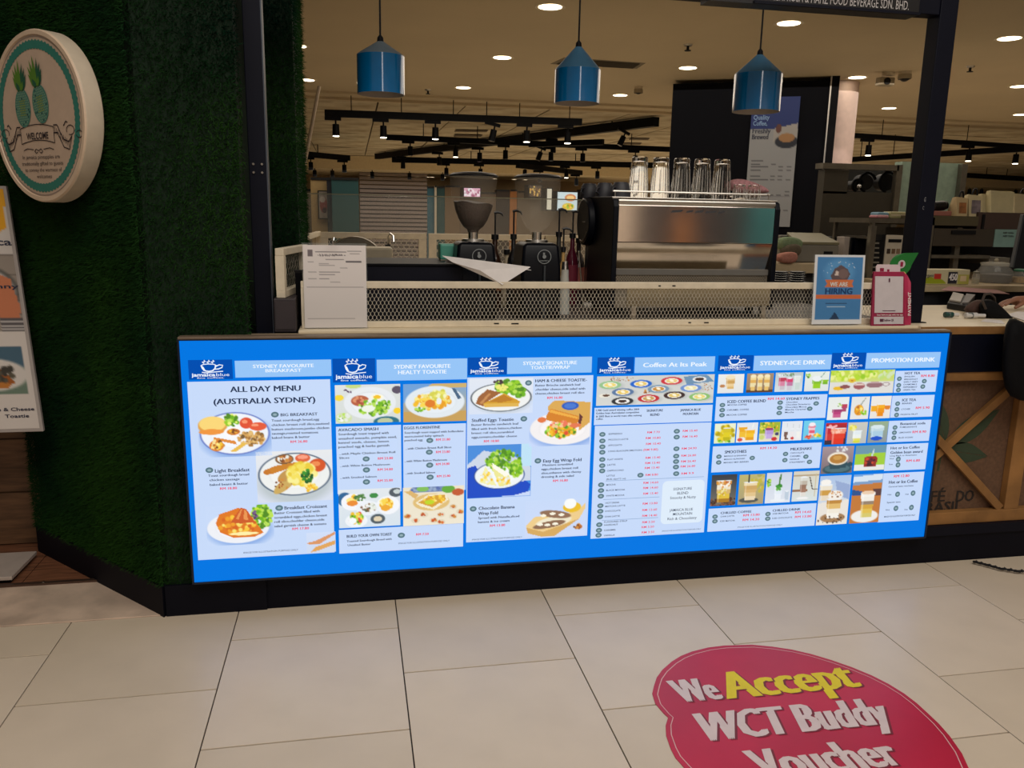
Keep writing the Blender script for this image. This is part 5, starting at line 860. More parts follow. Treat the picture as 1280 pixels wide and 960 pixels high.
ps = thing('poster_stand', 'tall white-framed menu poster stand on a flat metal base at the left edge', 'poster stand', (-1.5, 3.5, .004))
YP = 3.49
TM = Matrix.Shear('XZ', 3, (0, 0)) if False else None
def pst(x, z, y=0):   # the board leans back a little as it rises
    return Vector((x + (-.088)*((z-.635)/.94) , YP+.12*((z-.635)/.94)+y, z))
def board(mb, x0, x1, z0, z1, y0, y1): return mb.add([pst(x, z, y) for z in (z0, z1) for y in (y0, y1) for x in (x0, x1)], [(0, 2, 3, 1), (4, 5, 7, 6), (0, 1, 5, 4), (2, 6, 7, 3), (0, 4, 6, 2), (1, 3, 7, 5)])
x1p = -1.232; x0p = -1.86
board(MB(), x0p, x1p, .636, 1.60, 0, .02).build('backing_board', mat('poster_frame', S(170, 160, 156), .4), ps, bevel=.003)
q = Pic(100, 160, (205, 196, 190)).r(0, 0, 1, .07, (224, 160, 20)).p([(0, .07), (.98, .07), (.98, .16), (.88, .2), (.6, .1), (0, .1)], (224, 160, 20)).r(0, .27, 1, .59, (150, 138, 128))
for i in range(12): q.r(0, .27+i*.027, 1, .273+i*.027, (120, 108, 100))
q.e(.72, .42, .28, .12, (60, 62, 60)).e(.72, .42, .26, .11, (206, 198, 192)).e(.72, .42, .2, .08, (190, 182, 176)).scat(.74, .41, .09, .04, 30, .02, [(54, 44, 40), (90, 60, 40), (30, 26, 30)])
q.p([(.9, .35), (.96, .37), (1, .5), (.98, .53), (.86, .53), (.86, .42)], (198, 120, 84)).r(.86, .53, 1, .6, (90, 84, 86))
for i in range(6): q.r(.86, .535+i*.01, 1, .539+i*.01, (190, 184, 182))
q.r(0, .59, 1, 1, (214, 204, 198)).r(0, .612, 1, .616, (150, 60, 50)).r(.55, .65, .96, .85, (108, 128, 112)).r(.8, .65, .96, .74, (70, 100, 120)).e(.74, .77, .24, .07, (214, 206, 200)).p([(.6, .78), (.68, .68), (.74, .7), (.9, .8), (.84, .83), (.7, .82)], (190, 120, 50)).p([(.68, .68), (.73, .69), (.9, .8), (.86, .81)], (160, 88, 34)).scat(.84, .76, .07, .05, 14, .02, [(60, 56, 50), (90, 84, 70)]).p([(0, .9), (.6, .9), (.68, .97), (.7, 1), (0, 1)], (224, 160, 20))
w_ = (x1p-.012)-(x0p+.012); o_ = pst(x0p+.012, 1.588, -.0015); q.build('poster_print', o_, Vector((w_, 0, 0)), pst(x0p+.012, .65, -.0015)-o_, pm, ps)
mb = MB()
def ptxt(s_, xr, z, W, H, off=.02): put_text(mb, s_, pst(xr-W, z, -.003), (W, 0, 0), pst(0, z+H)-pst(0, z), off)
ptxt('Jamaica', -1.242, 1.372, .20, .026); ptxt('Penny', -1.240, 1.205, .14, .016); ptxt('Ham & Cheese', -1.252, .722, .175, .013); ptxt('Toastie', -1.275, .695, .088, .013); mb.build('poster_lettering', mat('poster_ink', S(42, 44, 66), .6), ps)
MB().cyl((-1.62, 3.62, .035), (-1.62, 3.60, .9), .014).build('support_pole', steel, ps, smooth=True)
c1, c2 = PZ(46, 689, .035), PZ(14.6, 721, .035)
MB().slab([(c1.x, c1.y, .02), (c2.x, c2.y, .02), (-1.95, c2.y, .02), (-1.95, c1.y, .02)], (0, 0, .016)).build('base_plate', mat('base_plate_steel', S(206, 192, 182), .4, .3), ps, bevel=.002)
MB().box(-1.9, c2.x-.01, c2.y+.01, c1.y-.02, .0045, .02).build('base_foot', black, ps)

# floor sticker
stk = thing('floor_sticker', 'large round red floor sticker reading We Accept WCT Buddy Voucher', 'sticker', (1.33, 2.08, .001))
out = [(.958, 2.324), (.984, 2.368), (1.02, 2.41), (1.074, 2.457), (1.12, 2.487), (1.171, 2.509), (1.24, 2.526), (1.304, 2.53), (1.409, 2.519), (1.475, 2.495), (1.537, 2.464), (1.59, 2.424), (1.64, 2.374), (1.684, 2.32), (1.721, 2.261), (1.745, 2.205), (1.76, 2.146), (1.765, 2.09), (1.763, 2.033), (1.76, 1.98), (1.750, 1.92), (1.727, 1.839), (1.695, 1.77), (1.64, 1.70), (1.56, 1.64), (1.47, 1.605), (1.38, 1.595), (1.27, 1.605), (1.17, 1.64), (1.08, 1.69), (1.0, 1.75), (.94, 1.81), (.905, 1.87), (.894, 1.916), (.886, 1.96), (.888, 2.0), (.898, 2.063), (.915, 2.11), (.938, 2.148), (.932, 2.17), (.925, 2.225), (.935, 2.28)]
MB().add([(x, y, .0022) for x, y in out], [tuple(range(len(out)))]).slab([(x, y, .0004) for x, y in out], (0, 0, .0012)).build('sticker_sheet', mat('sticker_red', S(196, 34, 66), .38, noise=.1, nscale=3), stk)
cx_, cy_ = 1.33, 2.06; ins = [((x-cx_)*.965+cx_, (y-cy_)*.965+cy_) for x, y in out]; ins2 = [((x-cx_)*.958+cx_, (y-cy_)*.958+cy_) for x, y in out]
mb = MB(); n = len(ins)
for i in range(n): mb.add([(*ins[i], .0026), (*ins[(i+1) % n], .0026), (*ins2[(i+1) % n], .0026), (*ins2[i], .0026)], [(0, 1, 2, 3)])
mb.build('border_line', mat('sticker_pink', S(226, 178, 176), .5), stk)
sw, sy_, sh = mat('sticker_white', S(226, 206, 204), .45), mat('sticker_yellow', S(236, 212, 20), .45), mat('sticker_dark', S(126, 40, 50), .5)
def stx(name, s_, a, b, h, m_, tilt=0, off=.03):
    for mm, d_, zz, nm in ((sh, .006, .0028, name+'_drop_print'), (m_, 0, .0031, name)):
        mb = MB(); put_text(mb, s_, (a[0]+d_, a[1]-d_, zz), (b[0]-a[0], b[1]-a[1], 0), (tilt, h, 0), off); mb.build(nm, mm, stk)
stx('we_lettering', 'We', (1.012, 2.216), (1.150, 2.214), .125, sw, .0, .06); stx('accept_lettering', 'Accept', (1.172, 2.210), (1.640, 2.206), .150, sy_, .02, .06)
stx('company_lettering', 'WCT Buddy', (.995, 2.016), (1.618, 2.004), .135, sw, .03, .06); stx('voucher_lettering', 'Voucher', (1.095, 1.83), (1.528, 1.822), .125, sw, .0, .06)

# chain on the floor at the right
mb = MB(); pts = [PZ(a, b, .012) for a, b in [(1216, 702), (1232, 706), (1250, 711), (1270, 714), (1295, 716), (1330, 716)]]
for a, b in zip(pts, pts[1:]):
    for k in range(5):
        c = a.lerp(b, k/5+.05); d = a.lerp(b, k/5+.2); mb.tube([c, c.lerp(d, .5)+Vector((0, .006*(1 if k % 2 else -1), .004)), d], .006, 6)
o = mb.build('rope_cable', mat('cable_black', S(20, 20, 26), .6), smooth=True); tag(o, 'twisted black cable lying on the tiles at the right edge', 'cable'); 

# ============================================================ PENDANTS
bl_ = mat('lamp_blue', S(0, 100, 158), .14, coat=1, spec=.6); lw = mat('lamp_inside', S(200, 190, 180), .6)
for i, (x, ap, c0, nm) in enumerate([(.134, 2.213, 2.153, 'leftmost of the three'), (.972, 2.238, 2.14, 'middle of the three'), (1.81, 2.25, 2.162, 'rightmost of the three')]):
    L = thing('pendant_lamp', f'glossy blue pendant lamp with cone top, {nm}', 'pendant lamp', (x, 3.6, 2.0), 'blue pendant lamps'); r = .097 if i < 2 else .104; zb = 2.003
    MB().lathe((x, 3.6, 0), [(r, zb), (r, c0)], 48).build('shade', bl_, L, smooth=True); MB().lathe((x, 3.6, 0), [(r, c0), (r*.985, c0+.004), (.014, ap-.004)], 48).build('cone_top', mat('lamp_blue_matt', S(104, 118, 128), .45) if i == 0 else mat('lamp_blue_cone', S(62, 112, 146), .35), L, smooth=True)
    MB().lathe((x, 3.6, 0), [(r-.003, zb), (r-.003, c0), (.012, ap-.008)], 48).lathe((x, 3.6, 0), [(r-.003, zb), (r, zb)], 48).build('inner_lining', lw, L, smooth=True)
    MB().lathe((x, 3.6, 0), [(.014, ap-.006), (.012, ap+.012), (.004, ap+.022), (.003, 3.0)], 12).build('cord', black, L, smooth=True)
    MB().sphere((x, 3.6, c0-.02), .022, 6).build('bulb', mat('bulb_off', S(220, 214, 200), .3), L, smooth=True)

# ============================================================ CEILING FITTINGS
rows = {6.15: [-.45, 1.44, 3.31, 5.25, 7.15], 8.14: [-.45, 1.45, 3.33, 5.2, 7.15, 9.0], 10.12: [-.46, 1.34, 3.28, 5.1, 6.97, 8.97, 10.9]}
rn = {6.15: 'nearest', 8.14: 'second', 10.12: 'third'}
proto = None
for y, xs in rows.items():
    for k, x in enumerate(xs):
        lab = f'round recessed downlight, {ordw(k)} from the left in the {rn[y]} ceiling row'
        if proto is None:
            proto = thing('recessed_downlight', lab, 'downlight', (x, y, 3.0), 'round ceiling downlights')
            MB().lathe((x, y, 0), [(.085, 2.9995), (.11, 2.996), (.115, 2.9995)], 28).build('trim_ring', white, proto, smooth=True); MB().lathe((x, y, 0), [(.085, 2.997), (.0005, 2.9965)], 28).build('diffuser', lampm, proto)
            d0 = proto
        else: copy_tree(d0, (x, y, 3.0), lab)
def sprinkler(px, py):
    p_ = PZ(px, py, 2.99); return p_
for i, (a, b, nm) in enumerate([(860, 57, 'above the right pendant lamp'), (1213, 84, 'right of the right post'), (535, 113, 'between the left and middle pendants')]):
    p_ = sprinkler(a, b); o = thing('sprinkler_head', f'small ceiling sprinkler head {nm}', 'sprinkler', p_); MB().cyl((p_.x, p_.y, 3), (p_.x, p_.y, 2.985), .04, .03, 16).build('rosette', steel, o); MB().cyl((p_.x, p_.y, 2.99), (p_.x, p_.y, 2.95), .012).cyl((p_.x, p_.y, 2.952), (p_.x, p_.y, 2.946), .028).build('nozzle', dark, o)
# slot diffuser
v = [PZ(a, b, 2.998) for a, b in ((688, 80), (705, 72), (807, 79), (796, 86))]
o = thing('air_grille', 'long grey air grille in the ceiling behind the middle pendant lamp', 'vent', v[0]); MB().slab(v, (0, 0, .002)).build('grille_frame', mat('grille_grey', S(120, 108, 86), .6), o)
mb = MB(); 
for k in range(1, 8): t = k/8; mb.cyl(v[0].lerp(v[1], t)+Vector((.05, 0, -.003)), v[3].lerp(v[2], t)+Vector((-.05, 0, -.003)), .006, n=6)
mb.build('grille_slats', mat('grille_dark', S(78, 68, 54), .6), o, kind='stuff')
for j, (a, b, w2) in enumerate([(590, 162, 40), (586, 168, 34), (580, 173, 30), (560, 186, 30), (800, 172, 24), (790, 178, 24)]):
    v = [PZ(a+dx, b+dy, 3.0) for dx, dy in ((-w2/2, 0), (w2/2, .6), (w2/2-2, 2.6), (-w2/2-2, 2.2))]
    o = thing('ceiling_slot', 'dark ceiling air slot, %s' % ['nearest of the left stack', 'second of the left stack', 'third of the left stack', 'farthest of the left stack', 'nearer one right of the crossing tracks', 'farther one right of the crossing tracks'][j], 'vent', v[0], 'ceiling air slots'); MB().slab(v, (0, 0, -.008)).build('slot_frame', mat('slot_dark', S(76, 60, 38), .8), o)
# security cameras
def cctv(px, py, lab, dome=True, s_=1):
    p_ = PZ(px, py, 2.96); o = thing('security_camera', lab, 'camera', (p_.x, p_.y, 3.0), 'security cameras')
    MB().cyl((p_.x, p_.y, 3.0), (p_.x, p_.y, 2.97), .06*s_, .06*s_, 20).build('mount', white, o)
    if dome: MB().sphere((p_.x, p_.y, 2.96), .055*s_, 8).build('dome', dark, o, smooth=True); MB().lathe((p_.x, p_.y, 0), [(.062*s_, 2.975), (.066*s_, 2.94), (.06*s_, 2.93)], 20).build('collar', mat('cam_beige', S(170, 156, 130), .5), o, smooth=True)
    else: MB().box(p_.x-.11, p_.x+.05, p_.y-.05, p_.y+.04, 2.87, 2.95).build('housing', mat('cam_beige', S(170, 156, 130), .5), o, bevel=.01); MB().cyl((p_.x-.04, p_.y-.06, 2.91), (p_.x-.04, p_.y-.05, 2.91), .035, n=16).build('lens', dark, o)
    return o
cctv(798, 113, 'small dome security camera on the ceiling left of the dark wall', s_=.8); cctv(1110, 96, 'boxy security camera on the ceiling left of the right post', False); cctv(1131, 95, 'dome security camera on the ceiling next to the right post')

# track lights
def track(name_lab, a, b, z=2.72, spots=(), drops=(), th=.068):
    A_, B_ = PZ(*a, z), PZ(*b, z); o = thing('light_track', name_lab, 'light track', A_, 'black ceiling light tracks'); d = (B_-A_).normalized(); n = Vector((-d.y, d.x, 0))*.03*A_.y/11
    hz = th*A_.y/11; MB().slab([A_-n, B_-n, B_+n, A_+n], (0, 0, hz)).build('rail', black, o)
    for t in drops: p_ = A_.lerp(B_, t); MB().cyl(p_+Vector((0, 0, hz)), (p_.x, p_.y, 3.02), .006*A_.y/11, n=6).build('suspension_rod', black, o)
    return A_, B_
first_spot = {}
def spots(A_, B_, ts, tag_, z=2.72):
    for k, (t, lit, tilt) in enumerate(ts):
        p_ = A_.lerp(B_, t); s_ = 1.15 if p_.y < 16 else 1.35; lab = f'{"lit" if lit else "unlit"} black spotlight on {tag_}, {ordw(k)} from the left'; key = (lit, s_)
        if key in first_spot: o = copy_tree(first_spot[key], p_, lab); o.rotation_euler = (0, math.radians(tilt), 0); continue
        o = thing('track_spotlight', lab, 'spotlight', p_, 'track spotlights'); first_spot[key] = o; x, y, zz = p_
        MB().box(x-.09*s_, x+.09*s_, y-.02, y+.02, zz-.035*s_, zz).build('adapter', black, o)
        MB().cyl((x+.03*s_, y, zz-.03*s_), (x+.03*s_, y, zz-.08*s_), .01*s_).build('stem', black, o); MB().cyl((x+.03*s_, y, zz-.075*s_), (x+.03*s_, y, zz-.2*s_), .036*s_, .04*s_, 16).build('can', black, o, smooth=True)
        MB().cyl((x+.03*s_, y, zz-.196*s_), (x+.03*s_, y, zz-.206*s_), .034*s_, n=16).build('lens', mat('spot_glow', (1, .9, .7), emit=9) if lit else mat('spot_lens', S(60, 60, 62), .2), o)
        o.rotation_euler = (0, math.radians(tilt), 0)
T_ = track('nearest black light track, from the left turf to the middle pendant', (406, 146), (727, 157), th=.085, drops=(.1, .29, .49, .62, .75, .95)); spots(*T_, [(.03, 1, 0), (.21, 1, 0), (.41, 1, 0), (.645, 0, 12), (.77, 1, 0), (.935, 1, 0)], 'the nearest left track')
T_ = track('second black light track crossing behind the grinders', (483, 175), (838, 190), drops=(.12, .3, .62, .85)); spots(*T_, [(.07, 0, 0), (.22, 1, 0), (.39, 0, 0), (.52, 0, 20), (.55, 0, 0), (.665, 0, 0), (.86, 0, 0)], 'the second left track')
T_ = track('slanting black light track rising to the right under the ceiling', (471, 199), (820, 158), z=2.85, drops=(.05, .35, .65, .9)); spots(*T_, [(.14, 0, 0), (.32, 0, 0), (.49, 0, 0), (.74, 0, 0), (.93, 0, 25)], 'the slanting track')
T_ = track('short black light track below the middle pendant lamp', (662, 184), (754, 181), z=2.6, drops=(.5,))
T_ = track('low long black light track from the grinders to the machine glasses', (490, 203), (816, 210), drops=(.3, .7)); spots(*T_, [(.2, 0, 0), (.33, 0, 0), (.5, 0, 0), (.66, 1, 0), (.78, 0, 0), (.93, 0, 0)], 'the low long track')
T_ = track('short black light track beside the leaning pole', (380, 196), (436, 201), drops=(.3,)); spots(*T_, [(.1, 0, 0), (.85, 0, 0)], 'the short left track')
T_ = track('lowest left black light track above the shuttered shops', (380, 207), (592, 214), drops=(.15,)); spots(*T_, [(.05, 0, 0), (.15, 0, 0), (.38, 0, 0), (.6, 0, 0), (.8, 0, 0)], 'the lowest left track')
T_ = track('short slanting light track behind the empty hopper', (647, 210), (726, 219), z=2.6); spots(*T_, [(.3, 0, 0), (.9, 0, 0)], 'the short slanting track')
T_ = track('upper right black light track crossing behind the right post', (1059, 172), (1290, 187), drops=(.17, .37, .62)); spots(*T_, [(.1, 1, 0), (.63, 1, 0), (.9, 1, 0)], 'the upper right track')
T_ = track('rising black light track behind the right post', (1056, 203), (1290, 189), z=2.6, drops=(.1, .3))
T_ = track('far right black light track above the paper bags, upper one', (1206, 222), (1290, 227), drops=(.3, .6))
T_ = track('far right black light track above the paper bags, lower one', (1206, 232), (1290, 234)); spots(*T_, [(.06, 1, 0), (.24, 1, 0), (.75, 1, 0)], 'the far right track')

# ============================================================ LEFT SCREENS AND REAR OF THE KIOSK
def mesh_panel(o, p0, p1, z0, z1, tag_, fw=.033, cw=.02, ch=.04, t=.0016):
    """framed expanded-metal panel between two plan points"""
    p0 = Vector((p0[0], p0[1], 0)); p1 = Vector((p1[0], p1[1], 0)); d = (p1-p0).normalized(); n = Vector((-d.y, d.x, 0))*.016; L = (p1-p0).length
    def bx_(a, b, za, zb): q0, q1 = p0+d*a, p0+d*b; return MB().slab([Vector((v.x, v.y, za)) for v in (q0-n, q1-n, q1+n, q0+n)], (0, 0, zb-za))
    bx_(0, L, z1-fw*.8, z1).build(tag_+'_rail', white, o, bevel=.002); bx_(0, L, z0, z0+fw*.8).build(tag_+'_rail', white, o, bevel=.002)
    for a in (0, L-fw): bx_(a, a+fw, z0+fw*.8, z1-fw*.8).build(tag_+'_stile', white, o)
    e = MB(); expanded(e, fw, L-fw, z0+fw*.8, z1-fw*.8, 0, cw, ch, t); mb = MB(); mb.f = e.f; mb.v = [tuple(p0+d*v[0]+Vector((0, 0, v[2]))) for v in e.v]; mb.build(tag_+'_mesh', wm, o, kind='stuff')
sf = thing('side_mesh_screen', 'white framed mesh screen jutting from the turf wall at the left end of the counter', 'screen', (-.27, 3.2, 1.2))
mesh_panel(sf, (-.262, 3.17), (-.195, 3.60), 1.205, 1.388, 'side', cw=.014)
sf2 = thing('side_mesh_screen', 'small white framed mesh screen farther back behind the licence sheet', 'screen', (-.3, 5.0, 1.2))
a, b = PZ(379, 294.5, 1.385), PZ(398, 289, 1.385); mesh_panel(sf2, (a.x, a.y), (b.x, b.y), 1.18, 1.385, 'side', .04)
for p_ in (a, b): MB().box(p_.x-.012, p_.x+.012, p_.y-.012, p_.y+.012, 0, 1.18).build('support_leg', white, sf2)
dk = thing('dark_side_box', 'low dark grey box under the left mesh screen on the counter end', 'box', (-.25, 3.2, 1.08)); a = PY(343, 390, 3.17); b = PY(370, 390, 3.17)
MB().box(a.x, b.x, 3.15, 3.6, 1.079, 1.204).build('box_body', mat('plum_grey', S(54, 46, 50), .6), dk, bevel=.003); MB().box(a.x+.006, b.x-.006, 3.146, 3.15, 1.09, 1.195).build('box_front', mat('plum_grey', S(54, 46, 50), .6), dk)
db = thing('narrow_black_post', 'short black square post standing behind the licence sheet', 'post', (-.2, 3.3, 1.088)); a = PY(369, 340, 3.3); b = PY(378, 340, 3.3); MB().box(a.x, b.x, 3.29, 3.33, 1.09, 1.29).build('post_body', black, db); MB().box(a.x-.002, b.x+.002, 3.288, 3.332, 1.29, 1.3).build('post_cap', dark, db)
o = MB().cyl((-.335, 6.15, 1.75), (-.198, 6.2, 2.388), .013, n=14).build('leaning_pole', mat('pole_beige', S(180, 160, 136), .4), smooth=True); tag(o, 'pale leaning pole rising behind the turf wall edge', 'pole')
MB().cyl((-.42, 6.15, 0), (-.335, 6.15, 1.76), .013, n=14).build('pole_lower_section', mat('pole_beige', S(180, 160, 136), .4), o, smooth=True)
rf = thing('rear_mesh_fence', 'white framed mesh screen along the rear counter of the kiosk', 'screen', (.8, 6.2, 1.1))
for x0, x1 in ((-.22, .55), (.57, 1.9)): mesh_panel(rf, (x0, 6.22), (x1, 6.22), 1.101, 1.383, 'rear', .055, .02, .05, .0022)
rc = thing('rear_counter', 'beige rear counter of the kiosk below the rear mesh', 'counter', (.8, 5.9, 0)); MB().box(-.18, 1.95, 5.4, 6.3, 1.06, 1.1).build('rear_counter_top', beige, rc, bevel=.004); MB().box(-.15, 1.9, 5.5, 6.28, 0, 1.06).build('rear_counter_body', mat('brown_grey', S(90, 80, 70), .7), rc)
o = thing('arched_grey_lid', 'large grey half-round appliance lid on the rear counter', 'lid', (.03, 5.8, 1.1)); cL = PY(443, 320, 5.8); prof_ = [(cL.x+.20*math.cos(math.radians(t)), 5.8, 1.17+.19*math.sin(math.radians(t))) for t in range(0, 181, 12)]
MB().slab(prof_, (0, .12, 0)).build('lid_body', mat('lid_grey', S(104, 98, 84), .4), o, bevel=.01); MB().box(cL.x-.2, cL.x+.2, 5.79, 5.93, 1.1, 1.17).build('lid_base', mat('lid_grey', S(104, 98, 84), .4), o); MB().tube([Vector(v)+Vector((0, -.004, .002)) for v in prof_], .005).build('lid_rim', steel, o, smooth=True)
a, b = PY(452, 309, 5.45), PY(491, 309, 5.45); mb = MB().box(a.x, b.x, 5.45, 5.65, 1.101, a.z); o = mb.build('white_worktop_box', mat('box_cream', S(196, 184, 160), .5), bevel=.015); tag(o, 'low cream box with rounded top beside the grey arched lid', 'box')
fc = thing('chrome_faucet', 'small chrome tap standing on the rear counter', 'tap', PY(486, 306, 5.9)); b = PY(486, 318, 5.9)
MB().tube([(b.x, 5.9, 1.1), (b.x, 5.9, 1.36), (b.x+.012, 5.88, 1.385), (b.x+.03, 5.86, 1.37), (b.x+.032, 5.85, 1.33)], .009).build('spout', chrome, fc, smooth=True); MB().box(b.x-.025, b.x+.012, 5.88, 5.92, 1.28, 1.31).build('lever', dark, fc)
gp = thing('rear_glass_screen', 'clear glass screen with bright top edge behind the rear mesh', 'glass screen', (.5, 6.3, 1.1)); MB().box(-.36, 1.9, 6.33, 6.338, 1.1, 1.655).build('pane', thin, gp); MB().box(-.36, 1.9, 6.328, 6.34, 1.652, 1.66).build('glass_edge', mat('edge_pale', S(130, 132, 112), .3), gp)
for x in (.1, 1.0, 1.85): MB().box(x, x+.02, 6.32, 6.345, 1.1, 1.3).build('clamp_post', dark, gp)

# ============================================================ FAR SHOPS
YF = 24.0
sh_ = thing('rolling_shutter', 'closed slatted grey rolling shutter of the far shop', 'shutter', (2, YF, 0)); a, b = PY(450, 260, YF), PY(534, 260, YF); zt = PY(490, 232, YF).z
for k in range(22): MB().box(a.x, b.x, YF, YF+.05, .15+k*.115, .15+k*.115+.085).build('shutter_slat', mat('shutter_grey', S(134, 122, 118), .5), sh_)
MB().box(a.x, b.x, YF+.05, YF+.08, 0, zt).build('shutter_back', mat('shutter_dark', S(50, 44, 44), .8), sh_); MB().box(a.x-.1, b.x+.1, YF-.02, YF+.08, 2.66, 2.78).build('shutter_box', mat('shutter_grey', S(134, 122, 118), .5), sh_)
def shop(nm, lab, cat, u0, v0, u1, v1, y, col, dep=.4, emit=0, floor_=True):
    o = thing(nm, lab, cat, PY((u0+u1)/2, v1, y)); o.location.z = 0; a, b = PY(u0, 265, y), PY(u1, 265, y); zt_ = PY((u0+u1)/2, v0, y).z; zb_ = 0 if floor_ else PY((u0+u1)/2, v1, y).z
    m_ = mat('shop_%d_%d_%d' % col, S(*col), .6, emit=emit); MB().box(a.x+.004, b.x-.004, y, y+dep, zb_, zt_).build('panel', m_, o); MB().box(a.x+.01, b.x-.01, y-.03, y, zt_-.05, zt_).build('edge_trim', dark if not emit else steel, o); return o, a.x, b.x, zb_, zt_
shop('teal_pillar', 'dark teal square pillar left of the far rolling shutter', 'pillar', 415, 222, 449, 300, 17, (24, 74, 78), .8)
shop('navy_pillar_side', 'dark navy panel left of the teal pillar', 'panel', 409, 222, 416, 300, 17.1, (16, 22, 36), .8)
o, xa, xb, _, zt_ = shop('lit_beige_pillar', 'beige pillar lit from above at the far left', 'pillar', 389, 222, 410, 300, 17.6, (186, 158, 108), .5)
q = Pic(20, 34, (150, 140, 130)).e(.5, .5, .4, .3, (140, 60, 56)).e(.4, .3, .3, .12, (190, 180, 170)).e(.6, .7, .25, .1, (70, 40, 44)); a = PY(397, 238, 17.5); b = PY(412, 274, 17.5); fp = thing('food_poster', 'blurred red food poster on the beige pillar', 'poster', a); MB().box(a.x, b.x, 17.46, 17.55, b.z, a.z).build('poster_board', dark, fp); q.build('poster_picture', (a.x+.02, 17.455, a.z-.02), (b.x-a.x-.04, 0, 0), (0, 0, b.z-a.z+.04), pm, fp)
shop('grey_kiosk', 'grey far-left kiosk with pale band behind the leaning pole', 'kiosk', 372, 236, 390, 300, 19, (96, 84, 68), 1)
shop('blue_glass_door', 'blue-green shop door right of the rolling shutter', 'door', 534, 233, 543, 300, YF, (40, 92, 112), .1)
shop('pale_door_frame', 'thin pale door frame next to the blue shop door', 'door frame', 543, 232, 546, 300, YF-.1, (186, 176, 160), .1)
shop('teal_shop_wall', 'teal shop wall panel seen just left of the bean hopper', 'panel', 546, 233, 556, 300, YF, (22, 66, 70), .3)
shop('tan_shop_column', 'tan shop column behind the bean hopper', 'column', 556, 232, 575, 300, YF, (110, 88, 62), .5)
shop('taupe_shop_wall', 'taupe shop wall behind the two grinders', 'wall panel', 575, 240, 620, 300, YF, (100, 82, 66), .3)
shop('dark_shop_doorway', 'dark brown doorway between the two grinders', 'doorway', 620, 237, 637, 300, YF, (54, 42, 36), .3)
shop('orange_column', 'warm orange column left of the empty hopper', 'column', 637, 237, 646, 300, YF, (160, 104, 52), .4)  # one even orange colour
shop('grey_far_shop', 'grey-brown shopfront behind the empty hopper and bottles', 'shopfront', 646, 240, 760, 300, YF, (104, 88, 70), .5)
def screen(nm, lab, u0, v0, u1, v1, y, pic):
    a, b = PY(u0, v0, y), PY(u1, v1, y); o = thing(nm, lab, 'lit sign', a); MB().box(a.x-.03, b.x+.03, y, y+.59, b.z-.03, a.z+.03).build('sign_case', dark, o); pic.build('sign_picture', (a.x, y-.01, a.z), (b.x-a.x, 0, 0), (0, 0, b.z-a.z), printmat('far_lit_print', .9), o)
q = Pic(30, 30, (206, 222, 222)).e(.65, .3, .28, .2, (210, 130, 80)).e(.65, .3, .2, .12, (240, 200, 130)).e(.55, .8, .3, .2, (230, 190, 60)).scat(.6, .75, .2, .12, 16, .06, YEL+GRN); screen('lit_food_sign', 'glowing white food sign far behind, right of the empty hopper', 697, 240, 721, 263, YF-.6, q)
q = Pic(24, 12, (226, 170, 190)).scat(.5, .5, .5, .4, 30, .08, [(250, 230, 235), (170, 90, 120), (240, 240, 240)]); screen('pink_lit_sign', 'small pink and white glowing sign seen through the bean hopper', 580, 235, 600, 247, YF-.6, q)
q = Pic(14, 14, (60, 50, 30)).e(.5, .5, .45, .45, (240, 200, 60)).e(.5, .5, .28, .28, (110, 80, 30)).e(.5, .5, .15, .15, (245, 215, 110)); screen('golden_round_sign', 'glowing golden round sign left of the coffee machine', 729, 238, 741, 250, YF-.6, q)
q = Pic(10, 24, (214, 206, 180)); screen('pale_lit_panel', 'tall pale glowing panel seen through the empty hopper', 684, 236, 689, 262, YF-.6, q)
q = Pic(20, 16, (70, 54, 40)).scat(.5, .5, .5, .45, 30, .06, [(230, 190, 100), (200, 150, 70), (120, 84, 50)]); screen('warm_lit_display', 'warm glowing display shelf seen through the empty hopper', 662, 232, 676, 246, YF-.6, q)
fs = [(457, 227), (509, 228), (520, 228), (530, 226), (541, 227), (600, 228), (615, 230), (634, 229)]
for i, (a, b) in enumerate(fs):
    p_ = PZ(a, max(b, 225.5-(i-3)*.2), 2.655); p_.y = min(p_.y, 26); o = thing('far_soffit_light', f'tiny far shop spotlight above the shutters, {ordw(i)} from the left', 'downlight', p_, 'far shop spotlights'); MB().cyl(p_, p_+Vector((0, 0, .005)), .08, n=12).build('glow_disc', mat('far_glow', (1, .85, .6), emit=3), o); MB().lathe((p_.x, p_.y, 0), [(.08, 2.652), (.1, 2.66)], 12).build('light_ring', white, o)

# ============================================================ DARK MENU WALL AND ROUND COLUMN
W0, W1 = Vector((3.47, 8.87, 0)), Vector((4.90, 8.14, 0)); WD = (W1-W0).normalized(); WN = Vector((WD.y, -WD.x, 0))
mw = thing('dark_menu_wall', 'tall black wall panel carrying a printed coffee menu behind the machine', 'wall panel', W0)
MB().slab([W0, W1, W1-WN*.4, W0-WN*.4], (0, 0, 2.96)).build('wall_panel', mat('menu_wall_black', S(6, 7, 14), .7, spec=.1), mw)
def WP(px, py, h=.0): return PN(px, py, W0+WN*h, WN)
for k, (h, m_) in enumerate(((0, black), (.004, steel))): MB().slab([W1+WN*h*6-WD*(.0 if k == 0 else .0), W1+WN*h*6+WD*.09*(1-k*.85), W1-WN*.3+WD*.09*(1-k*.85), W1-WN*.3], (0, 0, 3.0)).build('corner_post' if k == 0 else 'steel_corner_strip', m_, mw)
mn = thing('hanging_coffee_menu', 'tall printed coffee price menu with blue header on the dark wall', 'menu board', WP(960, 280)); 
a, b, c, d = WP(940, 122, .02), WP(1003, 120, .02), WP(985, 284, .02), WP(930, 282, .02); xu = (b-a)*.5+(c-d)*.5; top = a; 
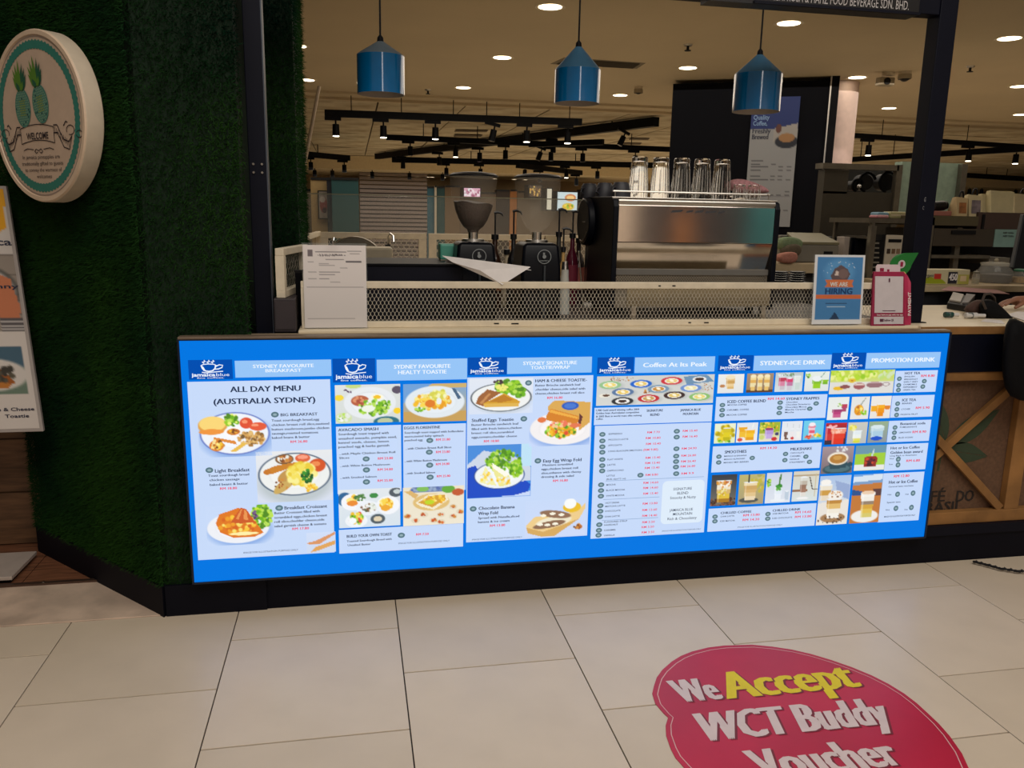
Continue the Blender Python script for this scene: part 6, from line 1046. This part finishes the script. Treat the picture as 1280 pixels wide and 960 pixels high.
Lw = 1.0; p0 = (a+d)/2; wlen = ((b-a).dot(WD)+(c-d).dot(WD))/2; zt_, zb_ = (a.z+b.z)/2, (c.z+d.z)/2; o0 = Vector(((a.x+d.x)/2, (a.y+d.y)/2, zt_))
MB().slab([o0-WN*.012, o0+WD*wlen-WN*.012, o0+WD*wlen-WN*.002, o0-WN*.002], (0, 0, zb_-zt_)).build('menu_board', mat('board_grey', S(150, 148, 150), .6), mn)
q = Pic(52, 110, (176, 178, 182)).r(0, 0, 1, .24, (14, 48, 130)).p([(.5, .24), (1, .2), (1, .36), (.5, .34)], (190, 186, 182)).e(.78, .34, .24, .05, (22, 30, 50)).e(.78, .31, .17, .035, (190, 140, 90)).e(.6, .24, .06, .035, (110, 60, 50))
for i in range(18):
    y_ = .46+i*.024
    if i in (9, 14): continue
    q.r(.06, y_, .06+random.uniform(.2, .42), y_+.006, (96, 96, 104))
    for cx2 in (.5, .66, .84):
        if random.random() < .6: q.r(cx2, y_, cx2+.1, y_+.006, (110, 110, 116))
q.a *= .78; q.r(.04, .435, .96, .438, (120, 120, 126)).r(.04, .76, .96, .763, (120, 120, 126)); q.build('menu_print', o0+WN*.001, WD*wlen, Vector((0, 0, zb_-zt_)), pm, mn)
for s_, zf, W in (('Quality', .17, .34), ('Coffee,', .215, .3)):
    mb = MB(); put_text(mb, s_, o0+WN*.003+WD*.05*wlen+Vector((0, 0, (zb_-zt_)*zf)), WD*wlen*W, (0, 0, .045)); mb.build('header_lettering', mat('menu_blue_ink', S(120, 150, 190), .6), mn)
for s_, zf, W in (('Freshly', .275, .38), ('Brewed', .32, .34)):
    mb = MB(); put_text(mb, s_, o0+WN*.003+WD*.05*wlen+Vector((0, 0, (zb_-zt_)*zf)), WD*wlen*W, (0, 0, .05), .03); mb.build('body_lettering', mat('menu_dark_ink', S(50, 54, 70), .6), mn)
co = struct(MB().cyl((5.22, 8.55, 0), (5.22, 8.55, 3.0), .235, n=48).build('wall_round_column', mat('column_pink_white', S(226, 200, 192), .5), smooth=True))
MB().cyl((5.05, 8.35, 0), (5.05, 8.35, 3.0), .018, n=12).build('conduit', steel, co, smooth=True)
sp = bpy.data.lights.new('column_downlight_beam', 'SPOT'); sp.energy = 9; sp.spot_size = math.radians(90); sp.color = (1, .82, .74); so = bpy.data.objects.new('column_downlight_beam', sp); so.location = (5.1, 7.7, 2.96); C.objects.link(so)

# ============================================================ KITCHEN SIDE
def pbox(nm, lab, cat, u0, v0, u1, v1, y, dep, m_, bevel=.004, group=None, part='body'):
    o = thing(nm, lab, cat, PY((u0+u1)/2, v1, y), group); mb = MB(); fb(mb, u0, v0, u1, v1, y, dep); mb.build(part, m_, o, bevel=bevel); return o
def pb(o, part, u0, v0, u1, v1, y, dep, m_, bevel=.0, lab=None): mb = MB(); fb(mb, u0, v0, u1, v1, y, dep); return mb.build(part, m_, o, bevel=bevel, label=lab)
stn = mat('kitchen_steel', S(120, 114, 102), .35, .7, noise=.1); gst = mat('greenish_steel', S(150, 172, 156), .35, .1, noise=.1); wc = mat('warm_counter', S(186, 166, 132), .5)
k1 = pbox('back_counter', 'cream back counter carrying the grey appliance, rack and dispenser', 'counter', 962, 330, 1148, 342, 5.3, .9, wc); p_ = PY(1050, 336, 5.3)
xa, xb = PY(962, 336, 5.3).x, PY(1148, 336, 5.3).x; zc = PY(1055, 330, 5.3).z; MB().box(xa+.02, xb-.02, 5.36, 6.15, 0, PY(1055, 342, 5.3).z).build('counter_body', mat('counter_dark_brown', S(40, 36, 34), .7), k1)  # body in one even dark grey-brown
hd = thing('stainless_hood', 'large stainless kitchen unit with dark recess, left of the right post', 'kitchen unit', (4, 6.4, 0)); Yh = 6.4
pb(hd, 'front_sheet', 1026, 240, 1122, 300, Yh, .1, mat('sheet_dark_steel', S(74, 70, 62), .4, .5)); pb(hd, 'left_sheet', 1030, 212, 1060, 242, Yh, .1, mat('sheet_dark_steel', S(74, 70, 62), .4, .5))
pb(hd, 'top_edge', 1029, 205, 1124, 212, Yh-.02, .12, stn); pb(hd, 'right_post', 1117, 206, 1124, 300, Yh-.02, .05, stn); pb(hd, 'recess_back', 1060, 212, 1118, 241, Yh+.4, .02, mat('recess_black', S(22, 20, 18), .7)); pb(hd, 'side_panel', 1124, 203, 1200, 278, Yh+.05, .1, gst); pb(hd, 'side_edge', 1199, 205, 1206, 276, Yh, .16, stn)
xl, xr = PY(1026, 300, Yh).x, PY(1204, 300, Yh).x; MB().box(xl, xr, Yh+.02, Yh+.1, 0, PY(1100, 299, Yh).z).build('cabinet_base', mat('sheet_dark_steel', S(74, 70, 62), .4, .5), hd)
cb = thing('black_machine_coils', 'tangle of glossy black hoses and drums in the recess of the steel unit', 'machine', PY(1090, 240, Yh+.1))
for k, (u, v, r) in enumerate(((1078, 228, .07), (1104, 228, .075), (1066, 232, .045))):
    c = PY(u, v, Yh+.16); MB().cyl(c-Vector((0, .06, 0)), c+Vector((0, .06, 0)), r, r*.9, 24).build('drum', dark, cb, smooth=True, bevel=.01); MB().tube([c+Vector((r*1.1*math.cos(t), -.07, r*1.1*math.sin(t))) for t in np.linspace(.3, 4.5, 14)], .012).build('hose', black, cb, smooth=True)
c = PY(1074, 233, Yh+.05); MB().sphere(c, .02, 6).build('chrome_knob', chrome, cb, smooth=True)
# appliance, cloths and plates right of the coffee machine
gb = thing('grey_lidded_appliance', 'grey lidded countertop appliance behind the hiring poster', 'appliance', PY(1020, 332, 5.45)); yb = 5.45
zb_ = zc+.001; xa, xb = PY(992, 320, yb).x, PY(1048, 320, yb).x; zt_ = PY(1020, 306, yb).z
MB().box(xa, xb, yb, yb+.5, zb_, zt_).build('appliance_body', grey, gb, bevel=.01); MB().slab([(xa+.02, yb, zt_), (xb, yb, zt_), (xb+.03, yb+.3, PY(1050, 295, yb+.3).z), (xa+.1, yb+.3, PY(1005, 294, yb+.3).z)], (0, 0, .02)).build('sloping_lid', mat('lid_olive', S(124, 118, 92), .4), gb, bevel=.004); MB().box(xa+.05, xb-.02, yb+.3, yb+.5, zt_, PY(1020, 295, yb+.3).z).build('lid_back', grey, gb)
for x in (xa+.03, xb-.06): MB().box(x, x+.03, yb+.02, yb+.06, zb_-.001, zb_+.01).build('foot', dark, gb)
MB().box(xb-.12, xb-.05, yb-.004, yb, zb_+.06, zb_+.08).build('handle', dark, gb)
wm_ = pbox('white_wall_strip', 'narrow white upright panel right of the grey appliance', 'panel', 1054, 296, 1061, 334, 5.55, .1, mat('strip_white', S(170, 158, 148), .6))
bx2 = pbox('black_oven', 'black square oven between the white strip and the steel rack', 'oven', 1062, 297, 1084, 338, 5.6, .4, dark); pb(bx2, 'oven_door', 1064, 300, 1082, 330, 5.59, .01, mat('oven_glass', S(10, 12, 24), .1)); pb(bx2, 'door_edge', 1082, 297, 1086, 338, 5.59, .02, grey)
cloth('green_cloth', 'pale green cloth heaped beside the espresso machine', [(968, 300), (978, 295), (992, 296), (1000, 301), (996, 312), (984, 314), (970, 314)], 5.5, .2, mat('green_terry', S(120, 138, 104), .95, noise=.15, nscale=60, bump=.5), .004)
cloth('brown_cloth', 'brown-grey crumpled cloth below the green cloth', [(975, 306), (998, 303), (998, 316), (990, 322), (974, 320)], 5.44, .16, mat('brown_terry', S(92, 82, 66), .95, noise=.15, nscale=60, bump=.5), .004)
cloth('coral_towel', 'folded coral pink towel on the cream back counter', [(968, 316), (994, 313), (993, 324), (988, 329), (968, 330)], 5.34, .16, mat('coral_terry', S(172, 116, 100), .95, noise=.15, nscale=60, bump=.5), .004)
sd = thing('saucer_stand', 'dark low shelf carrying the two stacks of saucers', 'shelf', (2.33, 4.2, 1.0895)); p_ = PY(988, 352, 4.3); zs = PY(988, 353, 4.3).z
MB().box(2.28, 2.58, 4.2, 4.44, zs-.012, zs).build('shelf_board', dark, sd)
for x in (2.29, 2.56):
    MB().box(x, x+.012, 4.3, 4.32, 0, zs-.012).build('shelf_leg', dark, sd)
for k, u in enumerate((975, 996)):
    for j in range(5):
        x = PY(u, 346, 4.3).x; z = zs+.0005+j*.0125
        o = thing('dark_saucer', f'dark saucer in the {["left", "right"][k]} stack beside the machine, {["lowest", "second", "middle", "fourth", "topmost"][j]}', 'saucer', (x, 4.3, z), 'stacked dark saucers')
        MB().lathe((x, 4.3, z), [(.0005, .0), (.03, 0), (.048, .009), (.05, .011), (.047, .0115), (.03, .003), (.0005, .003)], 24).build('saucer_disc', mat('saucer_navy', S(22, 24, 38), .2), o, smooth=True)
# steel rack with dispenser
rk = thing('steel_rack', 'steel two-tier rack with soap-coloured bundles on top, left of the right post', 'rack', PY(1110, 340, 5.35)); yr = 5.35
pb(rk, 'rack_shelf', 1086, 273, 1142, 279, yr, .5, stn); 
for u in (1088, 1136):
    for yy in (yr, yr+.46): x = PY(u, 300, yr).x; MB().box(x, x+.025, yy, yy+.025, zc+.001, PY(1110, 279, yr).z).build('rack_leg', stn, rk)
pb(rk, 'lower_shelf', 1086, 296, 1142, 299, yr+.1, .36, stn)
dp = pbox('white_dispenser', 'white upright dispenser with three buttons under the steel rack', 'dispenser', 1106, 294, 1130, 338, 5.3, .2, mat('dispenser_white', S(190, 180, 162), .5)); pb(dp, 'display_slot', 1111, 299, 1127, 303, 5.295, .006, dark)
for u, cc in ((1111, (60, 44, 34)), (1117, (110, 84, 60)), (1123, (130, 108, 84))): pb(dp, 'button', u-2, 311, u+2, 317, 5.295, .006, mat('btn_%d' % cc[0], S(*cc), .5))
pb(dp, 'side_band', 1101, 293, 1106, 338, 5.31, .19, dark)
sc2 = thing('slatted_holder', 'black slatted holder standing left of the white dispenser', 'holder', PY(1094, 340, 5.28)); pb(sc2, 'holder_back', 1089, 300, 1100, 339, 5.29, .05, dark)
for k in range(6): pb(sc2, 'holder_slat', 1090, 303+k*6, 1099, 305+k*6, 5.28, .01, grey)
for nm, lab, u0, v0, u1, v1, cc in [('blue_bundle', 'light blue wrapped bundle on top of the steel rack', 1097, 265, 1112, 273, (110, 150, 170)), ('cream_bundle', 'cream wrapped packet on top of the steel rack', 1112, 264, 1134, 273, (170, 164, 120)), ('pink_bundle', 'pink flat packet under the blue bundle', 1096, 269, 1112, 273, (190, 120, 130))]:
    yy = 5.5 if nm != 'pink_bundle' else 5.38; z0 = PY(1110, 273, yr).z+.001; a, b = PY(u0, v1, yy), PY(u1, v0, yy); hh = (v1-v0)*yy/1000
    o = thing(nm, lab, 'packet', (a.x, yy, z0)); MB().box(a.x, b.x, yy, yy+.1, z0, z0+hh).build('wrapped_packet', mat(nm, S(*cc), .6, bump=.4), o, bevel=.012); MB().box(a.x+.01, b.x-.01, yy-.001, yy+.101, z0+hh*.45, z0+hh*.55).build('packet_band', white, o)

# units right of the post
Yk = 5.2
oc = thing('side_kitchen_rack', 'steel shelving unit right of the post with drawers and dark bays', 'shelving unit', (4.4, Yk, 0))
pb(oc, 'rack_post', 1158, 272, 1165, 340, Yk, .05, stn); pb(oc, 'top_shelf', 1160, 270, 1223, 282, Yk, .6, mat('olive_steel', S(92, 84, 62), .45, .3)); pb(oc, 'top_cabinet', 1222, 266, 1300, 287, Yk+.02, .58, mat('brown_cabinet', S(72, 54, 46), .5)); pb(oc, 'cabinet_gap', 1228, 268, 1231, 287, Yk+.01, .02, dark)
pb(oc, 'drawer_front', 1167, 286, 1243, 308, Yk, .55, mat('drawer_bronze', S(78, 70, 60), .4, .4), .004); pb(oc, 'drawer_slot', 1190, 288, 1220, 293, Yk-.01, .012, dark); pb(oc, 'drawer_label', 1243, 287, 1290, 309, Yk-.005, .01, mat('label_mint', S(126, 158, 150), .6), lab='pale mint label plate')
mb = MB(); 
for k, v in enumerate((291, 295)): o_ = PY(1254, v+1, Yk-.008); put_text(mb, 'KEEP CLEAN', o_, (.085, 0, 0), (0, 0, .011))
mb.build('label_lettering', inkm, oc)
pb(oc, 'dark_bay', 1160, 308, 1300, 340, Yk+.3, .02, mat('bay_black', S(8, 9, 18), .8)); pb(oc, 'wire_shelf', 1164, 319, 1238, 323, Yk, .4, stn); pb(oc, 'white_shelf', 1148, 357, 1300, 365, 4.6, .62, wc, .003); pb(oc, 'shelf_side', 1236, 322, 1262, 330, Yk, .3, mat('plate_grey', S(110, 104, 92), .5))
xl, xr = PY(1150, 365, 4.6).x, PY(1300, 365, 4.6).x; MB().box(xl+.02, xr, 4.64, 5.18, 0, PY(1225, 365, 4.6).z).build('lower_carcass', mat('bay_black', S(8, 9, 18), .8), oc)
for x in (xl+.05, xr-.15): MB().box(x, x+.04, 5.24, 5.28, 0, 1.5).build('rack_leg', stn, oc)
zs2 = PY(1225, 357, 4.6).z+.001
tbx = thing('wrap_box', 'long white box with green base and number 450 on the right shelf', 'box', (3.6, 4.66, zs2)); x0_, x1_ = PY(1150, 345, 4.66).x, PY(1212, 345, 4.66).x; ztb = PY(1180, 337, 4.66).z
MB().box(x0_, x1_, 4.66, 4.76, zs2, ztb).build('box_body', mat('box_offwhite', S(206, 194, 160), .6), tbx, bevel=.002)
q = Pic(64, 22, (196, 186, 150)).p([(0, .62), (.2, .5), (.42, .62), (.5, .8), (.55, 1), (0, 1)], (150, 160, 30)).r(.28, .28, .42, .62, (190, 50, 40)).r(.57, .12, .76, .98, (34, 32, 44)).r(.77, .3, 1, 1, (176, 168, 80)).r(.82, .42, .94, .8, (214, 190, 150)); q.build('box_print', (x0_+.003, 4.6585, ztb-.003), (x1_-x0_-.006, 0, 0), (0, 0, zs2-ztb+.006), pm, tbx)
W_ = x1_-x0_; mb = MB(); put_text(mb, '450', (x0_+W_*.585, 4.6575, zs2+(ztb-zs2)*.28), (W_*.16, 0, 0), (0, 0, (ztb-zs2)*.45), .03); mb.build('number_lettering', paper, tbx)
mb = MB(); put_text(mb, 'Organic', (x0_+W_*.06, 4.6575, zs2+(ztb-zs2)*.5), (W_*.22, 0, 0), (0, 0, (ztb-zs2)*.22), .01); mb.build('box_lettering', inkm, tbx)
def jar(nm, lab, u, w, v0, yy, content, lid):
    c = PY(u, 345, yy); r = w/2*yy/F_PX*1.02; zt_ = PY(u, v0, yy).z; H_ = zt_-zs2; o = thing(nm, lab, 'jar', (c.x, yy, zs2))
    MB().lathe((c.x, yy, 0), [(.0005, zs2), (r*.96, zs2), (r, zs2+H_*.1), (r, zs2+H_*.5), (r*.8, zs2+H_*.72), (r*.78, zs2+H_*.8)], 28).build('jar_glass', mat('jar_glass', (.9, .88, .8), .06, alpha=.16, spec=.8), o, smooth=True)
    MB().lathe((c.x, yy, 0), [(.0005, zs2+.003), (r*.9, zs2+.004), (r*.93, zs2+H_*.38), (.0005, zs2+H_*.46)], 24).build('jar_contents', content, o, smooth=True, kind='stuff')
    MB().lathe((c.x, yy, 0), [(r*.82, zs2+H_*.78), (r*.84, zs2+H_*.9), (r*.4, zs2+H_*.96), (.0005, zs2+H_*.97)], 28).build('jar_lid', lid, o, smooth=True); MB().sphere((c.x, yy, zs2+H_*1.02), r*.13, 6).build('lid_knob', mat('jar_knob', S(150, 140, 116), .3), o, smooth=True)
jar('large_glass_jar', 'wide glass jar of dark beans with domed glass lid', 1243, 46, 326, 4.85, mat('dark_beans', S(46, 36, 32), .5, noise=.5, nscale=80, bump=1), mat('jar_glass_lid', (.8, .76, .64), .1, alpha=.35)); jar('green_lid_jar', 'jar of pale biscuits with green lid at the right edge', 1277, 26, 335, 4.8, mat('biscuits', S(150, 116, 60), .8, noise=.4, nscale=60, bump=1), mat('green_lid', S(50, 110, 84), .4))
jar('small_clear_jar', 'small clear jar left of the wide glass jar', 1220, 10, 338, 4.72, mat('pale_content', S(140, 130, 100), .8), mat('small_lid', S(110, 106, 90), .4))
a = [PZ(u, v, zs2) for u, v in ((1168, 363), (1262, 364.8), (1240, 358), (1180, 357.5))]; o = MB().slab([PY(1176, 363, 4.52), PY(1262, 368, 4.5), PY(1246, 362.5, 4.595), PY(1186, 358.5, 4.595)], (0, 0, .003)).build('pink_paper', mat('pink_paper', S(176, 134, 130), .8)); tag(o, 'sheet of pink paper on the shelf edge below the jars', 'paper')
# paper bags and packets on top of the shelving
ztop = PY(1260, 266, Yk+.02).z+.001; ztl = PY(1190, 270, Yk).z+.001
def bag(nm, lab, u0, v0, u1, yy, z0, cc, hand=False, pr=None):
    a, b = PY(u0, 250, yy), PY(u1, 250, yy); zt_ = PY((u0+u1)/2, v0, yy).z; o = thing(nm, lab, 'bag', (a.x, yy, z0)); w_ = b.x-a.x; dd = .12
    vs = [(a.x, yy, z0), (b.x, yy, z0), (b.x, yy+dd, z0), (a.x, yy+dd, z0), (a.x-.01, yy+.02, zt_), (b.x+.01, yy+.02, zt_-.01), (b.x+.008, yy+.07, zt_), (a.x, yy+.07, zt_-.005)]
    MB().add(vs, [(0, 1, 5, 4), (1, 2, 6, 5), (2, 3, 7, 6), (3, 0, 4, 7), (3, 2, 1, 0)]).build('bag_body', mat('bag_%d_%d_%d' % cc, S(*cc), .7, bump=.3), o)
    if hand: MB().tube([(a.x+w_*(.5-.22*math.cos(t)), yy+.03, zt_-.01+.05*math.sin(t)) for t in np.linspace(0, math.pi, 9)], .006).build('bag_handle', dark, o, smooth=True)
    if pr: MB().add([(a.x+w_*.15, yy-.001, z0+.02), (a.x+w_*.9, yy-.001, z0+.02), (a.x+w_*.9, yy+.010, zt_-.04), (a.x+w_*.15, yy+.010, zt_-.04)], [(0, 1, 2, 3)]).build('bag_print', mat('print_%d' % pr[0], S(*pr), .7, noise=.4, nscale=20), o)
bag('orange_snack_bag', 'orange printed snack bag standing left on the shelving top', 1199, 246, 1211, 5.24, ztl, (196, 172, 128), True, (150, 96, 52))
bag('cream_carrier_bag', 'cream carrier bag with grey print and dark handle', 1214, 243, 1229, 5.24, ztl, (206, 190, 148), True, (120, 108, 112)); bag('white_crumpled_bag', 'crumpled pale plastic bag next to the large paper bag', 1230, 242, 1240, 5.4, ztop, (188, 176, 138)); bag('large_paper_bag', 'large cream paper bag on the brown cabinet', 1241, 238, 1268, 5.35, ztop, (200, 188, 146)); bag('edge_paper_bag', 'cream bag at the right picture edge behind the large paper bag', 1271, 242, 1296, 5.5, ztop, (186, 172, 136), True)
o = pbox('red_packet', 'small red and pink packet lying right of the post', 'packet', 1161, 264, 1198, 270, 5.3, .1, mat('packet_pink', S(160, 100, 88), .6)); pb(o, 'red_end', 1160, 262, 1167, 270, 5.295, .11, mat('packet_red', S(180, 24, 30), .5)); o.location.z = ztl
o = thing('dark_tape_roll', 'dark camera-like roll on the packet right of the post', 'roll', PY(1172, 258, 5.36)); c = PY(1166, 258, 5.36); d = PY(1180, 257, 5.36); MB().cyl(c, d, .035, n=18).build('roll_body', dark, o, smooth=True, bevel=.004); MB().cyl(d, d+(d-c)*.2, .028, n=18).build('roll_cap', black, o)
# point-of-sale screen
po = thing('till_screen', 'black tilted till screen at the right picture edge', 'till', (3.75, 4.1, 1.09)); MB().slab([PY(1266, 335, 4.1), PY(1330, 340, 4.1), PY(1340, 268, 4.2), PY(1280, 268, 4.2)], (0, .03, 0)).build('screen', dark, po, bevel=.004)
cc_ = PY(1300, 330, 4.15); MB().box(cc_.x-.03, cc_.x+.03, 4.14, 4.2, 1.04, 1.4).build('stand', black, po); MB().box(cc_.x-.12, cc_.x+.12, 4.05, 4.28, 1.03, 1.05).build('stand_foot', black, po)
ib = thing('inner_bench', 'dark inner bench carrying the till behind the worktop', 'counter', (3.9, 4.15, 0)); MB().box(3.2, 4.4, 3.95, 4.36, 0, 1.0).build('bench_body', navy, ib); MB().box(3.15, 4.4, 3.93, 4.38, 1.0, 1.03).build('bench_top', black, ib)

# ============================================================ PERSON at the right edge: arm and hand reaching into view
def skin(name, chain, m_, par=None, sub=2, root=0):
    """chain: list of (parent index, (x, y, z), radius)"""
    off = Vector(root_loc(par)); me = bpy.data.meshes.new(name); me.from_pydata([tuple(Vector(c[1])-off) for c in chain], [(c[0], i) for i, c in enumerate(chain) if c[0] is not None], []); o = link(name, me, par); me.materials.append(m_)
    s_ = o.modifiers.new('skin', 'SKIN'); s_.use_smooth_shade = True; sv = me.skin_vertices[0].data
    for i, c in enumerate(chain): sv[i].radius = (c[2], c[2]) if not isinstance(c[2], tuple) else c[2]
    sv[root].use_root = True; b = o.modifiers.new('sub', 'SUBSURF'); b.levels = b.render_levels = sub; return o
pe = thing('person', 'person in dark clothes outside the right edge, one hand reaching over the black bag', 'person', (4.52, 3.8, 0))
sk_ = mat('skin_brown', S(136, 92, 70), .5, noise=.06, nscale=30); cl = mat('dark_cloth', S(18, 19, 26), .85)
wx, wy, wz = 3.435, 3.68, 1.142
body = [(None, (4.5, 3.78, .95), .15), (0, (4.5, 3.78, 1.12), .14), (1, (4.5, 3.79, 1.30), .16), (2, (4.49, 3.79, 1.42), .10), (3, (4.48, 3.78, 1.50), .055), (4, (4.47, 3.76, 1.57), .075), (5, (4.46, 3.75, 1.66), .095), (6, (4.46, 3.75, 1.73), .07),
        (3, (4.33, 3.76, 1.41), .06), (8, (4.14, 3.72, 1.26), .047), (9, (3.99, 3.69, 1.17), .042), (10, (3.78, 3.69, 1.165), .038), (11, (wx+.06, wy, wz), .027), (12, (wx, wy, wz-.002), .026),
        (3, (4.65, 3.80, 1.40), .06), (14, (4.76, 3.86, 1.18), .046), (15, (4.70, 3.92, 1.02), .036), (16, (4.62, 3.93, .95), .028),
        (0, (4.42, 3.78, .82), .095), (18, (4.41, 3.78, .48), .065), (19, (4.41, 3.80, .09), .042), (20, (4.39, 3.69, .035), .035), (0, (4.59, 3.78, .82), .095), (22, (4.60, 3.78, .48), .065), (23, (4.60, 3.80, .09), .042), (24, (4.61, 3.69, .035), .035)]
hand = [(13, (wx-.035, wy-.004, wz-.004), (.036, .027)), (26, (wx-.07, wy-.006, wz-.008), (.04, .026))]
skin('body', body+hand, sk_, pe, 2)
for k, (dy, dz, segs) in enumerate([(-.036, .010, [(-.03, -.004, .004), (-.058, -.006, -.006), (-.078, -.006, -.018), (-.090, -.004, -.030)]), (-.012, .006, [(-.034, 0, .0), (-.064, 0, -.014), (-.082, 0, -.030), (-.088, .002, -.044)]), (.012, .002, [(-.032, .002, -.004), (-.058, .004, -.020), (-.072, .004, -.036), (-.074, .004, -.048)]), (.034, -.004, [(-.026, .004, -.006), (-.046, .006, -.020), (-.056, .008, -.034), (-.057, .008, -.044)])]):
    b0 = Vector((wx-.065, wy-.004+dy, wz-.006+dz)); ch = [(None, tuple(b0), .0125)] + [(i, tuple(b0+Vector(s_)), .0112-.001*i) for i, s_ in enumerate(segs)]; skin('finger', ch, sk_, pe, 2)
    t_ = b0+Vector(segs[-1]); MB().sphere(t_+Vector((-.005, 0, .004)), .005, 5, 1, 1, .5).build('fingernail', mat('nail', S(190, 150, 130), .3), pe, smooth=True)
b0 = Vector((wx-.02, wy-.022, wz-.004)); skin('thumb', [(None, tuple(b0), .013), (0, tuple(b0+Vector((-.028, -.020, -.010))), .0115), (1, tuple(b0+Vector((-.054, -.026, -.022))), .010), (2, tuple(b0+Vector((-.074, -.022, -.034))), .008)], sk_, pe, 2)
skin('sleeved_top', [(None, (4.5, 3.78, .92), .165), (0, (4.5, 3.78, 1.12), .155), (1, (4.5, 3.79, 1.30), .175), (2, (4.49, 3.79, 1.42), .115), (3, (4.33, 3.76, 1.41), .072), (4, (4.14, 3.72, 1.26), .058), (5, (4.02, 3.69, 1.18), .054), (3, (4.65, 3.80, 1.40), .072), (7, (4.76, 3.86, 1.18), .056), (8, (4.71, 3.91, 1.05), .048)], cl, pe, 2)
skin('trousers', [(None, (4.5, 3.78, .93), .16), (0, (4.42, 3.78, .80), .11), (1, (4.41, 3.78, .48), .082), (2, (4.41, 3.80, .12), .062), (0, (4.59, 3.78, .80), .11), (4, (4.60, 3.78, .48), .082), (5, (4.60, 3.80, .12), .062)], mat('trouser_cloth', S(24, 24, 30), .9), pe, 2)
hm = mat('hair_black', S(12, 10, 10), .5); MB().sphere((4.462, 3.765, 1.70), .108, 10, .95, 1.0, 1.0).build('hair', hm, pe, smooth=True)
MB().sphere((4.448, 3.668, 1.645), .014, 6).build('nose', sk_, pe, smooth=True)
for dx in (-.034, .034): MB().sphere((4.458+dx, 3.668, 1.672), .011, 6).build('eye', mat('eye_white', S(220, 214, 206), .2), pe, smooth=True); MB().sphere((4.458+dx*2.8, 3.76, 1.66), .02, 6, .5, 1, 1.4).build('ear', sk_, pe, smooth=True)
MB().box(4.435, 4.475, 3.658, 3.666, 1.612, 1.62).build('mouth', mat('lips', S(120, 62, 58), .5), pe, bevel=.003)
